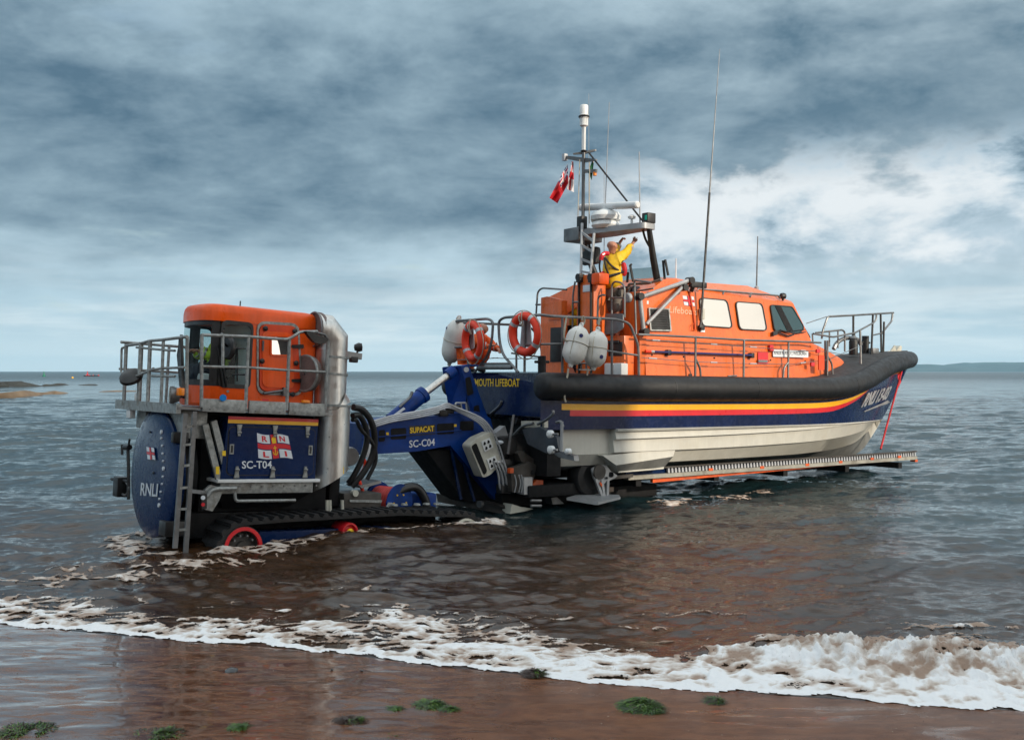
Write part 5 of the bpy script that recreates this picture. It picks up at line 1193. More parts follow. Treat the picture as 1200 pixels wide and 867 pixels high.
def cover():
    """big domed blue disc on the front"""
    c = V((-1.69, -.46, 1.12)); ax = V((-1, 0, 0))
    d = MB().lathe([(1.0, -.16), (1.06, -.14), (1.06, -.02), (1.03, .0), (.97, .01), (.92, .03), (.7, .052), (.4, .068), (.0, .075)], c, ax, 64).build('intake_cover', 'cover', trac, 'big round navy cover on the front of the tractor', ang=28)
    MB().lathe([(.86, -.42), (.86, -.16), (1.0, -.16)], c, ax, 48).build('cover_drum', 'dark', d)
    def on(px, py):
        p = T(px, py, x=c.x-.06); r = math.hypot(p.y-c.y, p.z-c.z); h = np.interp(r, [0, .4, .7, .92, .97], [.075, .068, .052, .03, .01]); return T(px, py, x=c.x-h-.011)
    sc = lambda X, Y: (120+X*180/821, 470+Y*190/867)
    o_ = on(*sc(203, 503)); text('RNLI', o_, on(*sc(293, 510))-o_, on(*sc(208, 436))-o_, 'letter', d, 'lettering', .01, .004)
    e = flag_emblem(None, V((-1, 0, 0)), [on(*sc(239, 243))+V((-.004, 0, 0)), on(*sc(280, 250))+V((-.004, 0, 0)), on(*sc(287, 314))+V((-.004, 0, 0)), on(*sc(246, 309))+V((-.004, 0, 0))], d, False)
    bo = None
    for X, Y, r in ((315, 165, .035), (315, 198, .018), (319, 238, .018), (322, 280, .018), (324, 320, .018), (326, 360, .034), (322, 403, .018), (318, 442, .018), (311, 484, .018), (304, 522, .018), (302, 556, .034), (273, 384, .02), (255, 165, .016)):
        p = on(*sc(X, Y)); MB().cyl((.012, 0, 0), (-.012, 0, 0), r, 8).build('bolt', 'letter' if r > .017 and X != 273 else 'black', d).location = p
    for sd_, yy in ((-1, c.y-.90),):
        MB().box(c.x-.06, c.x+.2, yy-.06, yy+.06, 1.66, 1.84, bev=.03).build('hinge_block', 'black', d)
    MB().box(c.x-.08, c.x+.3, c.y-.9, c.y-.6, .18, .42, bev=.03).build('tow_jaw', 'black', trac)
    # headlamp and mirror gear hung off the far front corner
    def q(px, py, x=-1.55): return T(px, py, x=x)
    ex, sy = [V(v) for v in ((0, 0, 0), (0, 0, 0))]
    mb = MB(); mb.tube([q(150, 527), q(150.5, 546), q(150.5, 585)], .03, 8); mb.tube([q(146, 524), q(152, 524)], .05, 8); mb.tube([q(143, 521), q(143, 533)], .025, 6); mb.tube([q(152, 514), q(150, 526)], .02, 6); mb.build('lamp_stalk', 'black', trac)
    p = q(141, 570); wl = MB().box(p.x-.1, p.x+.12, p.y-.14, p.y+.12, p.z-.18, p.z+.18, bev=.03).build('work_lamp', 'black', trac)
    MB().tube([q(131, 561), q(150, 564)], .03, 6).build('lamp_arm', 'black', wl); MB().tube(smooth([q(141, 577), q(147, 580), q(151, 572), q(147, 563)]), .02, 6).build('lamp_cable', 'rail', wl)
cover()
def platform():
    z = 2.24
    # grated floor, front and near side, with deep galvanised edge channels
    pf = MB().box(-1.78, .95, -1.62, 1.28, z-.04, z).build('platform_floor', 'steel', trac)
    ch = MB(); ch.box(-1.80, -1.72, -1.60, 1.30, z-.11, z+.05); ch.build('front_channel', 'galv', trac)
    xs = [T(px, 470, y=-1.64).x for px in (235, 290, 337, 383)]
    for i in range(3):
        a, b_ = xs[i]+.03, xs[i+1]-.03; c = MB().box(a, b_, -1.66, -1.60, z-.06, z+.15, bev=.008).build('side_channel', 'galv', trac)
        for k_ in range(3): MB().cyl((a+(b_-a)*(k_+.5)/3, -1.655, z-.02), (a+(b_-a)*(k_+.5)/3, -1.672, z-.02), .014, 6).build('rivet', 'steel', c)
    MB().cyl(T(261.5, 466, y=-1.66), T(261.5, 466, y=-1.70), .055, 16).build('marker_lamp', 'cyan', trac)
    p = T(358, 470.5, y=-1.67); MB().box(p.x-.075, p.x+.075, -1.70, -1.66, p.z-.025, p.z+.025, bev=.01).build('indicator_lamp', 'amber', trac)
    p = T(311, 468.5, y=-1.67); MB().box(p.x-.055, p.x+.055, -1.675, -1.66, p.z-.012, p.z+.012).build('reflector', 'redletter', trac)
    # boxes that carry the platform over the cover
    MB().box(-1.62, -1.2, -1.40, -.72, z-.5, z-.05, bev=.02).build('support_box', 'galv', trac); MB().box(-1.62, -1.2, .25, .70, z-.42, z-.05, bev=.02).build('support_box', 'galv', trac)
    p = T(150, 483, x=-1.78); MB().box(p.x, p.x+.1, p.y-.1, p.y+.1, p.z-.1, p.z+.09, bev=.02).build('number_lamp', 'whitep', trac)
    y = -1.64; zt_ = z+1.13
    def n(px, py): return T(px, py, y=y)
    rod([n(236, 477), n(236.5, 391.5)], .03).build('rail_post', 'galv', trac)
    rod([n(218.5, 474), n(219.5, 394)], .03).build('rail_post', 'galv', trac)
    for px, tp in ((290, 394), (338, 398), (383, 399)): rod([n(px-2.2, 480), n(px+1.2, tp)], .03).build('rail_post', 'galv', trac)
    rod([n(261, 431), n(261, 392), n(259, 391.5)], .026).build('rail_post', 'galv', trac)
    rod([n(236.5, 392.5), n(290, 394.5), n(336, 398), n(341, 396), n(352, 389), n(372, 388.5)], .026, 8, .05).build('hand_rail', 'galv', trac)
    rod([n(237, 429.5), n(290, 430.5), n(338, 434), n(383, 436)], .022).build('mid_rail', 'galv', trac)
    # front rail: from the near corner out to the far corner, stepping down
    x = -1.78
    def f(px, py): return T(px, py, x=x)
    pts = [f(219, 394.5), f(192, 398), f(175, 399.5), f(163, 403), f(148, 405)]
    rod(pts, .026).build('front_hand_rail', 'galv', trac)
    rod([f(217, 430.5), f(190, 431.5), f(178, 433.5), f(168, 437), f(148, 437)], .022).build('front_mid_rail', 'galv', trac)
    rod([f(205, 411), f(191, 410), f(175, 408.5), f(160, 407)], .02).build('inner_rail', 'galv', trac); rod([f(205, 441), f(178, 440.5)], .02).build('inner_rail', 'galv', trac)
    for px, tp, r in ((147.5, 403, .034), (165, 401, .042), (175.5, 400, .034), (191, 398, .028)): rod([f(px-2.5, 475), f(px+.5, tp)], r).build('rail_post', 'galv', trac)
    rod([f(146, 407), f(142.5, 408), f(142, 437), f(146, 438.5)], .022, 6, .05).build('end_loop', 'galv', trac)
    rod([V((-1.78, 1.28, z+1.08)), V((.95, 1.28, z+1.08))], .026).build('far_hand_rail', 'galv', trac)
    rod([V((-1.78, 1.28, z+.6)), V((.95, 1.28, z+.6))], .022).build('far_mid_rail', 'galv', trac)
    for xx in (-.9, 0, .95): rod([V((xx, 1.28, z)), V((xx, 1.28, z+1.08))], .028).build('rail_post', 'galv', trac)
    # round mirror on an arm on the front rail
    c = f(161, 443); m_ = MB().lathe([(0, -.03), (.16, -.03), (.20, 0), (.19, .05), (.1, .09), (0, .1)], c+V((-.1, 0, 0)), (-.55, -.5, .75), 20).build('mirror', 'black', trac); rod([c+V((-.1, 0, 0)), f(170, 437), f(180, 431.5)], .02).build('mirror_arm', 'galv', m_)
    c = f(206, 463); hl = MB().lathe([(0, -.12), (.10, -.10), (.14, 0), (.135, .04), (0, .045)], c+V((-.05, 0, 0)), (-1, .25, 0), 18).build('head_lamp', 'steel', trac); MB().lathe([(.0, .05), (.125, .046)], c+V((-.05, 0, 0)), (-1, .25, 0), 18).build('lens', 'mirror', hl)
    p = f(211.5, 459); MB().box(p.x-.05, p.x+.05, p.y-.05, p.y+.05, p.z-.06, p.z+.06, bev=.015).build('indicator_lamp', 'amber', trac)
    c = f(161, 465); MB().lathe([(0, -.05), (.06, -.03), (.07, .03), (0, .05)], c, (-1, 0, 0), 12).build('work_lamp', 'whitep', trac)
    # long mirrors beside the screen
    for a, b_, x_, w_ in (((210, 395), (212, 455), -1.75, .05),):
        pl_ = [T(207, 416, x=x_), T(211, 392, x=x_), T(213, 455, x=x_), T(210, 452, x=x_)]; MB().prism(pl_, (.05, 0, 0)).build('wing_mirror', 'black', trac)
    # ladder down to the beach on the near front corner
    yl_ = -1.66; L0, L1 = (T(228, 482, y=yl_), T(217.5, 648, y=yl_)), (T(217, 484, y=yl_), T(205, 642, y=yl_))
    mb = MB(); mb.beam(L0[0], L0[1], .05, .07, up=(1, 0, 0)); mb.beam(L1[0], L1[1], .05, .07, up=(1, 0, 0)); ld = mb.build('ladder', 'rail', trac)
    for py in (499, 520.5, 545, 571, 596, 620):
        t0, t1 = (py-482)/166, (py-484+1)/158; a, b_ = L0[0].lerp(L0[1], t0), L1[0].lerp(L1[1], t1); MB().beam(a, b_, .05, .035).build('rung', 'galv', ld)
    MB().beam(T(222, 575, y=-1.6), T(240, 577, y=-1.5), .05, .06).build('ladder_stay', 'steel', ld)
platform()
def cab():
    z0, z1, z2, zr = 2.26, 2.60, 3.70, 3.98
    xr, xm = .83, -.42; yn, yf = -1.18, .50
    plan = [V((xm, yn, 0))]+smooth([(-.99, yn, 0), (-1.13, yn+.07, 0), (-1.215, yn+.30, 0), (-1.225, -.40, 0), (-1.12, .06, 0), (-.93, .34, 0), (-.68, yf, 0)], 5)+[V((xm, yf, 0))]
    up = lambda z, k_=1.: [V(((p.x+.2)*k_-.2, (p.y+.34)*k_-.34, z)) for p in plan]
    mb = MB(); mb.loft([up(z0, .97), up(z0+.05, 1.), up(z1, 1.01)]); mb.loft([up(z1, 1.01), up(z1, .96)]); cb = mb.build('cab_front_apron', 'cab', trac, ang=30)
    # glass wrap in three panes: front curve, near side, far side
    n = len(plan); gl = up(z1, 1.0), up(z2, .985)
    for nm, i0, i1 in (('windscreen', 4, n-5),):
        mb = MB(); mb.loft([gl[0][i0:i1+1], gl[1][i0:i1+1]]); ws = mb.build(nm, 'cab_glass', trac, ang=60)
        mb = MB()
        for z, k_, h in ((z1+.03, 1.004, .07), (z2-.03, .989, .06)):
            a, b_, c, d = up(z-h, k_), up(z+h, k_), up(z+h, k_-.03), up(z-h, k_-.03); mb.loft([a[i0:i1+1], b_[i0:i1+1], c[i0:i1+1], d[i0:i1+1], a[i0:i1+1]])
        mb.build('screen_frame', 'black', ws)
    for sd_, y in ((-1, yn), (1, yf)):
        xa = -.97 if sd_ < 0 else -.72; ol = roundpoly([V((xa, y, z1-.02)), V((xm+.02, y, z1-.02)), V((xm+.02, y, z2)), V((xa, y, z2))], .12, 5); il = shrink(ol, .07)
        mb = MB(); ring_panel(mb, ol, il, (0, sd_, 0), .02); sw = mb.build('side_window', 'black', trac)
        mb = MB(); mb.prism(shrink(ol, .05), (0, sd_*.012, 0)); mb.build('pane', 'cab_glass', sw)
        i0 = 2; pil = up(z1, 1.006), up(z2, .992); rng = (1, 5) if sd_ < 0 else (n-6, n-2)
        mb = MB(); q = [up(z, k_) for z, k_ in ((z1-.02, 1.006), (z2, .992), (z2, .95), (z1-.02, .95))]; mb.loft([r[rng[0]:rng[1]+1] for r in q]+[q[0][rng[0]:rng[1]+1]]); mb.build('pillar', 'black', trac)
        # orange corners filling round the rounded window
        mb = MB(); mb.prism([V((xa, y-.004*sd_, z0)), V((xm, y-.004*sd_, z0)), V((xm, y-.004*sd_, z1+.0)), V((xa, y-.004*sd_, z1+.0))], (0, -sd_*.02, 0)); mb.build('side_apron', 'cab', trac)
    # solid after part
    ra = roundpoly([V((xm-.02, yn, 0)), V((xr, yn, 0)), V((xr, yf, 0)), V((xm-.02, yf, 0))], .001, 1)
    mb = MB(); sec = [V((xm-.015, yn, 0)), V((xr-.06, yn, 0)), V((xr, yn+.06, 0)), V((xr, yf-.06, 0)), V((xr-.06, yf, 0)), V((xm-.015, yf, 0))]
    mb.loft([[V((p.x, p.y, z)) for p in sec] for z in (z0, z2)]); cs = mb.build('cab_shell', 'cab', trac, ang=50)
    MB().box(xm, xm+.02, yn+.03, yf-.03, z0+.02, z2-.03).build('bulkhead', 'inner', cs)
    # roof cap
    full = [V((xr, yf-.1, 0)), V((xr, yn+.1, 0)), V((xr-.1, yn, 0))]+plan[:-1]+[V((xm, yf, 0)), V((xr-.1, yf, 0))]
    def rp(z, d): c = V((-.25, -.34, 0)); return [V((c.x+(p.x-c.x)*(1-d/1.1), c.y+(p.y-c.y)*(1-d/.85), z)) for p in full]
    rows = [rp(z2-.02, .02), rp(z2-.02, -.015), rp(z2+.12, -.015), rp(z2+.20, .0), rp(z2+.25, .04), rp(z2+.270, .13), rp(z2+.280, .7)]
    mb = MB(); mb.loft([r+[r[0]] for r in rows]); mb.poly(rows[-1]); mb.poly(rows[0]); rf = mb.build('cab_roof', 'cab', trac, merge=.001, ang=50)
    rod([V((-.4, -.6, z2+.26)), V((-.4, -.6, z2+.40))], .012).build('aerial', 'black', rf)
    # door in the near side
    y = yn-.002
    def d(px, py, o=0.): return T(px, py, y=y-o)
    ol = roundpoly([d(300.5, 462), d(300.5, 376), d(350, 379), d(354, 464)], .17, 6)
    mb = MB(); ring_panel(mb, ol, shrink(ol, .05), (0, -1, 0), .022); fr = mb.build('door_frame', 'galv', trac)
    dr = MB().prism(shrink(ol, .065), (0, -.035, 0)).build('door', 'door', trac)
    MB().prism(roundpoly(shrink([d(304, 459, .036), d(304, 382, .036), d(344, 384, .036), d(348, 461, .036)], .10), .1), (0, -.012, 0)).build('door_pressing', 'cab', dr)
    w4 = [d(316, 393, .04), d(339.5, 393.5, .04), d(339.5, 417.5, .04), d(316, 417, .04)]; ol2 = roundpoly(w4, .03)
    mb = MB(); ring_panel(mb, ol2, shrink(ol2, .035), (0, -1, 0), .03); dw = mb.build('door_window', 'cab', dr); MB().prism(shrink(ol2, .033), (0, -.015, 0)).build('pane', 'mirror', dw)
    MB().prism([d(324, 394.8, .058), d(338.3, 395, .058), d(338.3, 416, .058), d(329, 416, .058), d(327, 404, .058)], (0, -.003, 0)).build('window_blind', 'black', dw)
    for px, py in ((310.5, 385), (345, 388), (306.5, 423), (346.5, 425.5), (342.5, 462)): MB().lathe([(.04, 0), (.045, -.03), (.02, -.05), (0, -.05)], d(px, py, .035), (0, 1, 0), 12).build('door_bolt', 'black', dr)
    for py in (406, 446): MB().prism(roundpoly([d(341, py-1.8, .03), d(355, py-2.5, .03), d(355.5, py+2.5, .03), d(341, py+1.5, .03)], .02), (0, -.03, 0)).build('hinge', 'black', dr)
    rod([d(308.5, 399, .06), d(308, 411, .06)], .018).build('grab_handle', 'steel', dr)
    rod([d(309, 461, .05), d(333, 457.5, .06)], .025).build('door_stay', 'steel', dr); p = d(333, 458, .06); MB().box(p.x-.03, p.x+.03, p.y-.03, p.y+.03, p.z-.09, p.z+.06, bev=.01).build('stay_clamp', 'steel', dr)
    MB().cyl(T(267, 458.5, y=yn-.01), T(267, 458.5, y=yn-.03), .022, 8).build('lock', 'galv', cb)
    # inside: floor, seat, wheel column; hoses coiled outside; wipers
    MB().box(-.85, xm, yn+.06, yf-.16, z0, z0+.06).build('cab_floor', 'dark', trac)
    st = MB().box(-.85, -.40, -.62, -.10, z0+.06, z0+.5, bev=.06).build('seat', 'dark', trac); MB().box(-.50, -.38, -.60, -.12, z0+.45, z0+1.1, bev=.05).build('seat_back', 'dark', st)
    MB().box(-1.08, -.92, -.80, -.02, z0+.05, z0+.55, bev=.05).build('dashboard', 'inner', trac)
    mb = MB(); mb.torus(V((-.86, -.36, z0+.78)), (0, 1, 0), (.45, 0, .9), .20, .02, 20, 6); mb.cyl((-.97, -.36, z0+.52), (-.86, -.36, z0+.78), .03, 8); mb.build('steering_wheel', 'black', trac)
    for pts in ([(262, 454), (258, 425), (255, 404)], [(266, 453), (262, 430), (263, 421)], [(211, 452), (209, 425), (210.5, 394)]):
        x_ = None; mb = MB(); mb.tube([T(*p, y=yn-.05) if pts[0][0] > 220 else T(*p, x=-1.28) for p in pts], .016, 6); mb.build('wiper', 'black', trac)
    c = T(268, 408, y=yn-.22); cm = MB().lathe([(0, -.04), (.16, -.04), (.19, -.02), (.19, .02), (.16, .05), (0, .06)], c, (-1, -.08, 0), 24).build('round_mirror', 'black', trac)
    rod([c, T(261, 400, y=-1.55), T(261, 393, y=-1.62)], .018).build('mirror_arm', 'black', cm)
    for pts in ([(278, 407), (278, 447)], [(275, 408), (288, 408.5)], [(272, 439), (291, 439)]): rod([T(*p, y=yn-.03) for p in pts], .014, 6).build('window_bar', 'black', trac)
cab()
def stack():
    y = -1.2; b0, b1 = T(367, 556, y=y), T(411, 540, y=y); cx = 1.115; r = .325; rt = .285
    zb, zm, zt_ = 1.18, 2.36, 3.46
    c = lambda z, dx=0.: V((cx+dx-.0*(z), y, z))
    # lower pipe cut on the slant
    n = 28; mb = MB(); low, hi = [], []
    for i in range(n):
        a = 2*math.pi*i/n; ca, sa = math.cos(a), math.sin(a); low.append(V((cx+.07+r*ca, y+r*sa, 1.05+.20*ca-.05*sa))); hi.append(V((cx+.05+r*ca, y+r*sa, zm)))
    mb.loft([low+[low[0]], hi+[hi[0]]]); ps = mb.build('exhaust_stack', 'stack', trac, merge=.001, ang=50)
    mb = MB(); mb.poly([p+V((0, 0, .02)) for p in low]); mb.build('outlet_flap', 'black', ps)
    mb = MB(); mb.tube([c(zm, .05), c(zm+.03, .04), c(zm+.03, .0), c(zt_-.12, -.02)], [r+.012, r+.012, rt, rt], n); mb.build('upper_pipe', 'stack', ps, ang=40)
    for z, rr_ in ((zm+.01, r+.02), (2.92, rt+.012), (3.22, rt+.012)): MB().lathe([(rr_-.03, -.022), (rr_, -.02), (rr_, .02), (rr_-.03, .022)], c(z, .0 if z > zm+.02 else .045), (0, 0, 1), 28).build('band_clamp', 'galv', ps)
    # mitred elbow in two cuts, ending in a round mesh grille that faces forward
    gz = T(367.5, 386, y=-1.12).z; e0, e1, e2, e3 = c(zt_-.12, -.02), V((cx-.02, y, gz-.16)), V((cx-.18, y+.01, gz)), V((T(369.5, 386, y=-1.15).x, y+.05, gz))
    def ringat(p, d, rr_):
        d = V(d).normalized(); a = d.cross(V((0, 1, 0))).normalized(); b_ = V((0, 1, 0)); return [p+(a*math.cos(t)+b_*math.sin(t))*rr_ for t in (2*math.pi*i/n for i in range(n+1))]
    mb = MB(); mb.loft([ringat(e0, (0, 0, 1), rt), ringat(e1, (-.41, 0, 1), rt*1.03), ringat(e2, (-1, 0, .41), rt*1.03), ringat(e3, (-1, 0, 0), rt*1.04)]); mb.build('elbow', 'stack', ps, ang=24)
    g = MB().lathe([(0, .0), (.29, .0), (.31, -.02), (.31, -.07)], e3+V((-.004, 0, 0)), (-1, -.12, 0), 32).build('intake_grille', 'grille', ps); MB().torus(e3+V((-.035, 0, 0)), (0, 1, 0), (0, 0, 1), .30, .018, 32, 6).build('grille_rim', 'rail', g)
    c2 = T(361.5, 437.5, y=-1.42); g = MB().lathe([(0, .02), (.29, .02), (.31, -.0), (.31, -.10), (0, -.10)], V((c2.x, -1.30, c2.z)), (-.97, -.24, 0), 36).build('round_grille', 'grille', trac); MB().torus(V((c2.x, -1.30, c2.z)), (-.24, .97, 0), (0, 0, 1), .305, .025, 36, 8).build('grille_rim', 'galv', g); MB().cyl(V((c2.x, -1.30, c2.z))+V((-.97, -.24, 0))*.01, V((c2.x, -1.3, c2.z))+V((-.97, -.24, 0))*.05, .03, 8).build('boss', 'rail', g)
    # wing mirror slung on the rail in front of the stack
    m_ = MB().prism(smooth([T(*p, y=-1.75) for p in ((359, 388), (366, 389), (376, 394), (384, 396), (384, 399.5), (378, 403), (369, 401), (361, 392), (359, 388))], 3)[:-1], (0, .10, 0)).build('rail_mirror', 'black', trac); rod([T(372, 390, y=-1.70), T(380, 392, y=-1.70), T(384, 398, y=-1.66)], .02).build('mirror_arm', 'rail', m_)
    # lamp on a bracket behind the stack
    mb = MB(); mb.beam(T(400, 414, y=-1.1), T(423, 418, y=-1.1), .08, .11); br = mb.build('lamp_bracket', 'rail', trac)
    q = T(420.5, 407, y=-1.1); MB().lathe([(0, -.09), (.055, -.08), (.085, 0), (.07, .06), (0, .07)], q, (.8, -.5, .1), 14).build('work_lamp', 'black', br); rod([q, T(418, 415, y=-1.1)], .02).build('lamp_leg', 'black', br); q = T(414, 421, y=-1.1); MB().box(q.x-.07, q.x+.08, q.y-.05, q.y+.05, q.z-.06, q.z+.05, bev=.02).build('socket_box', 'black', br)
    MB().prism([T(396, 547, y=-1.503), T(403, 547, y=-1.503), T(403, 555, y=-1.503), T(396, 555, y=-1.503)], (0, -.004, 0)).build('warning_label', 'gold', ps)
    for p, q in (((383, 476), .02), ((386, 512), .02), ((384, 549), .02), ((409, 549), .02)): MB().cyl(T(p[0], p[1], y=-1.49), T(p[0], p[1], y=-1.515), .018, 6).build('bolt', 'galv', ps)
    mb = MB(); mb.box(cx+.2, cx+.42, -1.0, -.2, .55, 2.2, bev=.04); mb.build('radiator_core', 'dark', trac)
    mb = MB(); mb.lathe([(0, 0), (.16, 0), (.18, .1), (.18, .25)], T(411, 535, y=-.9), (.3, 1, 0), 16); mb.build('turbo_housing', 'steel', trac)
stack()
def rear_gear():
    # thick hoses looping from the stack to the deck behind
    y = -1.0
    for pts, r in (([(414, 477), (424, 480), (434, 492), (439, 512), (436, 535), (424, 556), (412, 570)], .062), ([(413, 487), (421, 487), (428, 499), (430, 516), (424, 538), (414, 558), (408, 566)], .055), ([(413, 492), (418, 493), (423, 503), (437, 520), (440, 540), (430, 562)], .04)):
        MB().tube(smooth([T(*p, y=y+.06*i) for i, p in enumerate(pts)], 6), r, 10).build('hydraulic_hose', 'hose', trac)
    MB().tube(smooth([T(*p, y=-.95) for p in ((455, 594), (464, 578), (478, 571), (489, 572), (497, 583), (502, 600))], 6), .085, 10).build('hydraulic_hose', 'hose', trac)
    MB().tube(smooth([T(*p, y=-.4) for p in ((432, 586), (440, 576), (452, 574), (458, 580))], 6), .05, 10).build('hydraulic_hose', 'hose', trac)
    # hose reel with blue cheeks
    c = T(467, 589, y=-1.0); c0 = V((c.x, -1.0, c.z)); rl = MB().lathe([(0, 0), (.34, 0), (.36, .015), (.36, .03), (.06, .035)], c0, (.25, -.97, 0), 30).build('hose_reel', 'blue', trac)
    ax = V((.25, -.97, 0)).normalized(); MB().lathe([(0, 0), (.36, 0), (.36, .03), (0, .03)], c0-ax*.55, ax, 30).build('reel_cheek', 'blue', rl)
    mb = MB()
    for i in range(9): mb.torus(c0-ax*(.06+i*.055), ax.cross(V((0, 0, 1))), (0, 0, 1), .255, .032, 26, 6)
    mb.build('wound_hose', 'reelrope', rl)
    for i in range(6): a = i*1.047; MB().cyl(c0+ax*.03+(ax.cross(V((0, 0, 1)))*math.cos(a)+V((0, 0, 1))*math.sin(a))*.17, c0+ax*.045+(ax.cross(V((0, 0, 1)))*math.cos(a)+V((0, 0, 1))*math.sin(a))*.17, .018, 6).build('bolt', 'gold', rl)
    # pipe fittings, valve block, treadplate shelf
    vb = MB().box(1.55, 2.35, -1.12, -.5, .50, .80, bev=.03).build('valve_block', 'mud', trac)
    MB().prism([T(410, 585.5, y=-1.15), T(448, 586, y=-1.15), T(447, 589, y=-1.15), T(410, 588, y=-1.15)], (0, .4, 0)).build('step_plate', 'galv', trac)
    MB().prism([T(421, 569, y=-.8), T(446, 563, y=-.8), T(447, 566, y=-.8), T(424, 572, y=-.8)], (0, .5, 0)).build('step_plate', 'steel', trac)
    for px, py, r, m_ in ((417, 578, .06, 'box'), (423, 600, .045, 'greyp'), (430, 599, .045, 'greyp'), (411, 602, .09, 'black'), (436, 598, .05, 'black')):
        c = T(px, py, y=-1.16); MB().lathe([(r*.5, .0), (r, .0), (r, .1), (r*.5, .1)], c, (0, 1, 0), 14).build('pipe_coupling', m_, vb)
    for px in (383, 386.5, 401): rod([T(px, 586, y=-1.3), T(px+.5, 606, y=-1.3)], .03).build('pipe', 'box', vb)
    for i in range(3): rod([T(449+i*2, 602, y=-1.15), T(456+i*1.5, 589, y=-1.15)], .022).build('hose_end', 'greyp', vb)
    for i, x in enumerate((2.55, 2.8, 3.05, 3.3, 3.5)): MB().lathe([(.05, 0), (.07, .01), (.06, .04), (0, .05)], V((x, -1.25+.05*(i % 2), .56)), (0, 0, 1), 8).build('deck_stud', 'galv', trac)
    c = T(420, 550, y=-.7)
    MB().tube(smooth([T(*p, y=-.7) for p in ((424, 533), (428, 545), (421, 560), (425, 575))], 4), .035, 8).build('orange_line', 'buoy', trac)
    p = [T(428, 520, y=-.6), T(437, 520, y=-.6), T(435, 535, y=-.6), T(427, 536, y=-.6)]; MB().prism(p, (0, .01, 0)).build('notice', 'letter', trac)
    MB().box(3.3, 3.75, -.9, .2, .3, .75, bev=.05).build('rear_coupling', 'blue', trac)
rear_gear()
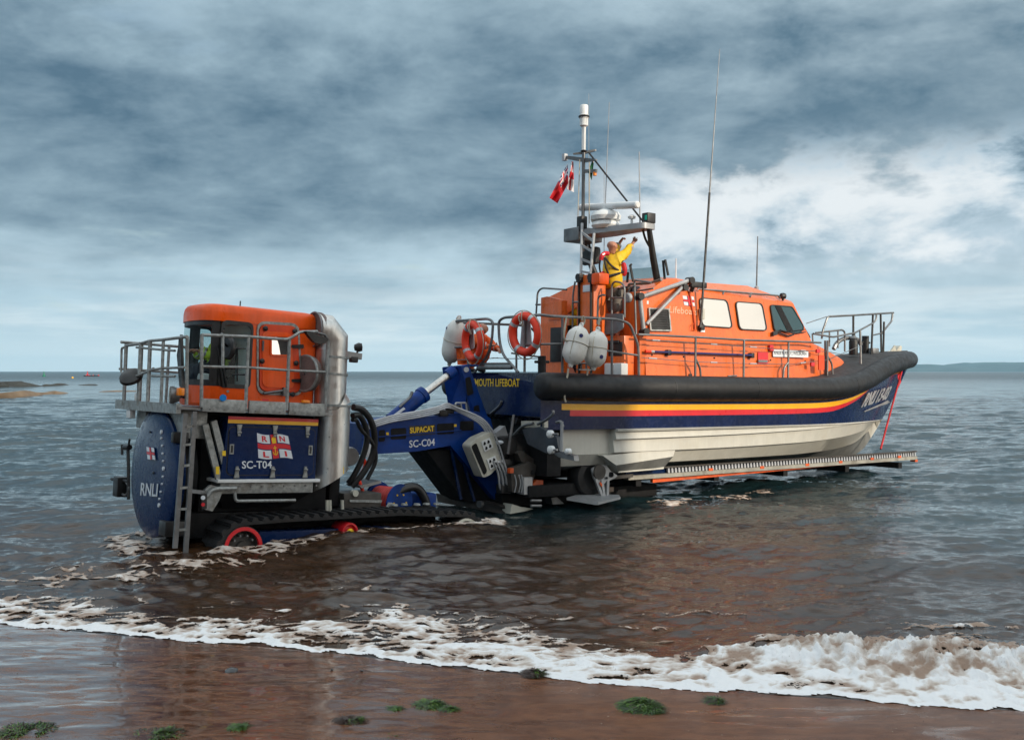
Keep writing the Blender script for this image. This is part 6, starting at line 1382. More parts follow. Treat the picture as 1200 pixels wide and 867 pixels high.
# ------------------------------------------------------------------ the launching carriage (shares the boat's axis)
car = tag(BF.empty('launch_carriage'), 'blue launching carriage with a gooseneck, cradle and roller rails under the lifeboat', 'carriage')
def carriage():
    def q(px, py, y=-.5): return B(px, py, y=y)
    # gooseneck: long arm, knee, then down to the skid plate
    w_ = 1.1
    arm = [q(424, 497), q(492, 489), q(560, 482), q(575, 490), q(598, 590), q(586, 592), q(528, 522), q(487, 529), q(424, 533)]
    gn = MB().prism(arm, (0, w_, 0)).build('gooseneck', 'blue', car, ang=30)
    fl = MB(); fl.beam(q(424, 513.5, -.512), q(540, 504, -.512), .02, .05, up=(0, 1, 0)); fl.build('flange', 'blue', gn)
    for a, b_ in (((444, 504), (451, 517)), ((458, 502), (476, 514)), ((512, 496.5), (532, 508)), ((539, 493.5), (555, 504))):
        p0, p1 = q(a[0], a[1], -.503), q(b_[0], b_[1], -.503); MB().prism(roundpoly([V((p0.x, p0.y, p0.z)), V((p1.x, p0.y, p0.z+.01)), V((p1.x, p0.y, p1.z)), V((p0.x, p0.y, p1.z-.01))], .04), (0, -.006, 0)).build('lightening_slot', 'dark', gn)
    for px, py in ((454, 508), (533.5, 498.5)): MB().prism([q(px-1.5, py-1.5, -.505), q(px+1.5, py-1.5, -.505), q(px+1.5, py+1.5, -.505), q(px-1.5, py+1.5, -.505)], (0, -.004, 0)).build('reflector', 'gold', gn)
    pl_ = MB().prism([q(479.5, 499, -.505), q(510, 497, -.505), q(510, 508.5, -.505), q(479.5, 511, -.505)], (0, -.005, 0)).build('maker_plate', 'black', gn)
    o_ = q(480.5, 507.8, -.512); text('SUPACAT', o_, q(508.8, 505.2, -.512)-o_, q(480.3, 501, -.512)-o_, 'gold', pl_, 'lettering', .03)
    o_ = q(479.5, 524.5, -.506); text('SC-C04', o_, q(509.5, 522.0, -.506)-o_, q(479.5, 516.0, -.506)-o_, 'letter', gn, 'lettering', .012)
    # underside of the neck
    MB().prism([q(500, 528, -.35), q(535, 527, -.35), q(588, 588, -.35), q(545, 588, -.2)], (0, .85, 0)).build('neck_web', 'dark', gn)
    for px0, py0, px1, py1 in ((528, 523, 540, 585), (540, 533, 556, 587)): MB().beam(B(px0, py0, y=-.40), B(px1, py1, y=-.40), .04, .05).build('web_rib', 'navy', gn)
    sk = MB().prism([B(511, 578, y=.75), B(585, 592, y=-.85), B(598, 599, y=-.95), B(594, 603, y=-.95), B(583, 601, y=-.85), B(513, 588, y=.75)], (.25, 0, 0)).build('skid_plate', 'mud', car)
    MB().cyl(B(562, 590.5, y=-.6)+V((-.03, -.02, 0)), B(562, 590.5, y=-.6)+V((.05, .0, 0)), .07, 12).build('skid_pin', 'steel', sk)
    # upright mast of the cradle by the transom, and the lift ram
    up_ = MB(); up_.prism([B(540, 429, y=-.25), B(549, 427, y=-.25), B(583, 520, y=-.25), B(566, 520, y=-.25)], (0, .12, 0)); up_.prism([B(518, 431, y=.45), B(546, 427, y=.0), B(546, 480, y=.0), B(526, 480, y=.45)], (.10, .1, 0)); up_.prism([B(519, 430, y=.35), B(549, 427, y=-.25), B(549, 429, y=-.25), B(519, 432, y=.35)], (.25, 0, 0)); um = up_.build('cradle_mast', 'blue', car, ang=30)
    for a, b_ in (((545, 441), (554, 464)), ((555, 474), (563, 496))):
        MB().prism(roundpoly([B(a[0], a[1]+2, y=-.255), B(a[0]+6, a[1], y=-.255), B(b_[0]+1, b_[1]-3, y=-.255), B(b_[0]-6.5, b_[1], y=-.255)], .04), (0, -.006, 0)).build('lightening_slot', 'dark', um)
    MB().cyl(B(546.5, 433, y=-.26), B(546.5, 433, y=-.29), .055, 14).build('pivot_pin', 'tape', um)
    a, b_, c = B(458, 493, y=-.15), B(496, 462, y=-.15), B(530, 436, y=-.15); rm = MB().tube([a, b_], .15, 16).build('lift_ram', 'blue', car); MB().tube([b_, c], .075, 14).build('ram_rod', 'stack', rm); MB().tube([B(493, 464.5, y=-.15), B(497.5, 461, y=-.15)], .17, 16).build('ram_gland', 'blue', rm); MB().tube([B(524, 440, y=-.15), B(532, 434, y=-.15)], .12, 12).build('ram_eye', 'blue', rm)
    MB().prism([B(461, 486, y=-.32), B(473, 477, y=-.32), B(475, 479, y=-.32), B(463, 488.5, y=-.32)], (0, -.005, 0)).build('notice', 'letter', rm); MB().tube(fillet([B(468, 477, y=-.3), B(481, 465, y=-.3), B(483, 459, y=-.3)], .05), .03, 6).build('ram_port', 'rail', rm)
    # bright hydraulic pipes along the neck and down to the manifold
    for k_ in range(4):
        dy = -.28-.10*k_; o = k_*2.3
        pts = [(432, 502-o), (460, 494-o), (490, 489-o), (512, 484-o), (524, 480-o), (536, 482-o*.6), (556+o, 492-o*.4), (567+o*1.2, 502), (576+o*1.3, 522), (586+o*1.3, 556), (590+o*1.3, 570)]
        MB().tube(smooth([B(*p, y=dy-.25-(0 if p[0] < 540 else .18)) for p in pts], 4), .019, 7).build('hydraulic_pipe', 'tape', car)
    for px, py in ((524, 481), (517, 484), (532, 478)): p = B(px, py, y=-.45); MB().box(p.x-.1, p.x+.1, p.y-.12, p.y+.12, p.z-.06, p.z+.07, bev=.02).build('pipe_clamp', 'black', car)
    for pts in ([(533, 480), (534, 472), (546, 472), (547, 481)], [(540, 472), (541, 481)]): rod([B(*p, y=-.55) for p in pts], .02, 6, .03).build('guard_hoop', 'greyp', car)
    # pale manifold box with ports
    y = -.95; bx = MB().prism(roundpoly([q(550.5, 522, y), q(560, 513, y), q(577, 505.5, y), q(588, 542, y), q(575, 556, y), q(566, 560, y)], .06), (0, .30, 0)).build('manifold_box', 'box', car)
    MB().prism(roundpoly([q(552, 523, y-.004), q(558, 518.5, y-.004), q(571, 552, y-.004), q(567, 557, y-.004)], .05), (0, -.006, 0)).build('box_opening', 'dark', bx)
    for dx, dy in ((0, 0), (6.5, 21)):
        pl4 = [(563.5, 517.5), (573.5, 513.0), (577.5, 524), (567.5, 529.5)]; mb = MB(); mb.prism([q(a+dx, b+dy, y-.004) for a, b in pl4], (0, -.02, 0)); pp = mb.build('port_plate', 'whitep', bx)
        for a, b in ((567.5, 519.5), (572, 517.5), (569.5, 525), (574, 522.5)): MB().cyl(q(a+dx, b+dy, y-.02), q(a+dx, b+dy, y-.032), .035, 10).build('port', 'dark', pp)
    b2 = MB().prism([q(581, 507, -.75), q(592, 499, -.75), q(604, 538, -.75), q(592, 543, -.75)], (0, .2, 0)).build('manifold_lid', 'greyp', car)
    for k_ in range(3): rod(smooth([q(578+k_*4, 540+k_, -.98), q(584+k_*4, 556, -1.02), q(586+k_*4.5, 572, -1.02), q(590+k_*4, 574, -.9)]), .022).build('pipe_tail', 'greyp', car)
    p = q(590, 573, -.95); MB().box(p.x-.12, p.x+.14, p.y-.1, p.y+.1, p.z-.08, p.z+.10, bev=.02).build('valve', 'black', car)
carriage()
def chassis():
    def q(px, py, y=-1.2): return B(px, py, y=y)
    # low frame, steering head and orange box
    MB().box(-.25, 4.2, -.75, .75, .06, .34, bev=.03).build('carriage_frame', 'dark', car)
    MB().box(.0, 1.6, -1.35, 1.35, .30, .55, bev=.03).build('axle_beam', 'dark', car)
    hd = MB().prism(roundpoly([q(599, 549), q(622, 541), q(629, 545), q(626, 560), q(618, 575), q(600, 577)], .04), (0, .15, 0)).build('steering_head', 'mud', car); MB().cyl(q(624.5, 553.5, -1.21), q(624.5, 553.5, -1.225), .05, 12).build('pin_hole', 'dark', hd)
    MB().prism([q(607, 531, -1.1), q(612, 528, -1.1), q(629, 540, -1.1), q(626, 543, -1.1), q(611, 541, -1.1)], (0, .2, 0)).build('tow_wedge', 'mud', car)
    MB().prism([q(614, 559.5, -1.3), q(624, 559, -1.3), q(624, 579, -1.3), q(614, 579.5, -1.3)], (0, .25, 0)).build('control_panel', 'greyp', car)
    MB().prism([q(624.5, 567, -1.25), q(629, 562.5, -1.25), q(636.5, 562.5, -1.25), q(636.5, 576.5, -1.25), q(624.5, 577, -1.25)], (0, .25, 0)).build('orange_locker', 'rust', car)
    MB().prism([q(598, 549, -1.25), q(602, 548.5, -1.25), q(602, 554, -1.25), q(598, 554.5, -1.25)], (0, .1, 0)).build('side_marker', 'rust', car)
    for px in (603, 608, 611): rod(smooth([q(px, 556, -1.3), q(px+2, 566, -1.32), q(px, 577, -1.3)]), .012).build('cable', 'greyp', car)
    for py in (586.5, 592.5): rod([q(622, py, -1.35), q(634, py, -1.35)], .03).build('hose_coupling', 'steel', car)
    MB().prism([q(600, 590.5, -1.1), q(611, 594, -1.1), q(625, 596, -1.1), q(615, 599, -1.1), q(598, 602, -1.1)], (0, .3, 0)).build('skid_shoe', 'box', car)
    MB().prism([q(646, 583), q(653, 582.5), q(661, 590), q(648, 591)], (0, .25, 0)).build('chock', 'steel', car)
    MB().box(.2, 2.4, -1.25, -.9, .30, .40).build('walkway', 'mud', car)
    # braked wheel station: pivot plate, tyre, two-legged strut down to the foot
    for sd_ in (-1, 1):
        def f(px, py, y=-1.62): p = B(px, py, y=y); return V((p.x, p.y*(-sd_), p.z)) if sd_ > 0 else p
        c = f(699, 556, -1.45); ty = MB().lathe([(0, -.2), (.22, -.2), (.26, -.22), (.38, -.19), (.42, -.12), (.42, .12), (.38, .19), (.26, .22), (0, .2)], V((c.x-.12, c.y*1.0-(.0), c.z-.05))+V((0, .18*sd_*-1*-1 if False else (.2 if sd_ < 0 else -.2), 0)), (0, 1, 0), 30).build('wheel', 'tyre', car)
        pp = MB().prism(roundpoly([f(694, 550), f(702, 544), f(711, 545), f(716, 552), f(724, 557), f(721, 560), f(710, 565), f(706, 568), f(697, 562)], .04), (0, .06, 0)).build('pivot_plate', 'greyp', car)
        MB().lathe([(0, -.02), (.16, -.02), (.17, .03)], f(702.5, 553, -1.63), (0, 1, 0), 20).build('brake_disc', 'mud', pp); MB().cyl(f(716, 556, -1.63), f(716, 556, -1.65), .06, 12).build('pin_hole', 'dark', pp); MB().cyl(f(711, 560, -1.63), f(711, 560, -1.66), .03, 8).build('pin', 'black', pp)
        mb = MB(); mb.beam(f(698, 561), f(706, 583), .05, .06, up=(1, 0, 0)); mb.beam(f(705, 562), f(708, 584), .05, .06, up=(1, 0, 0)); mb.beam(f(712, 563), f(711, 584), .06, .06, up=(1, 0, 0)); mb.build('strut', 'greyp', pp)
        MB().prism([f(703, 564, -1.66), f(705.5, 567, -1.66), f(705, 570.5, -1.66), f(702.5, 567, -1.66)], (0, -.01, 0)).build('reflector', 'rust', pp)
        MB().prism([f(664, 583, -1.5), f(697, 588.5, -1.85), f(701, 588.5, -1.9), f(727, 582, -1.9), f(725, 579.5, -1.7), f(680, 578, -1.2)], (0, 0, -.05)).build('foot_plate', 'greyp', car)
        MB().beam(f(713, 560, -1.58), f(741, 557, -1.55), .06, .07).build('link_arm', 'mud', car)
    # roller rails: long ladders of rollers, one each side of the keel
    for sd_ in (-1, 1):
        y = -1.50
        def f(px, py, yy=y): p = B(px, py, y=yy); return V((p.x, p.y*(-sd_), p.z)) if sd_ > 0 else p
        a, b_ = f(783, 547), f(1075, 528.5); a0 = a+(a-b_).normalized()*1.2; d = (b_-a).normalized(); sg = -sd_ if sd_ > 0 else 1
        bl, bh = f(783, 556.5), f(1075, 539.5)
        hgt = .20
        rl = MB().prism([a0+V((0, 0, .01)), b_+V((0, 0, .01)), b_+V((0, 0, -.022)), a0+V((0, 0, -.022))], (0, .10*sg, 0)).build('roller_rail', 'mud', car)
        lo = MB().prism([a0+V((0, 0, -.145)), b_+V((0, 0, -.145)), b_+V((0, 0, -.235)), a0+V((0, 0, -.235))], (0, .16*sg, 0)).build('lower_rail', 'cream', rl)
        MB().prism([a0+V((0, 0, -.02)), b_+V((0, 0, -.02)), b_+V((0, 0, -.15)), a0+V((0, 0, -.15))], (0, .02*sg, 0)).build('backing', 'navy', rl).location = (0, .11*sg, 0)
        ro = None; L = (b_-a).length; N = 88
        for i in range(N):
            c = a+d*(L*(i+.5)/N)+V((0, .03*sg, -.085))
            if ro is None: ro = MB().prism(roundpoly([V((-.035, 0, .055)), V((.02, 0, .055)), V((.038, 0, -.055)), V((-.02, 0, -.055))], .02, 2), (0, .05, 0)).build('roller', 'tape', rl); o = ro
            else: o = dup(ro, rl)
            o.location = c
        MB().prism([f(765, 561, -1.42), f(990, 541, -1.42), f(990, 544.5, -1.42), f(765, 565.5, -1.42)], (0, .08*sg, 0)).build('safety_bar', 'rust', rl)
        for px, py in ((833, 550), (893, 547.5), (946, 544.5), (985, 541.2), (1022, 537.5), (1054, 535.2)):
            c = f(px, py); MB().box(c.x-.07, c.x+.07, c.y-.01, c.y+.01, c.z-.03, c.z+.03).build('side_marker', 'rust', rl)
        MB().box(b_.x-.1, b_.x+.03, min(b_.y, b_.y+.16*sg), max(b_.y, b_.y+.16*sg), b_.z-.30, b_.z-.24).build('rail_end', 'rust', rl)
    for x in (3.0, 5.5, 8.0, 10.5, 12.9): MB().beam((x, -1.4, .48), (x, 1.4, .48), .16, .16).build('cross_member', 'dark', car)
    MB().box(3.5, 13.3, -.16, .16, .36, .50).build('keel_channel', 'dark', car)
chassis()
# ------------------------------------------------------------------ loose things hung on the lifeboat
def place(o, frame): o.location = frame.o; o.rotation_euler = frame.rot; return o
def fender(top, bot, r, label, y, spot, tail=None, ropes=(), x=None):
    a, b_ = (B(*top, y=y) if x is None else B(*top, x=x)), (B(*bot, y=y) if x is None else B(*bot, x=x)); ax = (a-b_).normalized(); L = (a-b_).length
    e = BF.empty('boat_fender'); tag(e, label, 'fender', 'white fenders hung on the stern rails')
    pr = [(0, -.10*L), (.035, -.10*L), (.05, -.04*L), (.06, -.01*L)]
    for i in range(15): t = i/14; pr.append((r*max(.28, (1-abs(2*t-1)**4.5))**.5, L*(.02+.96*t)))
    pr += [(.05, L*1.03), (.04, L*1.08), (0, L*1.09)]
    body = MB().lathe(pr, b_, ax, 26).build('body', 'fender', e, ang=50)
    u = V((0, -1, 0)) if x is None else V((-1, 0, 0)); w = ax.cross(u).normalized(); u = w.cross(ax)
    m0 = b_+ax*L*.53; mb = MB(); mb.torus(m0, u, w, r+.004, .009, 30, 5); mb.tube([a+u*.05]+[b_+ax*L*t+(u*.55+w*-.83)*(r+.006)*((1-abs(2*t-1)**3.2))**.5 for t in (.93, .8, .65, .5, .35, .2, .08)]+[b_+u*.04], .009, 5); mb.build('lashing', 'rope', e)
    sp = b_+ax*L*spot[0]+(u*math.cos(spot[1])+w*math.sin(spot[1]))*(r*((1-abs(2*spot[0]-1)**3.2))**.5); n_ = (u*math.cos(spot[1])+w*math.sin(spot[1])); MB().cyl(sp-n_*.02, sp+n_*.012, .042, 14).build('valve', 'flagblue', e)
    for rp in ropes: MB().tube(smooth([B(*p, y=y) if x is None else B(*p, x=x) for p in rp]), .020, 6).build('rope', 'rope', e)
    MB().torus(a+ax*L*.07, ax, u, .05, .02, 14, 6).build('eye', 'fender', e); return e
fender((680.5, 384), (669.5, 426), .245, 'white fender with a long rope tail, nearest the lifebuoys', -1.98, (.72, -.45), ropes=([(682, 376), (683, 371), (685, 374), (684.5, 380)], [(664, 371), (662, 384), (661, 396), (664, 400)], [(666, 432), (665, 440), (663, 450), (661.5, 465), (663, 471)]))
fender((700.5, 389), (696, 430), .235, 'white fender beside the orange cockpit, further from the lifebuoys', -1.98, (.28, -.1), ropes=([(702, 381), (702.5, 373), (704, 376)], [(689, 432), (688, 440)]))
fender((537, 376), (527, 424), .25, 'white fender half hidden behind the far lifebuoy', 1.75, (.78, -.4), ropes=([(540, 378), (536, 373), (533, 380)],), x=.25)
def lifebuoy(px, py, ang, label, tape0):
    c = B(px, py, x=-.06); e = BF.empty('lifebuoy'); tag(e, label, 'lifebuoy', 'orange lifebuoys on the stern rail')
    u = V((math.sin(ang), math.cos(ang), 0)); w = V((-.06, 0, 1)).normalized(); R_ = .375
    MB().torus(c, u, w, R_, .088, 44, 14).build('ring', 'buoy', e, ang=60)
    for k_ in range(4):
        a0 = tape0+k_*math.pi/2; pts = [c+(u*math.cos(a)+w*math.sin(a))*R_ for a in (a0-.10, a0, a0+.10)]; MB().tube(pts, .0905, 14, caps=False).build('reflective_band', 'tape', e)
    mb = MB(); pts = []
    for i in range(49): a = i*math.pi*2/48; d = .095+.035*abs(math.sin(2*(a-tape0))); pts.append(c+(u*math.cos(a)+w*math.sin(a))*(R_+d)+V((-.02, 0, -.02*abs(math.sin(2*(a-tape0))))))
    mb.tube(pts, .011, 5); mb.build('grab_line', 'rope', e)
    MB().tube(smooth([c+w*(R_+.1)+V((-.05, 0, 0)), c+w*(R_-.05)+u*-.02+V((-.10, 0, 0)), c+w*(R_-.22)+V((-.05, 0, 0)), c+w*(R_-.05)+u*.05+V((-.11, 0, 0)), c+w*(R_+.09)+u*.06]), .014, 6).build('hanging_loop', 'rope', e); return e
lifebuoy(554.5, 400, .10, 'orange lifebuoy on the far side of the stern rail, beside a white fender', .95)
lifebuoy(615.5, 391.5, -.12, 'orange lifebuoy on the near side of the stern rail, beside the orange locker', .62)
def boat_hook():
    e = BF.empty('boat_hook'); tag(e, 'dark blue boat hook pole clipped along the orange deckhouse side', 'boat hook')
    a, b_ = K(762.5, 412, .10), K(881, 416.3, .10); MB().tube([a, b_], .026, 8).build('pole', 'flagblue', e); MB().tube([a-(b_-a).normalized()*.16, a], .035, 8).build('tip', 'buoy', e); MB().tube([a, a+(b_-a).normalized()*.10], .032, 8).build('ferrule', 'tape', e)
    for px in (783, 880.5): p = K(px, 413 if px < 800 else 416.3, .06); MB().box(p.x-.055, p.x+.055, p.y-.06, p.y+.06, p.z-.07, p.z+.06, bev=.02).build('boat_hook_clip', 'black', boat)
boat_hook()
def bow_rope():
    a, b_ = B(1057, 434, y=-.06), B(1032, 526, y=-1.0); c = a.lerp(b_, .5)-V((.03, 0, .04))
    o = MB().tube(smooth([a, c, b_], 8), .028, 7).build('rope', 'redrope'); place(o, BF); tag(o, 'red rope running from the bow down to the roller rail', 'rope')
    MB().tube([a+V((-.05, 0, .12)), a], .05, 8).build('bow_shackle', 'black', boat)
bow_rope()
# ------------------------------------------------------------------ flags
def flag(name, quad, depth, cols, pat, label, amp, seed, nu=22, nv=14, grp='flags on the mast'):
    A, Bq, C, D = [V(p) for p in quad]; mb = MB(); g = []
    for i in range(nu+1):
        row = []
        for j in range(nv+1):
            u, v = i/nu, j/nv; p = A.lerp(D, v).lerp(Bq.lerp(C, v), u)
            d = depth+amp*math.sin(v*7+u*4+seed)*(.25+u)+.6*amp*math.sin(u*9-v*3+seed)
            row.append(mb.b.verts.new(WF.eye+V(((p.x-CX)/F, 1, (HY-p.y)/F))*d))
        g.append(row)
    for i in range(nu):
        for j in range(nv):
            f = mb.face([g[i][j], g[i+1][j], g[i+1][j+1], g[i][j+1]]); f.material_index = pat((i+.5)/nu, (j+.5)/nv)
    o = mb.build(name, cols, ang=80); tag(o, label, 'flag', grp); return o
def W_D(p): return BF.W(p).y
DM = W_D((2.95, .75, 8))
def ensign(u, v):
    if u < .5 and v < .55:
        a, b_ = abs(u-.25)/.5, abs(v-.27)/.55
        if a < .07 or b_ < .09: return 0
        if a < .13 or b_ < .16 or abs(a-b_) < .07: return 1
        return 2
    return 0
def Q2(x, y): return (630+x/10.84, 170+y/10.84, 0)
flag('ensign', (Q2(380, 238), Q2(150, 672), Q2(252, 742), Q2(392, 480)), DM, ['flagred', 'flagwhite', 'flagblue'], ensign, 'red ensign with a small blue and white canton, streaming from the spreader', .10, 1)
flag('house_flag', (Q2(432, 205), Q2(372, 560), Q2(462, 602), Q2(458, 215)), DM+.25, ['flagwhite', 'flagred', 'gold'], lambda u, v: 1 if (.38 < u < .60 or .30 < v < .52) else 0, 'white flag with a red cross hanging limp behind the red ensign', .06, 2.2)
flag('signal_flag', (Q2(694, 195), Q2(642, 345), Q2(688, 452), Q2(716, 205)), DM-.3, ['green', 'flagwhite'], lambda u, v: 1 if v > .42 and u < .10 else 0, 'small green flag hanging on the right of the mast', .07, .4)
# ------------------------------------------------------------------ people
def skin_mesh(name, J, bones, mat, parent, root, sub=1, label=None):
    keys = list(J); idx = {k_: i for i, k_ in enumerate(keys)}
    me = bpy.data.meshes.new(name); me.from_pydata([tuple(J[k_][0]) for k_ in keys], [(idx[a], idx[b_]) for a, b_ in bones], [])
    o = bpy.data.objects.new(name, me); COL.objects.link(o); md = o.modifiers.new('skin', 'SKIN'); md.use_smooth_shade = True; md.branch_smoothing = .4
    for k_ in keys:
        s = me.skin_vertices[0].data[idx[k_]]; r = J[k_][1]; s.radius = r if isinstance(r, tuple) else (r, r); s.use_root = (k_ == root)
    sb = o.modifiers.new('sub', 'SUBSURF'); sb.levels = sub; sb.render_levels = sub
    dg = bpy.context.evaluated_depsgraph_get(); dg.update(); m2 = bpy.data.meshes.new_from_object(o.evaluated_get(dg))
    o.modifiers.clear(); o.data = m2; bpy.data.meshes.remove(me); m2.name = name
    m2.materials.clear(); m2.materials.append(M[mat]); m2.polygons.foreach_set('use_smooth', [True]*len(m2.polygons)); o.parent = parent
    if label: o['label'] = label
    return o
def hand(J, bones, key, wr, d, side, k_, curl=.5, point=False):
    """palm, four unequal fingers and a thumb growing out of the wrist joint"""
    d = V(d).normalized(); s = V(side); s = (s-d*s.dot(d)).normalized(); n_ = d.cross(s)
    pk = key+'p'; J[pk] = (V(wr)+d*.055*k_, .034*k_); bones.append((key, pk))
    for i, (o_, L) in enumerate(((-.030, .070), (-.010, .082), (.011, .078), (.031, .062))):
        b0 = V(wr)+d*.095*k_+s*o_*k_; c_ = 0.12 if (point and i == 0) else curl
        j1 = b0+(d*math.cos(c_*.7)+n_*math.sin(c_*.7))*L*.5*k_; j2 = j1+(d*math.cos(c_*2)+n_*math.sin(c_*2))*L*.5*k_
        for q, (p, r) in enumerate(((b0, .0105), (j1, .0095), (j2, .007))): J[f'{key}f{i}{q}'] = (p, r*k_)
        bones += [(pk, f'{key}f{i}0'), (f'{key}f{i}0', f'{key}f{i}1'), (f'{key}f{i}1', f'{key}f{i}2')]
    t0 = V(wr)+d*.045*k_-s*.038*k_; t1 = t0+(d*.6-s*.8)*.035*k_+n_*.01*k_; t2 = t1+(d*.9-s*.3)*.03*k_+n_*.012*k_
    for q, (p, r) in enumerate(((t0, .013), (t1, .011), (t2, .008))): J[f'{key}t{q}'] = (p, r*k_)
    bones += [(pk, f'{key}t0'), (f'{key}t0', f'{key}t1'), (f'{key}t1', f'{key}t2')]
def figure(name_label, joints, k_, face, jacket, trousers, group=None, skin_legs=True, lifejacket=None, hair=None, shorts_len=1., point=False):
    """joints: world points for pel ch nk hd(top) shL elL wrL shR elR wrR hipL knL anL hipR knR anR; face = direction looked in"""
    j = {a: V(b_) for a, b_ in joints.items()}; base = V((j['pel'].x, j['pel'].y, min(j['anL'].z, j['anR'].z)))
    e = bpy.data.objects.new('person', None); COL.objects.link(e); e.location = base; tag(e, name_label, 'person', group)
    j = {a: b_-base for a, b_ in j.items()}; fv = V(face).normalized(); up = (j['hd']-j['nk']).normalized(); sv = fv.cross(up).normalized(); fv = up.cross(sv)
    hc = j['nk'].lerp(j['hd'], .58)
    J = {'pel': (j['pel'], (.145*k_, .12*k_)), 'sp': (j['pel'].lerp(j['ch'], .5), (.135*k_, .105*k_)), 'ch': (j['ch'], (.155*k_, .115*k_)), 'nk': (j['nk'], .058*k_),
         'h1': (j['nk'].lerp(j['hd'], .34)+fv*.025*k_, (.080*k_, .086*k_)), 'h2': (hc+fv*.004*k_, (.098*k_, .106*k_)), 'h3': (j['nk'].lerp(j['hd'], .80)-fv*.010*k_, (.096*k_, .108*k_)), 'h4': (j['nk'].lerp(j['hd'], .97)-fv*.010*k_, .060*k_)}
    bones = [('pel', 'sp'), ('sp', 'ch'), ('ch', 'nk'), ('nk', 'h1'), ('h1', 'h2'), ('h2', 'h3'), ('h3', 'h4')]
    J['nose'] = (hc+fv*.108*k_-up*.012*k_, .013*k_); J['nose2'] = (hc+fv*.128*k_-up*.028*k_, .013*k_); bones += [('h2', 'nose'), ('nose', 'nose2')]
    for s_ in (-1, 1): J[f'ear{s_}'] = (hc+sv*s_*.100*k_-fv*.012*k_, .016*k_); J[f'eart{s_}'] = (hc+sv*s_*.112*k_-fv*.025*k_+up*.012*k_, .016*k_); bones += [('h2', f'ear{s_}'), (f'ear{s_}', f'eart{s_}')]
    for s_ in ('L', 'R'):
        J['sh'+s_] = (j['sh'+s_], .062*k_); J['el'+s_] = (j['el'+s_], .042*k_); J['wr'+s_] = (j['wr'+s_], .028*k_); bones += [('ch', 'sh'+s_), ('sh'+s_, 'el'+s_), ('el'+s_, 'wr'+s_)]
        d = j['wr'+s_]-j['el'+s_]; hand(J, bones, 'wr'+s_, j['wr'+s_], d, sv*(1 if s_ == 'L' else -1)+V((0, 0, .2)), k_*1.12, .7, point)
        J['hip'+s_] = (j['hip'+s_], .095*k_); J['kn'+s_] = (j['kn'+s_], .060*k_); J['an'+s_] = (j['an'+s_], .042*k_); f_ = V((fv.x, fv.y, 0)).normalized()
        J['to'+s_] = (j['an'+s_]+f_*.17*k_-V((0, 0, .05*k_)), .034*k_); bones += [('pel', 'hip'+s_), ('hip'+s_, 'kn'+s_), ('kn'+s_, 'an'+s_), ('an'+s_, 'to'+s_)]
    J = {q: (p, tuple(x*1.12 for x in r) if isinstance(r, tuple) else r*1.16) for q, (p, r) in J.items()}
    body = skin_mesh('body', J, bones, 'skin', e, 'pel', 2)
    for s_ in (-1, 1):
        MB().lathe([(0, -.008*k_), (.012*k_, 0), (0, .006*k_)], hc+fv*.092*k_+sv*s_*.036*k_+up*.018*k_, fv, 8).build('eye', 'dark', body)
    MB().tube([hc+fv*.096*k_+sv*.03*k_-up*.058*k_, hc+fv*.108*k_-up*.06*k_, hc+fv*.096*k_-sv*.03*k_-up*.058*k_], .006*k_, 5).build('mouth', 'lj', body)
    if hair: skin_mesh('hair', {'a': (hc-fv*.022*k_+up*.02*k_, .135*k_), 'b': (hc-fv*.022*k_+up*.070*k_, .125*k_)}, [('a', 'b')], hair, e, 'a')
    # jacket over trunk and arms, loose and gathered at the elbow
    JJ = {'pel': (j['pel']-V((0, 0, .06*k_)), (.245*k_, .200*k_)), 'sp': (j['pel'].lerp(j['ch'], .5), (.235*k_, .185*k_)), 'ch': (j['ch'], (.245*k_, .190*k_)), 'nk': (j['nk']-up*.02*k_, .085*k_)}
    bn = [('pel', 'sp'), ('sp', 'ch'), ('ch', 'nk')]
    for s_ in ('L', 'R'):
        w2 = j['el'+s_].lerp(j['wr'+s_], .92); JJ['sh'+s_] = (j['sh'+s_], .108*k_); JJ['ua'+s_] = (j['sh'+s_].lerp(j['el'+s_], .55)-V((0, 0, .015)), .092*k_); JJ['el'+s_] = (j['el'+s_], .086*k_); JJ['fa'+s_] = (j['el'+s_].lerp(j['wr'+s_], .5)-V((0, 0, .012)), .076*k_); JJ['wr'+s_] = (w2, .056*k_)
        bn += [('ch', 'sh'+s_), ('sh'+s_, 'ua'+s_), ('ua'+s_, 'el'+s_), ('el'+s_, 'fa'+s_), ('fa'+s_, 'wr'+s_)]
    JJ = {q: (p, tuple(x*1.26 for x in r) if isinstance(r, tuple) else r*1.16) for q, (p, r) in JJ.items()}
    jk = skin_mesh('jacket', JJ, bn, jacket, e, 'pel', 2)
    for v in jk.data.vertices:
        q = mnoise.noise(V((v.co.x*7, v.co.y*7, v.co.z*13)))*.026+mnoise.noise(v.co*22)*.010; v.co += v.normal*q
    for s_ in ('L', 'R'):
        a, b_ = j['el'+s_], j['wr'+s_]; MB().tube([a.lerp(b_, .58), a.lerp(b_, .72)], .076*k_, 12).build('cuff_band', 'tape', jk)
    TT = {'pel': (j['pel'], (.172*k_, .150*k_))}; bt = []
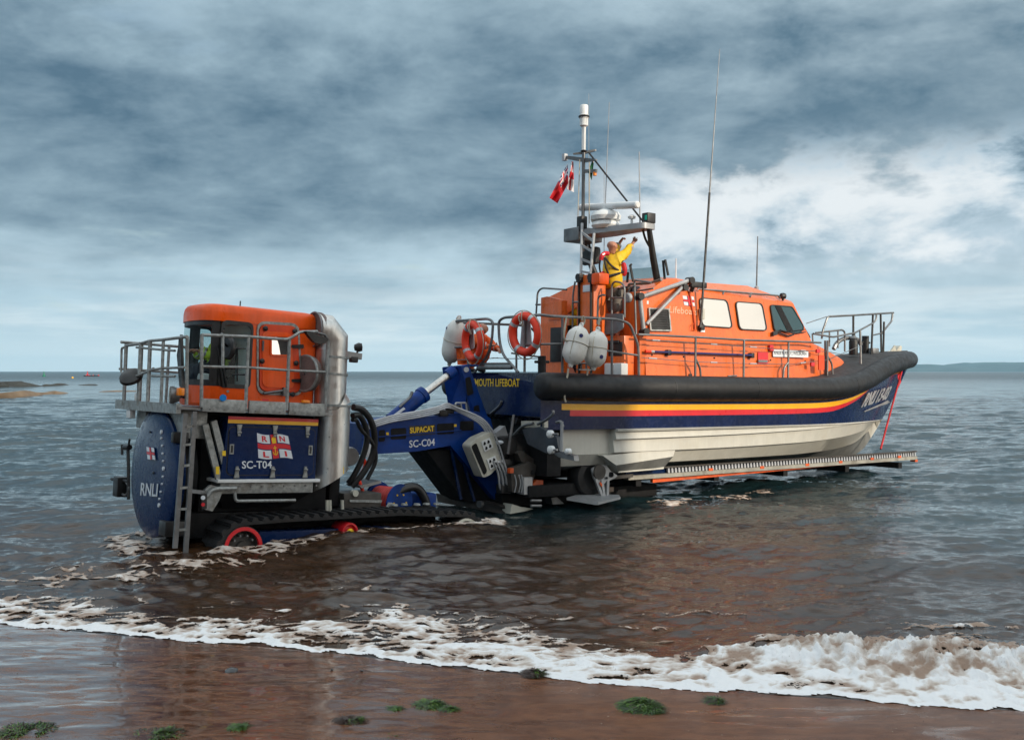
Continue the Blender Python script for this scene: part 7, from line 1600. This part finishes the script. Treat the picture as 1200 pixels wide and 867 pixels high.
    for s_ in ('L', 'R'):
        kn = j['hip'+s_].lerp(j['kn'+s_], .97 if shorts_len < 1 else 1.); TT['hip'+s_] = (j['hip'+s_], .125*k_); TT['th'+s_] = (j['hip'+s_].lerp(kn, .6), .105*k_); TT['kn'+s_] = (kn, .092*k_); bt += [('pel', 'hip'+s_), ('hip'+s_, 'th'+s_), ('th'+s_, 'kn'+s_)]
        if shorts_len >= 1: TT['sh'+s_] = (j['kn'+s_].lerp(j['an'+s_], .5), .078*k_); TT['an'+s_] = (j['an'+s_], .066*k_); bt += [('kn'+s_, 'sh'+s_), ('sh'+s_, 'an'+s_)]
    TT = {q: (p, tuple(x*1.2 for x in r) if isinstance(r, tuple) else r*1.16) for q, (p, r) in TT.items()}
    tr_ = skin_mesh('shorts' if shorts_len < 1 else 'trousers', TT, bt, trousers, e, 'pel', 2)
    for v in tr_.data.vertices: v.co += v.normal*(mnoise.noise(v.co*11)*.014)
    for s_ in ('L', 'R'):
        f_ = V((fv.x, fv.y, 0)).normalized(); a = j['an'+s_]; skin_mesh('boot', {'a': (a+V((0, 0, .10*k_)), .062*k_), 'b': (a-V((0, 0, .02*k_)), .062*k_), 'c': (a+f_*.12*k_-V((0, 0, .04*k_)), .048*k_), 'd': (a+f_*.19*k_-V((0, 0, .05*k_)), .040*k_)}, [('a', 'b'), ('b', 'c'), ('c', 'd')], 'strap', e, 'a')
    return e, base, j, fv, sv, up
def wp(px, py, d): return WF.eye+V(((px-CX)/F, 1, (HY-py)/F))*d
def helmsman():
    D = 23.15; p = lambda px, py, dd=0.: wp(px, py, D+dd)
    J = dict(pel=p(719.5, 337), ch=p(713.5, 306.5), nk=p(716.5, 298), hd=p(717.5, 282.3), shR=p(722.5, 302, -.10), elR=p(731.5, 298.8, .05), wrR=p(741, 285.5, .30), shL=p(714.5, 301.5, .32), elL=p(719, 296, .62), wrL=p(726.8, 284, .80),
             hipL=p(716, 341, .12), hipR=p(722.5, 341, -.05), knL=p(718.5, 369, .12), knR=p(724, 369, -.05), anL=p(718, 396, .15), anR=p(723.5, 396, -.05))
    e, base, j, fv, sv, up = figure('bald man in a yellow jacket and red lifejacket pointing out to sea with both arms', J, 1.13, (.80, .55, .05), 'yj', 'shorts', None, shorts_len=.9, point=True)
    q = lambda px, py, dd=0.: p(px, py, dd)-base
    lj = MB(); lj.tube(smooth([q(704.5, 305, -.19), q(705.5, 300, -.20), q(709, 297.2, -.16), q(714, 297.6, -.15)], 5), [.052]*15+[.04], 10)
    lj2 = MB(); lj2.tube(smooth([q(730, 308, .0), q(732, 316, -.02), q(730.5, 323.5, .0)], 5), [.035]+[.06]*9+[.035], 10); o = lj.build('lifejacket', 'lj', e); lj2.build('lifejacket_pack', 'lj', e)
    MB().tube(smooth([q(706, 319, -.2), q(708, 324, -.23), q(712, 325.5, -.24), q(714, 322, -.24)], 4), .05, 8).build('pouch', 'lj', o)
    MB().prism([q(706.2, 297.8, -.25), q(708.4, 296.8, -.23), q(708.7, 297.9, -.23), q(706.5, 298.9, -.25)], (0, -.01, 0)).build('patch', 'tape', o)
    def st(pts, r=.022): MB().tube(smooth([q(a[0], a[1], a[2]*1.08) for a in pts], 4), r, 6).build('strap', 'strap', o)
    st([(703.5, 304, -.18), (702.5, 312, -.16), (704, 322, -.15)]); st([(708.5, 302, -.21), (709.5, 312, -.27), (713, 321, -.27)]); st([(709, 302, -.22), (716, 311, -.27), (724, 316.5, -.22), (729, 319, -.1)], .024); st([(703.5, 321, -.15), (710, 324, -.27), (718, 322.5, -.28), (724, 320.8, -.23), (730, 318.5, -.08)], .032)
    st([(712, 324, -.27), (714, 332, -.25)], .018)
    MB().box(-.05, .05, -.03, .03, -.09, .09, bev=.015, at=q(725.5, 342.5, -.20)).build('radio', 'black', e)
    MB().box(2.45, 3.0, -1.28, -.36, J and (BF.i @ (p(720, 400)-BF.o)).z-.06, (BF.i @ (p(720, 400)-BF.o)).z, bev=.01).build('helm_step', 'deck', boat)
helmsman()
def standing(label, frame, pos, yaw, jacket, trousers, k_=1.13, group=None, pose=None, hair=None, long=1.):
    """a figure in a vehicle's frame; pose gives joints as (forward, left, up) from the feet"""
    P0 = dict(pel=(0, 0, .98), ch=(.02, 0, 1.36), nk=(.02, 0, 1.50), hd=(.05, 0, 1.76), shL=(0, .19, 1.42), elL=(.02, .26, 1.13), wrL=(.18, .22, .94), shR=(0, -.19, 1.42), elR=(.02, -.26, 1.13), wrR=(.18, -.22, .94), hipL=(0, .09, .93), knL=(.03, .10, .52), anL=(0, .11, .09), hipR=(0, -.09, .93), knR=(.03, -.10, .52), anR=(0, -.11, .09))
    if pose: P0.update(pose)
    c, s = math.cos(yaw), math.sin(yaw); J = {}
    for a, (f, l, u) in P0.items(): J[a] = frame.W(V(pos)+V((f*c-l*s, f*s+l*c, u))*k_)
    return figure(label, J, k_, frame.m @ V((c, s, 0)), jacket, trousers, group, hair=hair)
standing('crew member in yellow jacket standing in the gap behind the orange tower', BF, (2.6, .28, 2.87), R(-60), 'yj', 'navycloth', 1.08, pose=dict(elR=(.25, -.30, 1.20), wrR=(.38, -.12, 1.36), elL=(.06, .30, 1.15), wrL=(.20, .30, .96)), hair='dark')
e3 = standing('crew member in orange suit crouching behind the far lifebuoy', BF, (.46, 1.42, 2.87), R(-75), 'oj', 'oj', 1.10, pose=dict(pel=(-.12, 0, .38), ch=(.10, 0, .66), nk=(.17, 0, .79), hd=(.27, 0, 1.02), shL=(.12, .19, .72), elL=(.34, .24, .55), wrL=(.52, .14, .50), shR=(.12, -.19, .72), elR=(.34, -.24, .55), wrR=(.52, -.12, .56), hipL=(-.10, .10, .36), knL=(.26, .17, .48), anL=(.0, .15, .09), hipR=(-.10, -.10, .36), knR=(.26, -.17, .40), anR=(0, -.15, .09)), hair='dark')
standing('driver in a hi-vis yellow-green vest seated inside the tractor cab', TF, (-1.02, -.36, 2.34), R(180), 'hv', 'navycloth', 1.0, pose=dict(pel=(-.38, 0, .55), ch=(-.40, 0, .95), nk=(-.38, 0, 1.08), hd=(-.34, 0, 1.30), shL=(-.40, .19, 1.0), elL=(-.22, .24, .78), wrL=(.02, .15, .84), shR=(-.40, -.19, 1.0), elR=(-.22, -.24, .78), wrR=(.02, -.15, .84), hipL=(-.36, .10, .53), knL=(.05, .13, .56), anL=(.10, .13, .12), hipR=(-.36, -.10, .53), knR=(.05, -.13, .56), anR=(.10, -.13, .12)), hair='dark')
# ------------------------------------------------------------------ the beach: weed and stones
WEED = [pm('wet_green_weed', (.020, .060, .006), .5, var=.5, scale=20), pm('bright_green_weed', (.070, .145, .010), .5, var=.5, scale=20), pm('brown_weed', (.035, .014, .006), .45, var=.4, scale=20)]
def weed(px, py, wpx, hpx, label, seed, brown=.1):
    p = WF.P(px, py, z=.10); z = float(sand_z(np.array([p.x]), np.array([p.y]))[0]); p = WF.P(px, py, z=z); s = p.y/F
    r = random.Random(seed); wpx *= .86; a, b_, h = wpx/2*s, wpx/2*s*1.15, hpx*s*.62; mb = MB()
    n = int(340+wpx*hpx*2.2)
    for i in range(n):
        t = r.uniform(0, 6.283); q = r.random()**.6; x, y = a*q*math.cos(t), b_*q*math.sin(t); lump = .6+.7*mnoise.noise(V((x/a*1.8+seed, y/a*1.8, 0)))
        zz = max(0, h*(1-q*q)*lump); d = t+r.uniform(-1, 1); L = r.uniform(.028, .060)*(1.5 if q > .8 else 1); wd = r.uniform(.0028, .0065)
        mb.mi = 2 if r.random() < brown*(1+.8*(x < 0)) else (1 if r.random() < .30+.35*(zz/h) else 0)
        c = V((x, y, zz*r.uniform(.75, 1.05))); f = V((math.cos(d), math.sin(d), r.uniform(-.1, .9))); sd = f.cross(V((0, 0, 1))).normalized()*wd; pts = []
        for k_ in range(4): u = k_/3; m_ = c+f*L*u-V((0, 0, L*.8*u*u)); m_.z = max(m_.z, .002); pts.append((m_-sd*(1-u*.8), m_+sd*(1-u*.8)))
        vs = [(mb.b.verts.new(p0), mb.b.verts.new(p1+V((0, 0, .2*wd)))) for p0, p1 in pts]
        for v0, v1 in zip(vs, vs[1:]): mb.face([v0[0], v0[1], v1[1], v1[0]])
    mb.mi = 0; rows = []
    for i in range(13):
        t_ = max(.02, i/12); row = []
        for j in range(41):
            u = j%40*2*math.pi/40; x, y = a*.9*t_*math.cos(u), b_*.9*t_*math.sin(u)
            e_ = .55+.9*mnoise.noise(V((x*22, y*22, seed)))+.6*mnoise.noise(V((x*60, y*60, seed)))
            row.append(V((x*(1+.2*mnoise.noise(V((math.cos(u)*1.5, math.sin(u)*1.5, seed)))), y, max(-.01, h*.75*(1-t_**2)*e_*(.6+.7*mnoise.noise(V((x/a*1.8+seed, y/a*1.8, 0))))-.003))))
        rows.append(row)
    mb.loft(rows)
    o = mb.build('seaweed', WEED, ang=40); o.location = p; tag(o, label, 'seaweed', 'clumps of seaweed on the wet sand')
weed(22, 864, 92, 17, 'largest clump of green weed in the bottom left corner', 1, .25)
weed(182, 866, 70, 17, 'dark weed clump on a stone at the lower edge, second from the left', 2, .4)
weed(278, 857, 38, 14, 'round bright green weed clump between the dark clump and the brown-topped one', 3, .02)
weed(408, 848, 40, 14, 'weed clump with a brown top beside a blue-grey streak of water', 4, .6)
weed(504, 827, 36, 8, 'long flat green weed clump in the middle of the sand', 5, .05)
weed(526, 832, 18, 6, 'small dark green weed tuft just right of the long flat clump', 6, .05)
weed(752, 829, 54, 17, 'big green weed clump by itself below the foam, right of centre', 7, .08)
weed(838, 821, 18, 7, 'little weed tuft touching the foam edge, the rightmost of all', 8, .3)
weed(457, 866, 14, 5, 'tiny weed tuft at the lower edge of the picture', 10, .05)
weed(626, 789, 26, 8, 'dark weed clump half under the foam edge in the centre', 11, .6)
weed(463, 831, 10, 4, 'tiny strand of weed by the streak of water right of the brown-topped clump', 12, .05)
STONE = pm('wet_dark_stone', (.018, .020, .023), .25, var=.4, scale=10, coat=.6, bump=.4, bscale=60)
def stone(px, py, wpx, hpx, label, seed, grp='stones on the wet sand'):
    p = WF.P(px, py, z=.08); z = float(sand_z(np.array([p.x]), np.array([p.y]))[0]); p = WF.P(px, py, z=z); s = p.y/F
    b_ = bmesh.new(); bmesh.ops.create_icosphere(b_, subdivisions=2 if wpx < 6 else 3, radius=1)
    for v in b_.verts:
        n_ = 1+.35*mnoise.noise(v.co*1.1+V((seed, 0, 0)))+.12*mnoise.noise(v.co*3+V((seed, 4, 0))); v.co = V((v.co.x*wpx/2*s*n_, v.co.y*wpx/2*s*n_, (v.co.z*hpx*.62*s*n_)+hpx*.15*s))
    mb = MB(); mb.b.free(); mb.b = b_; o = mb.build('stone', STONE, ang=60); o.location = p; tag(o, label, 'stone', grp)
stone(271, 787, 15, 7, 'dark wet stone lying alone just below the foam on the left', 1)
stone(67, 863, 7, 5, 'reddish-dark stone just right of the big corner weed clump', 3)
for i, (px, py, w_) in enumerate(((84, 814, 5), (92, 817, 4), (104, 831, 4.5), (94, 823, 3), (122, 830, 3.5), (95, 855, 4), (137, 845, 3), (80, 820, 4))): stone(px, py, w_, 3, 'tiny dark pebble in the scatter on the mirror-wet sand at the left', 10+i, 'scatter of pebbles on the mirror-wet sand')
for i, (px, py, w_) in enumerate(((424, 786, 4), (389, 785, 3.5), (311, 815, 3), (325, 804, 3))): stone(px, py, w_, 2.5, 'tiny pebble on the bare brown sand below the middle of the foam', 30+i, 'pebbles on the brown sand')
def grit():
    mb = MB(); r = np.random.RandomState(4)
    for i in range(420):
        x = r.uniform(-4.6, 4.2); y = float(shore(np.array([x]))[0])-abs(r.normal(0, 1))*1.3-.12
        if y < 7.2: continue
        z = float(sand_z(np.array([x]), np.array([y]))[0]); q = r.uniform(.0025, .0075); mb.mi = int(r.rand() < .35)
        c = V((x, y, z)); w = [mb.b.verts.new(c+V(d)*q*r.uniform(.7, 1.3)) for d in ((1, 0, -.2), (-.5, .9, -.2), (-.5, -.9, -.2), (.1, 0, .7))]
        for t in ((0, 1, 3), (1, 2, 3), (2, 0, 3)): mb.face([w[j] for j in t])
    o = mb.build('shell_grit', [STONE, M['box']], kind='stuff'); o['label'] = 'specks of grit and shell on the wet sand'
grit()
# ------------------------------------------------------------------ broken water round the wheels and rails
def tw(x, y): p = TF.W((x, y, 0)); return (p.x, p.y)
def bw(x, y): p = BF.W((x, y, 0)); return (p.x, p.y)
wash('wheel_wash', [tw(-1.15, -1.9), tw(-.6, -2.05), tw(-.1, -2.0)], .55, 3, 'white water swirling round the tractor front wheel', -.24, .05)
wash('cover_wash', [tw(-1.9, -1.5), tw(-2.0, -.6), tw(-1.8, .5)], .7, 5, 'broken water at the foot of the round blue cover', -.30, .04)
wash('idler_wash', [tw(3.7, -1.95), tw(4.3, -1.85), tw(4.75, -1.6)], .38, 7, 'white water breaking behind the tractor track', .6, .06)
wash('rail_wash', [bw(3.0, -2.1), bw(5.0, -1.9), bw(6.6, -1.8)], .6, 9, 'splashing water under the roller rail', -.5, .06)
wash('track_wash', [tw(.2, -2.0), tw(2., -2.0), tw(3.3, -2.0)], .35, 13, 'thin foam along the tractor track', -.12, .03)
wash('wake', [tw(-3.6, -2.6), tw(-2., -2.6), tw(-.6, -2.5)], .9, 15, 'streaks of foam trailing in front of the tractor', -.52, .03)
# ------------------------------------------------------------------ sea air that turns the far shore blue
def haze():
    m = bpy.data.materials.new('sea_haze'); m.use_nodes = True; k = NT(m.node_tree); o = k.n['Material Output']
    k.n.remove(k.n['Principled BSDF'])
    v = k.node('ShaderNodeVolumePrincipled'); v.inputs['Color'].default_value = (.42, .76, 1.0, 1); v.inputs['Density'].default_value = .000062; v.inputs['Anisotropy'].default_value = .0
    k.l.new(v.outputs[0], o.inputs['Volume'])
    b = MB().box(-13000, 13000, -600, 11000, -6, 140).build('haze', m, kind='stuff'); b['label'] = 'blue sea haze'
haze()
